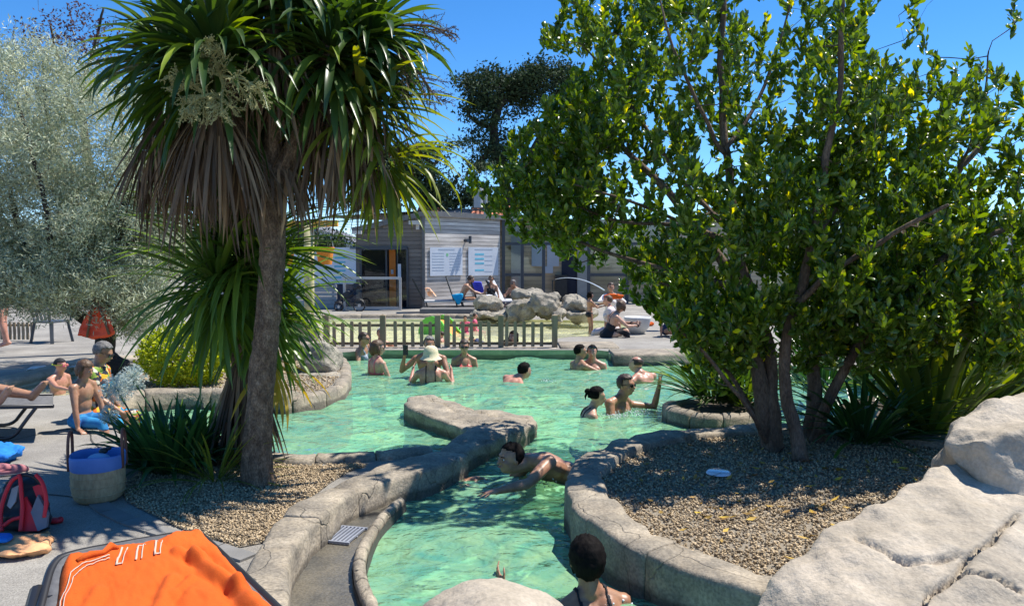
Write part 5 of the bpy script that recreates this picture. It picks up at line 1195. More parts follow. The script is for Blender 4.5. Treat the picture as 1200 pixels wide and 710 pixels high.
def person(label, head, yaw, s=1.0, base=-.6, torso=DN, hp=0, hy=0, hr=0, world=False, armR=((.25,.05,-1), (.1,.5,-.8)), armL=((-.25,.05,-1), (-.1,.5,-.8)), legR=None, legL=None,
           skin=None, sex='f', fat=0.0, hair='short', hmat=None, wear=(), glasses=None, vox=.013, group='bathers in the pool', palmR=None, palmL=None, curl=.5, spread=0, face=True, cat='person', extra=None, sw=1.0, bustless=False):
    skin = skin or sk_tan; hmat = hmat or h_dbrown; head = Vector(head)
    root = thing('person', label, cat, (head.x, head.y, base), yaw, group); H = Vector((0, 0, head.z - base))
    V = lambda t: Vector(t)
    u = -V(torso).normalized(); f = Vector((0, 1, 0)); f = (f - u * f.dot(u)); f = f.normalized() if f.length > .2 else Vector((0, 0, -1)).cross(u).cross(u).normalized(); r = f.cross(u)
    B = Matrix((r, f, u)).transposed()
    Hr = Matrix.Rotation(hy, 3, 'Z') @ Matrix.Rotation(hp, 3, 'X') @ Matrix.Rotation(hr, 3, 'Y')
    hb_ = H + Hr @ Vector((0, -.015, -.06)) * s; N = H - u * .168 * s - f * .025 * s - (Hr @ Vector((0, 0, 1)) - Vector((0,0,1))) * .03 * s
    g = G(); m = 1.0 if sex == 'm' else .9
    # head
    E = lambda c, rr, n=14, k=10: g.ell(H + Hr @ (Vector(c) * s), [x * s for x in rr], n, k, Hr)
    E((0, -.012, .025), (.076, .093, .090)); E((0, .022, -.03), (.060, .066, .082)); E((0, .050, -.083), (.030, .028, .024)); E((0, .07, .02), (.05, .022, .028)); E((.0, .03, -.07), (.048, .05, .035))
    g.cap(H + Hr @ (Vector((0, .086, .006)) * s), H + Hr @ (Vector((0, .106, -.026)) * s), .009 * s, .0145 * s, 8)
    E((0, .082, -.056), (.023, .016, .013)); E((.034, .068, -.022), (.022, .02, .02)); E((-.034, .068, -.022), (.022, .02, .02))
    for q in (-1, 1): E((q * .078, -.008, -.012), (.009, .017, .028), 8, 6)
    nr = (.061 if sex == 'm' else .051) * s
    g.cap(hb_, N + u * .01 * s, nr, nr * 1.12, 12)
    # torso
    T = lambda a, b, c, rr, n=16, k=12: g.ell(N + r * a * s + f * b * s + u * c * s, [x * s for x in rr], n, k, B)
    wdt = (1.12 if sex == 'm' else 1.0) * sw
    T(0, 0, -.15, (.150 * wdt, .105, .16)); T(0, .0, -.30, (.135 * wdt + .02 * fat, .095 + .03 * fat, .14)); T(0, -.005, -.46, ((.15 if sex == 'm' else .162) + .02 * fat, .112 + .02 * fat, .12))
    T(.07, -.03, -.10, (.085, .07, .11)); T(-.07, -.03, -.10, (.085, .07, .11))
    if fat: T(0, .04, -.34, (.13, .09 + .05 * fat, .13))
    if sex == 'f' and not bustless:
        for q in (-1, 1): T(q * .068, .088, -.185, (.058, .055, .06))
    elif not bustless:
        for q in (-1, 1): T(q * .07, .07, -.125, (.075, .04, .06))
    for q in (-1, 1): T(q * .07, -.065, -.52, (.085, .075, .085))
    sh = {}
    bones = []
    if world:
        Rw = Matrix.Rotation(-yaw, 3, 'Z'); armR, armL = (tuple(Rw @ Vector(v) for v in a) for a in (armR, armL)); palmR, palmL = (Rw @ Vector(v) if v else None for v in (palmR, palmL))
    for q, arm, key, pal in ((1, armR, 'R', palmR), (-1, armL, 'L', palmL)):
        up_, fo = V(arm[0]).normalized(), V(arm[1]).normalized(); S0 = N + r * q * .165 * wdt * s - u * .06 * s + V((0, 0, 1)) * max(0, up_.z) * .05 * s
        e = S0 + up_ * .285 * s; w = e + fo * .255 * s; hd = V(arm[2]).normalized() if len(arm) > 2 else fo
        g.cap(N + u * .02 * s + r * q * .03 * s, S0, .048 * s * m, .052 * s * m, 12); g.ell(S0, (.060 * s * m,) * 3, 12, 9)
        g.cap(S0, S0.lerp(e, .45), .054 * s * m, .049 * s * m, 12); g.cap(S0.lerp(e, .45), e, .049 * s * m, .037 * s * m, 12); g.cap(e, e.lerp(w, .3), .038 * s * m, .040 * s * m, 12); g.cap(e.lerp(w, .3), w, .040 * s * m, .025 * s * m, 12)
        pn = V(pal) if pal else (V((-q, .2, 0)) if abs(hd.x) < .8 else V((0, 0, -1)))
        hand_g(g, w, hd, pn, s, vox, curl, spread, side=1 if (hd.cross((pn - hd * pn.dot(hd)).normalized())).dot(V((-q * .3, .5, .6))) > 0 else -1)
        bones.append((S0, e)); bones.append((e, w + hd * .1 * s)); sh[key] = (S0, e, w, hd)
    legs = []
    for q, leg in ((1, legR), (-1, legL)):
        leg = leg or ((q * .03, .12, -1), (0, -.08, -1)); th, sn = V(leg[0]).normalized(), V(leg[1]).normalized()
        h0 = N + r * q * .088 * s - u * .52 * s; kn = h0 + th * .42 * s; an = kn + sn * .40 * s
        ft = V(leg[2]).normalized() if len(leg) > 2 else (V((0, 1, -.15)) if abs(sn.z) > .4 else V((0, .3, 1))).normalized()
        g.cap(h0, kn, .088 * s, .055 * s, 12); g.cap(kn, kn.lerp(an, .35), .054 * s, .056 * s, 12); g.cap(kn.lerp(an, .35), an, .056 * s, .034 * s, 12); g.ell(kn, (.056 * s,) * 3, 10, 8)
        g.cap(an - sn * .0 * s - ft * .03 * s, an + ft * .15 * s + sn * .03 * s, .036 * s, .026 * s, 8)
        x_ = ft.cross(sn).normalized()
        for k in range(5): a0 = an + ft * .15 * s + sn * .035 * s + x_ * (k - 2) * .016 * s; g.cap(a0, a0 + ft * (.045 - .004 * k) * s, .011 * s, .010 * s, 6)
        legs.append((h0, kn)); legs.append((kn, an))
    me = remesh(g, vox, 4, 'body'); me.materials.clear(); me.materials.append(skin); me.polygons.foreach_set('use_smooth', [True] * len(me.polygons)); body = link('body', me, root)
    # hair
    if hair:
        hg = G(); rr = {'crop': (.088, .108, .104), 'short': (.0835, .1025, .0985), 'bun': (.084, .104, .102), 'long': (.091, .109, .106), 'cap': (.085, .106, .102), 'thin': (.081, .099, .095), 'bob': (.098, .112, .108)}.get(hair, (.086, .106, .103))
        hg.ell((0, 0, 0), rr, 40, 28); fs = []
        lowz = {'crop': -.07, 'short': -.05, 'bun': -.045, 'long': -.09, 'cap': -.02, 'thin': -.03, 'bob': -.085}.get(hair, -.04)
        def keepv(v):
            x, y, z = v
            if y > .02: return z > .035 + (y - .02) * .28 - (0.015 if hair in ('bob', 'cap') else 0) and (hair != 'thin' or abs(x) > .05 and z < .07)
            return z > lowz - (.0 if hair not in ('short', 'crop') else .35 * max(0, -y - .0)) and (hair != 'thin' or z < .065)
        nv = [Vector(v) for v in hg.v]
        hg.f = [fc for fc in hg.f if all(keepv(nv[i]) for i in fc)]
        rs = .0 if hair == 'cap' else .006
        for i, v in enumerate(nv):
            d = 1 + (rs * (fbm(Vector((v.x * 2, v.y * 2, v.z)) * 1 + head, 34, 3) * 1.4 + .4)) / .1
            if hair in ('long', 'bob') and v.z < 0: v = Vector((v.x * 1.02, v.y, v.z * 1.25))
            if hair == 'crop' and v.z < 0: v = Vector((v.x, v.y * (1.04 if v.y < 0 else 1), v.z * 1.18))
            hg.v[i] = tuple(H + Hr @ ((v * d + Vector((0, -.014, .024))) * s))
        ho = hg.build('swim_cap' if hair == 'cap' else 'hair', hmat, root, smooth=True); sd = ho.modifiers.new('thickness', 'SOLIDIFY'); sd.thickness = .006 * s; sd.offset = -1
        hx = G()
        if hair == 'bun': hx.ell(H + Hr @ (Vector((0, -.125, .055)) * s), (.036 * s, .04 * s, .036 * s), 12, 9); hx.tube([H + Hr @ (Vector(p) * s) for p in ((0,-.13,.04),(0.01,-.15,-.01),(0,-.14,-.05))], [.02 * s,.014 * s,.004 * s], 6)
        if hair == 'long':
            for q in (-1, 1): hx.tube([H + Hr @ (Vector(p) * s) for p in ((q*.07,-.02,.05),(q*.088,0,-.04),(q*.085,.0,-.12),(q*.08,.02,-.20))], [.022 * s,.03 * s,.03 * s,.012 * s], 8)
            hx.tube([H + Hr @ (Vector(p) * s) for p in ((0,-.08,.03),(0,-.1,-.06),(0,-.10,-.15),(0,-.1,-.22))], [.05 * s,.06 * s,.055 * s,.02 * s], 10)
        if hair == 'bob':
            for q in (-1, 1): hx.tube([H + Hr @ (Vector(p) * s) for p in ((q*.06,.0,.06),(q*.09,.0,-.02),(q*.08,.01,-.10))], [.03 * s,.028 * s,.014 * s], 8)
            hx.tube([H + Hr @ (Vector(p) * s) for p in ((0,-.06,.05),(0,-.09,-.04),(0,-.08,-.11))], [.06 * s,.06 * s,.03 * s], 10)
        if hx.v: hx.build('hair_lock', hmat, ho, smooth=True, kind='stuff' if hair != 'bun' else 'thing') if hair != 'bun' else hx.build('bun', hmat, ho, smooth=True)
    # face
    hpt = lambda c: H + Hr @ (Vector(c) * s)
    if face:
        if glasses != 'sun':
            for q in (-1, 1):
                G().ell(hpt((q * .031, .083, .004)), (.0125 * s, .007 * s, .0065 * s), 8, 6, Hr).build('eye', mEyeW, root, smooth=True)
                G().ell(hpt((q * .031, .0885, .004)), (.006 * s, .004 * s, .006 * s), 8, 6, Hr).build('iris', mEye, root, smooth=True)
                G().cap(hpt((q * .016, .094, .022)), hpt((q * .046, .083, .024)), .004 * s, .003 * s, 6).build('eyebrow', hmat if hair and hair != 'cap' else h_dbrown, root)
        G().ell(hpt((0, .0965, -.055)), (.020 * s, .006 * s, .0065 * s), 10, 6, Hr).build('lips', mLip, root, smooth=True)
    if glasses == 'sun':
        gg = G()
        for q in (-1, 1): gg.ell(hpt((q * .034, .094, .004)), (.029 * s, .007 * s, .021 * s), 12, 8, Hr @ Matrix.Rotation(-q * .25, 3, 'Z')); gg.bar(hpt((q * .062, .085, .01)), hpt((q * .082, -.01, .008)), .005 * s)
        gg.bar(hpt((-.01, .1, .01)), hpt((.01, .1, .01)), .006 * s); gg.build('sunglasses', mShade, root, smooth=True)
    # garments copied from the body surface
    n = len(me.vertices); co = [v.co.copy() for v in me.vertices]; no = [v.normal.copy() for v in me.vertices]
    def coords(p): q = (p - N) / s; return q.dot(r), q.dot(f), q.dot(u)
    def armd(p): return min(segdist(p, *b)[0] for b in bones) / s
    for item in wear:
        kind, mt = item[0], item[1]; off = .006 * s
        def test(p):
            a, b, c = coords(p)
            if kind in ('onepiece', 'back_straps', 'briefs') and c < -.36 and b > .09: return False
            def thigh(tm): 
                for h0, kn in (legs[0], legs[2]):
                    d, t = segdist(p, h0, kn)
                    if d < .115 * s and t < tm: return True
                return False
            if kind == 'trunks': return (c < -.40 and (c > -.60 and abs(a) < .2 and thigh(.0) or c > -.56 and abs(a) < .21 and armd(p) > .05)) or (c < -.42 and thigh(.45) and armd(p) > .045)
            if kind == 'briefs': return -.62 < c < -.42 and abs(a) < .2 and armd(p) > .05 and (abs(c + .44) < .05 or abs(a) < .12 or b < 0)
            if kind == 'onepiece': return (-.62 < c < -.10 and abs(a) < .19 and armd(p) > .06 and (b > 0 or c < -.20)) or (c >= -.12 and .045 < abs(a) < .085 and c < .03 and armd(p) > .02)
            if kind == 'back_straps': return (c >= -.24 and .055 < abs(a) < .085 and c < .06) or (-.62 < c < -.24 and abs(a) < .19 and armd(p) > .06)
            if kind == 'bra': return (-.245 < c < -.135 and b > 0 and abs(a) < .17 and armd(p) > .06) or (-.22 < c < -.185 and b <= 0 and armd(p) > .055) or (c >= -.14 and .05 < abs(a) < .07 and c < .05 and b > -.02)
            if kind == 'thin_straps': return (c >= -.22 and .062 < abs(a) < .082 and c < .06 and b < .05) or (-.235 < c < -.2 and armd(p) > .055)
            if kind == 'dress': return (-.62 < c < .02 and (armd(p) > .02) and (abs(a) < .14 or armd(p) > .07)) or (c > -.16 and abs(a) > .1 and armd(p) < .075 and min(segdist(p, *bones[0])[1], segdist(p, *bones[2])[1]) < .35) or (c < -.4 and thigh(.75) and armd(p) > .05)
            if kind == 'tshirt': return (-.58 < c < .0 and armd(p) > .05 and abs(a) < .2) or (c > -.18 and abs(a) > .1)
            return False
        if kind == 'dress': off = .018 * s
        sel = [test(p) for p in co]; idx = {}; vs = []; fs = []
        for pl in me.polygons:
            if all(sel[i] for i in pl.vertices):
                fc = []
                for i in pl.vertices:
                    if i not in idx: idx[i] = len(vs); vs.append(co[i] + no[i] * off)
                    fc.append(idx[i])
                fs.append(fc)
        if fs:
            gm = G(); gm.add(vs, fs); nm = {'trunks': 'swim_trunks', 'briefs': 'swim_briefs', 'onepiece': 'swimsuit', 'back_straps': 'swimsuit', 'bra': 'bikini_top', 'thin_straps': 'bikini_top', 'dress': 'dress', 'tshirt': 't_shirt'}[kind]
            o = gm.build(nm, mt, root, smooth=True); sd = o.modifiers.new('thickness', 'SOLIDIFY'); sd.thickness = off * 1.2; sd.offset = -1
            if kind in ('dress',): sm_ = o.modifiers.new('soft', 'SMOOTH'); sm_.iterations = 4
    info = dict(root=root, H=H, Hr=Hr, N=N, B=B, sh=sh, hpt=hpt, s=s)
    return info
PI = math.pi
RT = -PI / 2; LT = PI / 2       # facing right / left in the photo
def Hd(px, py, wy):             # head centre at the depth of its waterline row wy
    return W(px, py, P(600, wy, 0).y)

# -- far group by the fence
person('woman with short dark hair in a blue and white swimsuit, leftmost bather by the fence', Hd(427, 397, 422), RT - .3, s=.98, torso=(-.35, -.25, -1), armL=((-.9, -.3, -.55), (.2, .2, -.6)), armR=((.6,.3,-.9), (.2, .9, -.2)), skin=sk_tan, hair='short', hmat=h_dbrown, glasses='sun', wear=(('onepiece', c_blueW),), vox=.015)
person('brown haired woman seen from behind with thin pink straps, left in the pool', Hd(443, 408, 438), RT + .75, s=.98, skin=sk_light, hair='bob', hmat=h_brown, wear=(('thin_straps', c_pinkc),), armR=((.3,.3,-1), (.2,1,-.1)), armL=((-.2,0,-1), (0,.4,-1)), hy=-.5, vox=.014, glasses='sun')
person('bare chested white haired old man at the fence holding one arm out', Hd(447, 391, 416), PI + .25, sex='m', skin=sk_pink, hair='short', hmat=h_white, fat=.6, armL=((-.6,.3,-.6), (-.75,.4,-.35)), armR=((.3,.2,-1), (0,.6,-.7)), vox=.015)
d_ = person('grey haired man facing the camera and holding a black phone up at the left', Hd(503, 403, 440), PI, sex='m', skin=sk_dark, hair='short', hmat=h_grey, sw=1.1, armR=((.95,.15,-.8), (-.25,.35,1)), armL=((-.3,.5,-.7), (.4,.8,.2)), vox=.013)
S0, e_, w_, hd_ = d_['sh']['R']; G().box(w_ + hd_ * .11 + Vector((0, .03, 0)), (.075, .012, .15)).build('phone', mBlack, d_['root'])
hw = person('woman seen from behind in a cream sun hat and black strapped swimsuit', Hd(505, 419, 449), .05, s=.98, skin=sk_pink, hair='short', hmat=h_white, wear=(('back_straps', c_black),), sw=1.12, armL=((-.35,.5,-.5), (.1,.7,.7)), armR=((.35,.4,-.6), (-.1,.6,.8)), vox=.013)
gg = G(); gg.lathe((0, 0, 0), [(.001,.155),(.05,.15),(.09,.12),(.105,.06),(.112,.01),(.14,-.02),(.155,-.035)], 24, sy=1.1)
gg.v = [tuple(hw['H'] + Vector((0, -.02, .02)) + Vector(v)) for v in gg.v]; gg.build('sun_hat', cloth('cream_straw', (.62,.52,.33), (.74,.65,.44), 40), hw['root'], smooth=True)
person('woman in dark sunglasses and a red bikini top standing in the pool', Hd(544, 406.5, 429), PI + .1, s=.98, skin=sk_tan, hair='bun', hmat=h_dbrown, glasses='sun', wear=(('bra', c_red),), vox=.014)
person('woman with long dark hair hugging another bather beside the right half of the fence', Hd(601.5, 395, 413), PI - .5, s=.95, skin=sk_light, hair='long', hmat=h_black, wear=(('bra', c_black),), vox=.016, torso=(.1,-.1,-1), armR=((.3,.8,-.5), (-.2,1,0)))
person('dark haired bather seen from behind, neck deep beside the woman with long hair', Hd(594.5, 404, 414), .3, s=.9, skin=sk_tan, hair='bob', hmat=h_black, vox=.016, torso=(0,-.3,-1), face=False)
person('swimmer with short dark hair and pink shoulders swimming away in navy trunks', Hd(615, 434.5, 448), RT + .55, sex='m', skin=sk_pink, hair='short', hmat=h_black, torso=(-.15,-.85,-1), hp=-.15, armR=((.6,.8,-.9), (.2,.9,-.6)), armL=((-.6,.8,-.9), (-.2,.9,-.6)), legR=((.1,-1,-.15), (0,-1,.15)), legL=((-.1,-1,-.1), (0,-1,.1)), wear=(('trunks', c_navy),), vox=.013, bustless=True, sw=1.1)
person('young man with black hair facing right, close to the man with glasses on his head', Hd(680.5, 412, 432), RT + .5, s=.97, sex='m', skin=sk_tan, hair='short', hmat=h_black, hy=-.6, armR=((.5,.8,-.4), (-.2,1,-.2)), vox=.014)
i2 = person('man with sunglasses pushed up on his head facing the camera beside the young man', Hd(694, 412.5, 431), PI - .1, sex='m', s=.97, skin=sk_pink, hair='short', hmat=h_black, vox=.014)
G().ell(i2['hpt']((.033,.07,.085)), (.028,.01,.018), 10, 6).ell(i2['hpt']((-.033,.07,.085)), (.028,.01,.018), 10, 6).build('sunglasses', mShade, i2['root'])
person('balding man seen from behind, shoulders just out of the water below the stone ledge', Hd(745, 427, 446), LT - 1.0, sex='m', skin=sk_pink, hair='thin', hmat=h_dbrown, torso=(.1,-.5,-1), hy=.5, vox=.013, bustless=True, sw=1.08, armR=((.5,.6,-.6), (.1,.9,-.2)))
person('woman with dark hair tied in a bun beside the man with the raised arm', Hd(700, 464.5, 487), RT + .1, s=.93, skin=sk_light, hair='bun', hmat=h_black, wear=(('onepiece', c_black),), torso=(0,-.25,-1), armR=((.3,.4,-.9), (.1,.9,-.3)), hp=-.1, vox=.010)
person('tanned man in dark sunglasses raising one open hand beside the woman with the bun', Hd(734, 451, 482), PI + .85, sex='m', s=1.04, skin=sk_tan, hair='short', hmat=h_dbrown, glasses='sun', sw=1.12, torso=(.18,-.15,-1), world=True, armL=((.97,.1,-.12), (.22,-.05,1), (.10,0,1)), armR=((.1,-.5,-1), (.5,-.5,-.4)), palmL=(.7,-.6,0), curl=.08, spread=.5, vox=.009, fat=.3)
person('grey haired tanned man swimming breaststroke to the left past the round planter', Hd(598, 537, 569), LT + .42, sex='m', s=1.03, skin=sk_tan, hair='short', hmat=h_black, torso=(-.12,-1,-.40), hp=.05, hy=.15, sw=1.12,
       world=True, armL=((-.55,-.78,-.32), (-.82,-.62,-.02), (-.9,-.45,-.02)), armR=((-.5,.1,-.60), (-.75,-.45,.5), (-.9,-.3,.1)), legR=((.1,-1,-.2), (0,-1,-.1)), legL=((-.12,-1,-.25), (0,-1,-.2)), wear=(('trunks', c_black),), palmR=(0,0,-1), palmL=(0,0,-1), vox=.0075, bustless=True, curl=.2, spread=.4)
person('woman with cropped black hair seen from behind at the bottom edge of the photo', W(687, 656, 3.9), .22, s=1.04, skin=sk_dark, hair='crop', hmat=h_black, wear=(('thin_straps', c_black),), armL=((-.5,1,-.75), (-.35,1,.55)), armR=((.5,.3,-.9), (.2,.8,-.5)), torso=(.05,-.1,-1), vox=.0075, hp=-.1)

# -- left deck
gl = 'people on the deck'
SIT = dict(legR=((.12, 1, -.12), (.05, .25, -1)), legL=((-.12, 1, -.15), (-.05, .2, -1)))
boy_h = W(100, 433, 7.25)
person('small brown haired boy in turquoise trunks sitting on the edge of the shallow water', boy_h, RT - .25, s=.72, base=.15, sex='m', bustless=True, skin=sk_tan, hair='bob', hmat=h_brown, wear=(('trunks', c_tur),), torso=(0,-.06,-1), hp=-.3, hy=.1, armR=((.18,.25,-1), (.05,.18,-1), (.3,.9,-.1)), armL=((-.2,.3,-1), (0,.3,-1)), palmR=(0,0,-1), vox=.009, group=gl, legR=((.08,1,.02), (.0,.4,-1)), legL=((-.1,1,.06), (-.05,.45,-1)), sw=.86)
dw = person('woman with short grey curly hair and glasses in a floral dress sitting beside the boy', W(121, 413, 7.75), RT + .1, s=.93, base=.15, skin=sk_tan, hair='short', hmat=h_grey, wear=(('dress', c_floral),), torso=(0,-.12,-1), hp=-.45, glasses='sun', armR=((.1,.4,-1), (-.1,.8,-.6)), vox=.011, group=gl, **SIT)
cc = person('child with a black swim cap and pink goggles in the small foot pool', W(71, 428, 9.6), RT - .2, s=.75, base=.06, sex='m', bustless=True, skin=sk_pink, hair='cap', hmat=c_black, torso=(0,-.1,-1), armR=((.4,.8,-.3), (.1,1,-.1)), vox=.014, group=gl, **SIT)
gg = G()
for q in (-1, 1): gg.ell(cc['hpt']((q * .034, .094, .004)), (.024, .014, .018), 10, 6)
gg.build('goggles', c_pinkc, cc['root']); G().lathe(cc['hpt']((0, -.012, .016)), [(.082,-.004),(.084,.004)], 24, sy=1.2).build('goggle_strap', M('yellow_strap', (.5,.6,.05)), cc['root'])
person('person lying on the sun lounger at the left edge, bare feet towards the pool', W(-175, 433, 7.0), RT - .1, s=.98, base=.15, skin=sk_tan, hair='short', hmat=h_dbrown, torso=(0,-.18,.9), vox=.011, group=gl) if False else None
ly = thing('person', 'person lying on the sun lounger at the left edge with bare soles towards the pool', 'person', tuple(P(-60, 500)), 0, gl); lz = Vector(ly.location)
g = G(); seat = W(40, 468, 7.0)
for q in (0, 1):
    an = W(37 - q * 38, 463 + q * 5, 6.95 - q * .2) - lz; kn = an + Vector((-.40, .02, .06)); hp_ = kn + Vector((-.42, .05, -.05)); g.cap(hp_, kn, .085, .055, 12); g.cap(kn, kn.lerp(an, .4), .055, .056, 12); g.cap(kn.lerp(an, .4), an, .056, .036, 12)
    ft = Vector((.25 + .3 * q, -.25, .9 - .35 * q)).normalized() if q else Vector((.62, -.1, .62)).normalized(); g.cap(an + Vector((.0,0,-.02)), an + ft * .15 + Vector((.02,0,0)), .036, .032, 10); x_ = ft.cross(Vector((1,0,-1))).normalized()
    for k in range(5): a0 = an + ft * .155 + Vector((.02,0,0)) + x_ * (k - 2) * .017; g.cap(a0, a0 + ft * (.035 - .003 * k), .0115, .011, 6)
pv = hp_ + Vector((-.08, .05, .02)); g.ell(pv, (.16,.19,.11), 14, 10); g.ell(pv + Vector((-.25,.02,.02)), (.2,.15,.1), 14, 10); g.ell(pv + Vector((-.45,.02,.04)), (.17,.16,.11), 14, 10); g.cap(pv + Vector((-.55,0,.05)), pv + Vector((-.75,0,.1)), .05, .05); g.ell(pv + Vector((-.82,0,.12)), (.11,.08,.1), 14, 10); g.cap(pv + Vector((-.52,-.2,.03)), pv + Vector((-.2,-.26,-.02)), .05, .035); g.cap(pv + Vector((-.2,-.26,-.02)), pv + Vector((.05,-.2,.0)), .035, .03)
for q in (-1,): hand_g(g, pv + Vector((.05,-.2,0)), Vector((1,.1,0)), Vector((0,0,-1)), 1, .01)
me = remesh(g, .010, 4, 'body'); me.materials.clear(); me.materials.append(sk_tan); me.polygons.foreach_set('use_smooth', [True] * len(me.polygons)); link('body', me, ly)
G().ell(pv + Vector((-.85,0,.14)), (.1,.1,.11), 14, 10).build('hair', h_dbrown, ly, smooth=True); G().ell(pv, (.165,.195,.115), 14, 10).build('swim_briefs', c_black, ly, smooth=True)
person('person standing on the far path at the left edge, bare foot showing under the olive', W(-2, 300, 13.2), LT, s=1.0, base=.15, skin=sk_pink, hair='short', hmat=h_brown, wear=(('trunks', c_navy),), vox=.02, group=gl, sex='m', legR=((.0,.1,-1), (0,-.05,-1)), legL=((0,-.1,-1), (0,-.25,-1)))

# -- right ledge
sd = dict(vox=.015, group=gl)
person('woman in a black swimsuit sitting hunched on the ledge with folded arms', W(728, 359, 15.6), RT + .0, s=.98, base=.15, skin=sk_light, hair='bob', hmat=h_brown, glasses='sun', wear=(('back_straps', c_black),), torso=(-.1,-.42,-1), hp=-.3, hy=.9, armR=((.15,.9,-.75), (-.5,.7,.0)), armL=((-.1,.9,-.75), (.5,.7,.05)), legR=((.1,1,.30), (.0,.1,-1)), legL=((-.1,1,.25), (0,.15,-1)), sw=1.05, **sd)
person('dark haired boy in black briefs standing at the foot of the rocks', W(692, 346, 17.0), RT + .2, s=.62, base=.0, sex='m', bustless=True, skin=sk_tan, hair='bob', hmat=h_black, wear=(('briefs', c_black),), armR=((.1,.7,-.7), (.0,1,.2)), armL=((-.1,.7,-.7), (0,1,.3)), vox=.014, group=gl)
person('tanned bather in blue swimwear sitting on the ledge, mostly hidden behind the tree leaves', W(790, 352, 15.7), RT - .9, s=.95, base=.15, skin=sk_tan, hair='short', hmat=h_dbrown, wear=(('onepiece', c_navy),), torso=(0,-.2,-1), legR=((.4,1,.1), (-.3,.5,-1)), legL=((-.5,1,.1), (-.1,.5,-1)), armR=((.4,-.2,-1), (.1,.1,-1)), **sd)
person('bather wrapped in a pale towel sitting behind the hunched woman', W(712, 352, 16.6), LT - .2, s=.95, base=.15, skin=sk_pink, hair='short', hmat=h_brown, wear=(('dress', cloth('pale_pink_towel', (.6,.5,.48))),), torso=(0,-.15,-1), **SIT, **sd)
person('woman in a white top behind the orange towel next to the big white pot', W(716, 337, 17.4), PI, s=.95, base=.15, skin=sk_tan, hair='short', hmat=h_dbrown, wear=(('tshirt', c_white),), torso=(0,-.1,-1), armR=((.4,.6,-.3), (-.5,.8,.1)), armL=((-.4,.6,-.3), (.5,.8,.1)), **SIT, **sd)
# -- sunbathers in front of the bath house
sb = dict(vox=.02, group='sunbathers in front of the bath house')
person('bare backed man in dark trunks sitting on a lounger below the right notice board', W(552, 327.5, 22.6), RT + .1, sex='m', base=.15, skin=sk_tan, hair='short', hmat=h_dbrown, wear=(('trunks', c_navy),), torso=(-.0,-.5,-1), hp=-.2, armR=((.1,.8,-.6), (0,1,-.3)), armL=((-.1,.8,-.6), (0,1,-.3)), legR=((.1,1,.1), (0,.3,-1)), legL=((-.1,1,.15), (0,.3,-1)), **sb)
person('woman in a black swimsuit and sunglasses sitting upright at the corner of the boarded wall', W(575.5, 327.5, 22.4), PI, s=.9, base=.15, skin=sk_tan, hair='bun', hmat=h_dbrown, glasses='sun', wear=(('onepiece', c_black),), legR=((.3,1,-.1), (0,.3,-1)), legL=((-.3,1,-.1), (0,.3,-1)), **sb)
person('sunbather in sunglasses reclining in front of the glazed front', W(601, 332.5, 22.0), PI - .5, s=.95, base=.15, skin=sk_dark, hair='short', hmat=h_grey, glasses='sun', torso=(0,-.5,-1), armR=((.3,.5,-.7), (-.4,.8,.2)), armL=((-.3,.5,-.7), (.4,.8,.2)), legR=((.3,1,-.1), (0,.3,-1)), legL=((-.3,1,-.1), (0,.3,-1)), sex='m', **sb)
# -- toddlers
tk = dict(vox=.014, group='small children in the toddler pool', sex='m', bustless=True)
person('toddler in a pink swimsuit sitting in the pale pool right of the slide', W(557, 370, 17.6), RT, s=.52, base=.0, skin=sk_pink, hair='short', hmat=h_dbrown, wear=(('dress', c_pinkc),), **SIT, **tk)
person('dark haired toddler beside the one in pink right of the slide', W(545, 373, 17.2), PI, s=.5, base=.0, skin=sk_tan, hair='short', hmat=h_black, wear=(('dress', cloth('red_pink', (.6,.08,.15))),), **SIT, **tk)
person('small child behind the picket fence under the orange slide', W(517, 392, 15.3), LT, s=.55, base=.0, skin=sk_pink, hair='short', hmat=h_dbrown, **SIT, **tk)
person('child in blue kneeling low in the pale pool behind the fence', W(552, 397, 15.0), LT, s=.5, base=-.05, skin=sk_tan, hair='short', hmat=h_black, wear=(('dress', c_navy),), torso=(0,-1,-.5), **SIT, **tk)
# ------------------------------------------------------------------ things lying and standing about
mMesh = M('grey_sling_fabric', (.10,.10,.105), (.15,.15,.155), rough=.8, scale=40, bump=.4, bscale=300, bdist=.003)
mFrame = M('black_frame', (.02,.02,.022), (.03,.03,.033), rough=.35)
mOrT = M('orange_towel', (.56,.085,.006), (.66,.115,.010), rough=.95, scale=3, grain=(400,.12), bump=.5, bscale=240, bdist=.004)
mStripe = M('white_stripe', (.55,.40,.31), (.62,.48,.39), rough=.9)
mPeach = M('peach_towel', (.75,.36,.16), (.82,.43,.21), rough=.95, scale=5, bump=.4, bscale=160, bdist=.004)
mBlueT = M('blue_towel', (.01,.14,.55), (.02,.22,.68), rough=.9, scale=5, bump=.4, bscale=160, bdist=.004)
mRed = M('red_nylon', (.62,.02,.03), (.7,.03,.04), rough=.55, scale=5)
mStraw = M('woven_straw', (.40,.28,.15), (.56,.42,.24), rough=.85, scale=50, stretch=(1,1,.4), bump=.8, bscale=70, bdist=.006)
mLeather = M('brown_leather', (.12,.045,.03), (.17,.07,.05), rough=.5)
mLining = M('blue_lining', (.10,.20,.50), (.14,.26,.58), rough=.7, scale=9)

def cloth_patch(name, fn, nu, nv, mat, parent=None, thick=.008, **props):
    """fn(u, v) -> point; a sheet with thickness"""
    g = G(); vs = [fn(i / nu, j / nv) for j in range(nv + 1) for i in range(nu + 1)]; k = nu + 1
    g.add(vs, [(j * k + i, j * k + i + 1, (j + 1) * k + i + 1, (j + 1) * k + i) for j in range(nv) for i in range(nu)])
    o = g.build(name, mat, parent, smooth=True, **props); m = o.modifiers.new('thickness', 'SOLIDIFY'); m.thickness = thick; m.offset = -1
    return o
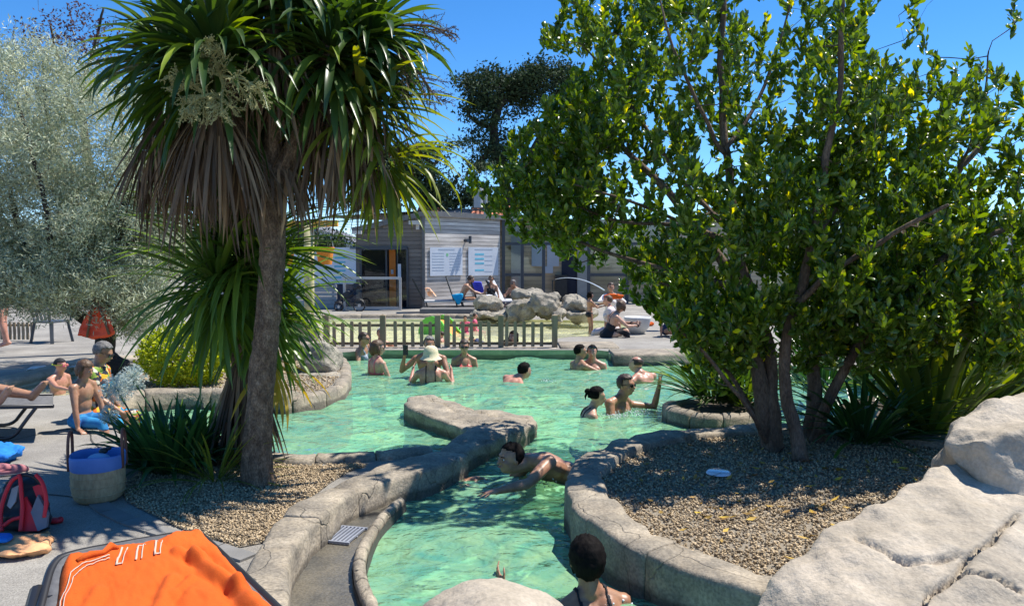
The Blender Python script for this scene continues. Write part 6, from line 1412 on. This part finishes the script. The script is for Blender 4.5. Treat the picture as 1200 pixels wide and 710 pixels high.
# foreground lounger: raised back seen from behind the foot
TL, TR, BL, BR = W(66,668,2.62), W(232,632,3.05), W(20,900,1.95), W(335,745,2.38)
lg0 = Vector(((TL.x + BR.x) / 2, (TL.y + BR.y) / 2, .15))
lo = thing('sun_lounger', 'near grey sun lounger mostly covered by the bright orange towel at the bottom left', 'sun lounger', tuple(lg0))
def pl(u, v, h=0):
    a = TL.lerp(TR, u); b = BL.lerp(BR, u); p = a.lerp(b, v); p.z += h; return p - lg0
ov = .06
def sling(u, v): return pl(-.04 + 1.10 * u, -.10 + 1.1 * v, -.012 + .012 * math.sin(math.pi * u))
cloth_patch('sling', sling, 16, 12, mMesh, lo, .012)
rail = [pl(-.05, 1.0), pl(-.05, .05), pl(-.03, -.07), pl(.04, -.115), pl(.5, -.12), pl(.98, -.12), pl(1.06, -.07), pl(1.07, .05), pl(1.07, 1.0)]
G().tube(smooth_loop([p + Vector((0,0,-.01)) for p in rail], 2, False), .017, 8).build('frame', mFrame, lo, smooth=True)
for u, v in ((-.02, .15), (1.04, .15), (-.02, .95), (1.04, .95)):
    p = pl(u, v); G().tube([p, Vector((p.x + (.04 if u > .5 else -.04), p.y, .0))], .015, 8).build('leg', mFrame, lo)
# armrest like black side piece at the left
G().tube([pl(-.09, .05, -.03), pl(-.10, .35, -.06), pl(-.09, .9, -.1)], [.03, .035, .03], 10).build('armrest', mFrame, lo, smooth=True)
def fold(u, v):
    q = Vector((u * 3, v * 3, 0)); h = .036 + .008 * max(0, fbm(q, 1.5, 3)) + .004 * (1 - abs(fbm(q + Vector((u * 2, 0, 4)), 2.6, 3)) * 4 if abs(fbm(q + Vector((u * 2, 0, 4)), 2.6, 3)) < .25 else 0)
    for (a, b, w_, am) in (((.30, .95), (.62, .38), .035, .030), ((.36, 1.0), (.56, .62), .03, .025), ((.80, .25), (.90, .62), .035, .045), ((.90, .62), (.90, 1.0), .04, .045), ((.72, .16), (.84, .30), .03, .03), ((.42, .10), (.60, .06), .03, .018), ((.60, .5), (.72, .42), .02, .02), ((.12, .5), (.22, .3), .04, .02)):
        d, t = segdist(Vector((u, v, 0)), Vector((*a, 0)), Vector((*b, 0))); h += am * .55 * math.exp(-(d / w_) ** 2) - am * .25 * math.exp(-((d - w_ * 1.7) / w_) ** 2)
    return h
def tow(u, v):
    uu = .035 + 1.02 * u + .012 * fbm(Vector((v * 4, 0, 1)), 1.2); vv = .0 + v * 1.0 + (.02 * fbm(Vector((u * 5, 3, 1)), 1.4) if v < .05 else 0)
    p = pl(uu, vv, fold(u, v)); e = max(0, .07 - u) / .07; p.z -= .05 * e * e; e2 = max(0, u - .95) / .05; p.z -= .06 * e2; return p
to_ = G(); cl = None
tw_root = thing('towel', 'bright orange towel with white stripes spread over the near sun lounger', 'towel', tuple(lg0 + Vector((0,0,.3))))
off = Vector(tw_root.location) - lg0
cloth_patch('cloth', lambda u, v: tow(u, v) - off, 90, 70, mOrT, tw_root, .006)
def stripe(pts, w, n=24, name='stripe'):
    g = G(); vs = []; L_ = []
    for i in range(n + 1):
        t = i / n * (len(pts) - 1); k = min(int(t), len(pts) - 2); f_ = t - k; a = Vector(pts[k]); b = Vector(pts[k + 1]); p = a.lerp(b, f_); d = (b - a).normalized(); nn = Vector((-d.y, d.x))
        for q in (-1, 1): s_ = p + nn * q * w / 2; x = tow(s_.x, s_.y) - off; x.z += .0115; vs.append(x)
    g.add(vs, [(2 * i, 2 * i + 1, 2 * i + 3, 2 * i + 2) for i in range(n)]); o = g.build(name, mStripe, tw_root, smooth=True); m = o.modifiers.new('thickness', 'SOLIDIFY'); m.thickness = .002; m.offset = 0
stripe([(.035,1.0),(.03,.6),(.035,.3),(.07,.14),(.14,.09),(.30,.075)], .006, 60); stripe([(.055,1.0),(.05,.6),(.055,.32),(.085,.17),(.16,.115),(.30,.095)], .005, 60)
for k, x in enumerate((.33, .45, .57)):      # slanted white letter strokes
    stripe([(x, .16), (x + .055, .03)], .012, 8, 'letter_stroke'); stripe([(x + .035, .16), (x + .09, .03)], .007, 8, 'letter_stroke')
    stripe([(x, .155), (x + .04, .155)] if k != 1 else [(x + .05, .035), (x + .09, .035)], .009, 6, 'letter_stroke')
# crumpled edge
G().tube([tow(.10, .06) - off + Vector((0,0,.008)), tow(.18, .03) - off + Vector((0,0,.014)), tow(.26, .03) - off + Vector((0,0,.010)), tow(.31, .02) - off + Vector((0,0,.018)), tow(.36, .03) - off + Vector((0,0,.008))], [.008, .013, .010, .015, .006], 10).build('rolled_edge', mOrT, tw_root, smooth=True)

# open backpack
bp0 = P(30, 622); bk = thing('backpack', 'open red and black backpack slumped on the paving at the left edge', 'bag', tuple(bp0))
def BK(px, py, dy=0): p = W(px, py, bp0.y + dy) - bp0; return p
sh_ = hull([BK(-12,620,-.06), BK(58,622,-.06), BK(64,606,-.02), BK(52,566,.05), BK(42,556,.12), BK(14,555,.12), BK(4,570,.04), BK(-10,596,-.04), BK(-8,622,.18), BK(55,610,.22), BK(40,558,.2), BK(14,557,.2)])
me = rock_mesh(sh_, .012, mBlack, .02, 6, (), 5, 3, name='bag_body'); link('bag_body', me, bk)
def bpan(name, px, m, d=-.075, t=.012):
    pts = [BK(x, y, d + (622 - y) / 66 * .13) for x, y in px]; g = G(); n = len(pts); g.add(pts + [p + Vector((0, t, 0)) for p in pts], [tuple(range(n)), tuple(range(2 * n - 1, n - 1, -1))] + [(i, (i + 1) % n, n + (i + 1) % n, n + i) for i in range(n)]); g.build(name, m, bk, fix=True)
bpan('red_panel', [(22,622),(46,622),(40,600),(30,582),(24,586)], mRed, -.10); bpan('red_panel', [(38,570),(50,566),(56,590),(53,604),(44,585)], mRed, -.085); bpan('front_pocket', [(44,580),(56,602),(54,618),(44,622),(36,600)], M('grey_mesh', (.12,.12,.14), (.2,.2,.23)), -.115, .02)
bpan('inner_lining', [(8,592),(14,572),(22,568),(18,588),(12,596)], M('silver_lining', (.35,.36,.36), (.45,.46,.45)), -.085)
for pts in ([(24,622),(27,596),(25,578),(24,560),(22,556)], [(2,622),(0,600),(6,578),(14,562),(22,558)], [(52,606),(55,585),(50,564),(42,556)], [(4,616),(14,608),(24,606)]):
    G().tube(smooth_loop([BK(x, y, -.115 + (622 - y) / 66 * .13) for x, y in pts], 2, False), .012, 6).build('strap', mRed, bk, smooth=True)
G().tube(smooth_loop([BK(x, y, .03) for x, y in [(8,566),(20,556),(38,556),(50,568)]], 2, False), .012, 6).build('rim', mBlack, bk, smooth=True)
rr_ = P(64, 613); o = G().ell((0,0,.018), (.05,.03,.018), 12, 8).ell((.03,.01,.02), (.02,.018,.02), 8, 6).build('red_cloth', mRed, loc=(0,0,0), smooth=True); o.location = rr_; tag(o, 'small crumpled red cloth on the paving beside the backpack', 'cloth')
# peach towel with blue corner
def lump(name, label, cat, pts, mat, seed, amp=.02, vox=.012, h=.0):
    me = rock_mesh(hull(pts), vox, mat, amp, 7, (), 3, seed, ridge=1.0); return tag(place_mesh(name, me), label, cat)
def flat_pts(px, h): return [P(x, y, .152) for x, y in px] + [P(x, y - 2, .152 + h) for x, y in [(a + (sum(q[0] for q in px) / len(px) - a) * .18, b + (sum(q[1] for q in px) / len(px) - b) * .18) for a, b in px]]
lump('towel', 'folded peach orange towel lying in front of the backpack at the left edge', 'towel', flat_pts([(-20,655),(20,655),(60,646),(66,630),(60,622),(10,628),(-20,634)], .045), mPeach, 4)
lump('towel', 'blue corner of a cloth lying on the peach towel at the left edge', 'towel', [p + Vector((0,0,.05)) for p in flat_pts([(-20,646),(10,646),(18,640),(14,634),(-20,636)], .02)], mBlueT, 5, .006, .008)
lump('towel', 'crumpled bright blue towel on the paving at the left edge above the slippers', 'towel', flat_pts([(-25,541),(8,540),(24,534),(27,525),(14,521),(-6,520),(-25,524)], .10), mBlueT, 6, .035)
mSlip = M('pink_rubber', (.38,.13,.15), (.45,.17,.18), rough=.7)
for k, (x, y, l) in enumerate(((14, 556, 'pinkish red rubber clog with a pale sole on the paving under the blue towel'), (-4, 555, 'second rubber clog cut off by the left edge below the blue towel'))):
    q = P(x, y); t = thing('clog', l, 'shoe', tuple(q), R(-60), 'rubber clogs')
    G().ell((0,0,.012), (.045,.115,.014), 16, 6).build('sole', mStripe, t, smooth=True)
    g = G(); g.ell((0,.0,.03), (.043,.112,.05), 20, 14); g.f = [f for f in g.f if all(g.v[i][1] > -.01 or g.v[i][2] < .045 for i in f) and all(g.v[i][2] > .0 for i in f)]; o = g.build('upper', mSlip, t, smooth=True); m = o.modifiers.new('t', 'SOLIDIFY'); m.thickness = .006
# straw basket
q = P(116, 585); ba = thing('basket', 'round straw basket with blue cloth lining and brown leather handles standing on the shaded paving', 'basket', tuple(q), .25)
g = G(); prof = [(.001,.0),(.12,.0),(.15,.025),(.163,.09),(.166,.17),(.164,.235)]; g.lathe((0,0,0), prof, 48); 
for i, v in enumerate(g.v):
    a = math.atan2(v[1], v[0]); k = 1 + .010 * math.cos(24 * a) + .012 * fbm(Vector((v[0] * 8, v[1] * 8, v[2] * 8)), 1, 2); g.v[i] = (v[0] * k, v[1] * k, v[2])
g.build('woven_body', mStraw, ba, smooth=True)
for z in (.06, .12, .18):
    G().tube([((.168 if z > .1 else .160) * math.cos(a / 24 * 2 * PI), (.168 if z > .1 else .160) * math.sin(a / 24 * 2 * PI), z) for a in range(25)], .004, 5, cap=False).build('woven_band', mStraw, ba)
g = G(); g.lathe((0,0,0), [(.168,.222),(.171,.235),(.172,.30),(.170,.318),(.164,.322),(.158,.315),(.155,.22),(.14,.08),(.001,.06)], 48)
for i, v in enumerate(g.v):
    a = math.atan2(v[1], v[0]); k = 1 + .012 * math.sin(a * 7 + v[2] * 20) * (1 if v[2] > .19 else 0); g.v[i] = (v[0] * k, v[1] * k, v[2] + (.006 * math.sin(a * 3) if v[2] > .28 else 0))
g.build('lining', mLining, ba, smooth=True)
for yy in (-1, 1):
    pts = [(-.158 if yy < 0 else .158, s * .075 * (1 if abs(s) == 1 else .8), z) for s, z in ((-1,.22),(-1,.34),(-.8,.43))] ; x = -.166 if yy < 0 else .166
    pp = [Vector((x, -.05, .22)), Vector((x, -.052, .36)), Vector((x * .98, -.04, .45)), Vector((x * .97, 0, .485)), Vector((x * .98, .04, .45)), Vector((x, .052, .36)), Vector((x, .05, .22))]
    G().tube(smooth_loop(pp, 2, False), .010, 8).build('handle', mLeather, ba, smooth=True)
o = G().ell((0,0,0), (.09,.085,.07), 16, 10).build('rolled_cap', M('pale_blue_cap', (.3,.42,.62), (.36,.5,.7)), loc=(0,0,0), smooth=True); o.location = (q.x + .01, q.y - .01, .15 + .25); tag(o, 'pale blue bathing cap bundle inside the straw basket', 'cap')
o = G().ell((0,0,0), (.03,.03,.02), 10, 6).ell((.03,.01,.015), (.02,.018,.014), 8, 6).build('dark_cloth', mBlack, loc=(0,0,0), smooth=True); o.location = (q.x + .02, q.y + .04, .15 + .325); tag(o, 'small black hair clip lying on top of the straw basket', 'clip')

# left lounger under the lying person
q = P(20, 503); ll = thing('sun_lounger', 'sun lounger with grey sling and black bent legs at the left edge', 'sun lounger', tuple(q)); lz = Vector(ll.location)
def LL(px, py, dy=0): return W(px, py, q.y + dy) - lz
def sl2(u, v): a = LL(62, 464, .1 - .55 * v); b = LL(-260, 492, .1 - .55 * v); p = a.lerp(b, u); p.z = LL(62, 465, 0).z - u * .05 - .02 * math.sin(math.pi * v); return p
cloth_patch('sling', sl2, 14, 6, mMesh, ll, .015)
for v in (0, 1):
    G().tube([sl2(u, v) for u in (0, .5, 1)], .018, 8).build('frame_rail', mFrame, ll, smooth=True)
    for a in (.06, .75): G().tube(smooth_loop([sl2(a, v), sl2(a + .05, v) - Vector((0, 0, .15)), Vector((sl2(a + .09, v).x, sl2(a, v).y, .02)), Vector((sl2(a + .17, v).x, sl2(a, v).y, .02)), sl2(a + .24, v) - Vector((0,0,.12)), sl2(a + .27, v)], 2, False), .017, 8).build('leg', mFrame, ll, smooth=True)
# far left fence, chair, white sheets by the foot pool
q = P(20, 399); fg = thing('slatted_fence', 'low grey slatted fence far away at the left edge behind the plastic chair', 'fence', tuple(q))
x = P(-120, 399).x
while x < P(42, 399).x: G().box((x - q.x, 0, .19), (.045, .025, .34)).build('slat', mPick, fg); x += .085
G().box((P(-40, 399).x - q.x, .03, .3), (2.6, .03, .04)).build('rail', mPick, fg)
q = P(61, 401); ch = thing('plastic_chair', 'dark grey plastic armchair on the pale path under the olive', 'chair', tuple(q), R(75))
mCh = M('grey_plastic', (.05,.06,.07), (.075,.085,.1), rough=.45)
G().box((0,0,.40), (.44,.44,.03)).build('seat', mCh, ch)
for sx in (-1, 1):
    for sy in (-1, 1): G().bar((sx * .19, sy * .19, .40), (sx * .24, sy * .25, 0), .06, .045).build('leg', mCh, ch)
    G().tube([(sx * .24, -.22, .40), (sx * .26, -.22, .62), (sx * .26, 0, .64), (sx * .25, .22, .62)], [.025,.03,.03,.025], 8).build('armrest', mCh, ch)
for k in range(5): G().bar((-.17 + k * .085, .22, .41), (-.19 + k * .095, .32, .84), .05, .015).build('back_slat', mCh, ch)
G().bar((-.24, .325, .86), (.24, .325, .86), .04, .08).build('back_rail', mCh, ch)
for (x, y, s_, l) in ((43,432,.2,'white folded sheet lying at the rim of the foot pool left of the child'), (86,430,.24,'white towel at the rim of the foot pool right of the child with the cap')):
    lump('towel', l, 'towel', flat_pts([(x-14,y+3),(x+12,y+1),(x+14,y-2),(x-6,y-2)], .035), c_white, x, .01, .02)
# red bag hanging on the olive branch
q = W(112, 378, 10.45); rb = thing('red_bag', 'orange red cloth bag with two brown straps hanging from the olive branch above the woman', 'bag', (q.x, q.y, W(112, 396, 10.45).z)); rz_ = Vector(rb.location)
def RBp(px, py, dy=0): return W(px, py, 10.45 + dy) - rz_
g = G(); fr_ = [(91,393),(96,377),(103,364),(112,360),(122,361),(130,376),(135,391),(126,395),(108,397)]
n = len(fr_); g.add([RBp(x, y, -.07 if 2 < i or i in (0,8) else -.03) for i, (x, y) in enumerate(fr_)] + [RBp(x, y, .09 if i in (0,6,7,8) else .03) for i, (x, y) in enumerate(fr_)], [tuple(range(n)), tuple(range(2 * n - 1, n - 1, -1))] + [(i, (i + 1) % n, n + (i + 1) % n, n + i) for i in range(n)])
me = rock_mesh(g, .014, M('orange_red_nylon', (.72,.06,.02), (.8,.09,.03), rough=.5, scale=5), .015, 7, (), 3, 2, ridge=1, name='bag_body'); link('bag_body', me, rb)
mBrn = M('brown_webbing', (.12,.07,.05), (.16,.1,.07))
for px in ([(102,395),(106,372),(108,362),(110,352),(113,350)], [(128,392),(121,372),(117,362),(115,352),(113,350)]):
    G().tube([RBp(x, y, -.095) for x, y in px], .016, 6, squash=None).build('strap', mBrn, rb, smooth=True)
# ---- bucket water feature
q = P(362, 400); q = Vector((q.x, 14.6, .0)); wf = thing('tipping_bucket_frame', 'pale yellow post with an orange crossbar that carries the tipping buckets', 'play frame', tuple(q))
def WF(px, py, dy=0): return W(px, py, 14.6 + dy) - Vector(wf.location)
mYp = M('pale_yellow_paint', (.62,.55,.28), (.7,.63,.35), rough=.6, dirt=(.4,.36,.2), dirt_scale=3)
G().tube([Vector((WF(362,380).x, 0, -.1)), WF(362, 258)], .095, 14).build('post', mYp, wf, smooth=True)
G().bar(WF(325, 263), WF(396, 262), .10, .12).build('crossbar', M('ochre_bar', (.75,.36,.05), (.8,.42,.08)), wf)
for (x, lab) in ((381, 'orange bucket hanging right of the pale yellow post'), (335, 'orange bucket left of the post, mostly hidden by the palm trunk and leaves')):
    c = W(x, 310, 14.5); b = thing('bucket', lab, 'bucket', tuple(c), 0, 'tipping buckets'); g = G(); g.lathe((0,0,0), [(.001,0),(.125,0),(.165,.29),(.178,.30),(.178,.325),(.16,.325),(.15,.28),(.115,.02),(.001,.02)], 20); g.build('pail', mOr, b, smooth=False)
    G().tube([(-.165,0,.30),(-.12,0,.5),(0,0,.78),(.12,0,.5),(.165,0,.30)], .006, 5).build('bail', mAlu, b)
# ---- slide
q = P(520, 379, .02); q = Vector((W(519,378,17.0).x, 17.0, -.02)); slp = thing('toddler_slide', 'small plastic slide with bright green sides and an orange ramp behind the fence', 'slide', tuple(q), R(-28))
mGr = M('green_plastic', (.10,.45,.04), (.14,.52,.06), rough=.4); mOrP = M('orange_plastic', (.85,.33,.06), (.9,.4,.1), rough=.45)
side = [(-.5,0),(-.49,.2),(-.42,.36),(-.3,.46),(-.15,.5),(0,.47),(.12,.38),(.25,.2),(.4,.08),(.55,.05),(.55,0)]
for yy in (-.24, .20):
    g = G(); n = len(side); g.add([(x, yy, z) for x, z in side] + [(x, yy + .05, z) for x, z in side], [tuple(range(n)), tuple(range(2 * n - 1, n - 1, -1))] + [(i, (i + 1) % n, n + (i + 1) % n, n + i) for i in range(n)]); g.build('side_panel', mGr, slp, fix=True)
ra = [(-.2,.40),(-.05,.38),(.1,.29),(.25,.13),(.4,.05),(.58,.03)]; g = G(); n = len(ra)
g.add([(x, y, z) for y in (-.19, .20) for x, z in ra] + [(x, y, z - .03) for y in (-.19, .20) for x, z in ra], [(i, i + 1, n + i + 1, n + i) for i in range(n - 1)] + [(2*n+i, 3*n+i, 3*n+i+1, 2*n+i+1) for i in range(n - 1)]); g.build('ramp', mOrP, slp, smooth=True)
for k in range(3): G().box((-.44 + k * .06, .0, .1 + k * .13), (.1, .38, .03)).build('step', mOrP, slp)
# ---- stroller
q = W(405, 366, 23.2); q.z = .15; sr_ = thing('pushchair', 'black pushchair parked in front of the bath house gate', 'pushchair', tuple(q))
def SR(px, py, dy=0): return W(px, py, 23.2 + dy) - Vector(sr_.location)
for (x, y, r_, dy) in ((397,362,.13,-.25),(397,362,.13,.25),(421,361,.17,-.28),(421,361,.17,.28)):
    c = SR(x, y, dy); c.z = r_; G().tube([c + Vector((r_ * math.cos(a * PI / 9), 0, r_ * math.sin(a * PI / 9))) for a in range(19)], .022, 6, cap=False).build('wheel', mBlack, sr_)
    G().tube([c + Vector((0,-.03,0)), c + Vector((0,.03,0))], .04, 8).build('hub', mAlu, sr_)
for a, b in (((397,358),(412,345)),((421,358),(402,350)),((412,345),(420,333)),((420,333),(426,331)),((402,350),(392,354))):
    for dy in (-.22, .22): G().tube([SR(*a, dy), SR(*b, dy)], .014, 6).build('frame_tube', mBlack, sr_)
me = rock_mesh(hull([SR(400,352,-.18), SR(416,346,-.18), SR(408,340,-.16), SR(398,346,-.16), SR(400,352,.18), SR(416,346,.18), SR(408,340,.16), SR(398,346,.16)]), .03, mBlack, .02, 4, (), 2, 3, name='seat_unit'); link('seat_unit', me, sr_)
me = rock_mesh(hull([SR(414,340,-.18), SR(424,337,-.18), SR(421,330,-.12), SR(414,332,-.14), SR(414,340,.18), SR(424,337,.18), SR(421,330,.12), SR(414,332,.14)]), .03, mBlack, .02, 4, (), 2, 5, name='hood'); link('hood', me, sr_)
# ---- loungers and towels in front of the building
mLg = M('pale_sling', (.42,.43,.45), (.5,.51,.53), rough=.8)
def rear_lounger(label, px, Y, rz, back=.55, tw=None, twl=None):
    q = W(px, 365, Y); q.z = .15; t = thing('sun_lounger', label, 'sun lounger', tuple(q), rz, 'sun loungers in front of the bath house')
    G().box((.15,0,.34), (1.3,.62,.025)).build('seat_sling', mLg, t); g = G(); g.bar((-.5,0,.34), (-.5 - .55 * math.cos(back), 0, .34 + .75 * math.sin(back)), .62, .025, up=(0,0,1)); g.build('back_sling', mLg, t)
    for y in (-.32, .32):
        G().bar((-.5,y,.33), (.82,y,.33), .035, .04).build('frame_rail', mAlu, t); G().bar((-.5,y,.34), (-.5 - .57 * math.cos(back), y, .34 + .78 * math.sin(back)), .035, .04).build('back_rail', mFrame, t)
        for x in (-.45, .6): G().bar((x, y, .33), (x + .08, y, 0), .035).build('leg', mFrame, t)
    return t
rear_lounger('leftmost pale sun lounger below the notice boards, with an orange patterned towel', 517, 22.6, R(8), .95)
rear_lounger('pale sun lounger with raised back just left of the bare backed man', 552, 22.7, R(4), 1.15)
rear_lounger('pale sun lounger under the reclining man by the glazed front', 606, 22.4, R(-20), .9)
rear_lounger('sun lounger with the deep blue towel over its back, right of the bare backed man', 577, 23.0, R(10), 1.15)
def drape(label, px, Y, mat, drop=2):
    c = sum((W(x, y, Y) for x, y in px), Vector()) / len(px); n = len(px); g = G(); g.add([W(x, y, Y) for x, y in px] + [W(x, y, Y + .12) for x, y in px], [tuple(range(n)), tuple(range(2 * n - 1, n - 1, -1))] + [(i, (i + 1) % n, n + (i + 1) % n, n + i) for i in range(n)])
    me = rock_mesh(g, .03, mat, .035, 3.5, (), 2, int(px[0][0]), ridge=1.2); return tag(place_mesh('towel', me), label, 'towel', 'towels in front of the bath house')
drape('orange and white patterned towel hanging over the back of the leftmost rear lounger', [(497,337),(504,337),(512,348),(511,349),(502,347)], 22.45, M('orange_print_towel', (.85,.3,.08), (.8,.65,.5), scale=9))
drape('turquoise towel hanging down beside the bare backed man', [(528,345),(536,343),(543,344),(542,350),(538,358),(534,353)], 22.2, M('turquoise_towel', (.0,.32,.6), (.0,.4,.68)))
drape('deep blue towel over a chair back behind the bare backed man', [(552,330),(564,330),(568,341),(566,344),(551,342)], 23.1, M('deep_blue_towel', (.03,.04,.42), (.05,.06,.5)))
q = W(573, 352, 21.6); o = G().ell((0,0,.2), (.24,.2,.2), 16, 10).build('white_sack', cloth('white_sack_cloth', (.6,.62,.7), (.75,.76,.8)), loc=(0,0,0), smooth=True); o.location = (q.x, 21.6, .32); tag(o, 'round white cloth bag in front of the sunbathing woman in the black swimsuit', 'bag')
pf = thing('low_platform', 'low dark platform under the rear loungers', 'platform', (W(560,366,22).x, 22.2, .15)); G().box((0,0,.09), (3.2,1.6,.16)).build('deck_box', mTrim, pf)
# ---- right: pot, orange towel, sandals, cap, bags
q = W(747, 378, 16.3); o = G().lathe((0,0,0), [(.001,0),(.14,0),(.24,.14),(.285,.32),(.29,.36),(.27,.36),(.25,.3),(.001,.3)], 24).build('big_pot', M('white_pot', (.62,.62,.6), (.7,.7,.68), rough=.5), loc=(0,0,0), smooth=True); o.location = (q.x, 16.3, .15); tag(o, 'big round white pot standing behind the hunched woman on the ledge', 'pot')
dq = [(708,345),(722,344),(731,346),(729,350),(716,351),(707,350)]; drape('bright orange towel held up by the woman in white behind the ledge', dq, 16.9, mOrT)
q = P(757, 382); o = G().ell((0,0,.04), (.16,.07,.05), 12, 8).ell((.12,.03,.05), (.08,.05,.05), 10, 6).build('swim_ring', mOrT, loc=(0,0,0), smooth=True); o.location = q; tag(o, 'orange deflated swim toy lying on the deck behind the ledge', 'toy')
for (x, y, w_, h_, s_) in ((775,366,.3,.25,1),(800,362,.35,.3,2)): lump('beach_bag', ('black beach bag on the deck right of the white pot', 'dark blue beach bag on the deck farther right of the white pot')[s_ - 1], 'bag', [W(x,y,17) + Vector((a * w_, b * .15, c * h_)) for a in (-.5,.5) for b in (-1,1) for c in (0,.8)] + [W(x,y,17) + Vector((0,0,h_))], mBlack if s_ == 1 else c_navy, s_, .04, .03)
# ---- water jet
jt = []; A, B_ = W(652, 327, 20.4), W(708, 340, 18.4)
for k in range(15): t = k / 14; p = A.lerp(B_, t); p.z += .22 * 4 * t * (1 - t) * .6; jt.append(p)
mJet = M('jet_water', (.8,.85,.88), None, rough=.1, spec=.8); tag(G().tube(jt, [.007 + .009 * t / 14 for t in range(15)], 6).build('water_jet', mJet, smooth=True), 'thin arching jet of water over the rocks at the right of the pale pool', 'water jet')
nz_ = thing('jet_nozzle', 'dark pipe standing behind the rocks that feeds the water jet', 'nozzle', (A.x - .1, A.y, .15)); G().tube([(0,0,0), (0,0,A.z - .2), (.1,0,A.z - .15)], .018, 8).build('pipe', mBlack, nz_, smooth=True)
# ---- splashes
def splash(px, py, n, r, seed):
    rr_ = np.random.RandomState(seed); c = P(px, py, .01); l = np.stack([c.x + rr_.normal(0, r, n), c.y + rr_.normal(0, r, n), np.abs(rr_.normal(0, .02, n)) + .005], -1); s_ = rr_.uniform(.003, .010, (n, 1, 1))
    inst_np('splash', OCT[0], OCT[1], rand_rot(n, rr_) * s_, l, mJet, kind='stuff')
splash(745, 484, 160, .10, 1); splash(722, 488, 110, .07, 2); splash(630, 566, 90, .08, 3); splash(716, 707, 60, .05, 4); splash(641, 447, 40, .05, 5)
# ---- litter of fallen leaves in the planter
lr = np.random.RandomState(77); n = 260; a = lr.uniform(0, 6.28, n); d_ = np.sqrt(lr.uniform(0, 1, n)) * (pr - .3)
loc = np.stack([pc.x + d_ * np.cos(a), pc.y + d_ * np.sin(a), np.full(n, .225)], -1); dr = np.stack([np.cos(a * 7), np.sin(a * 7), lr.normal(0, .15, n)], -1)
inst_np('fallen_leaves', *leaf_t(.4, .2, 2), basis(dr, lr.uniform(-.5, .5, n)) * lr.uniform(.05, .085, (n, 1, 1)), loc, M('dry_leaf', (.4,.24,.06), (.5,.38,.08), cols=[(0,(.5,.4,.4)),(.6,(1,.9,.8)),(1,(1.3,1.3,.6))]), kind='stuff')
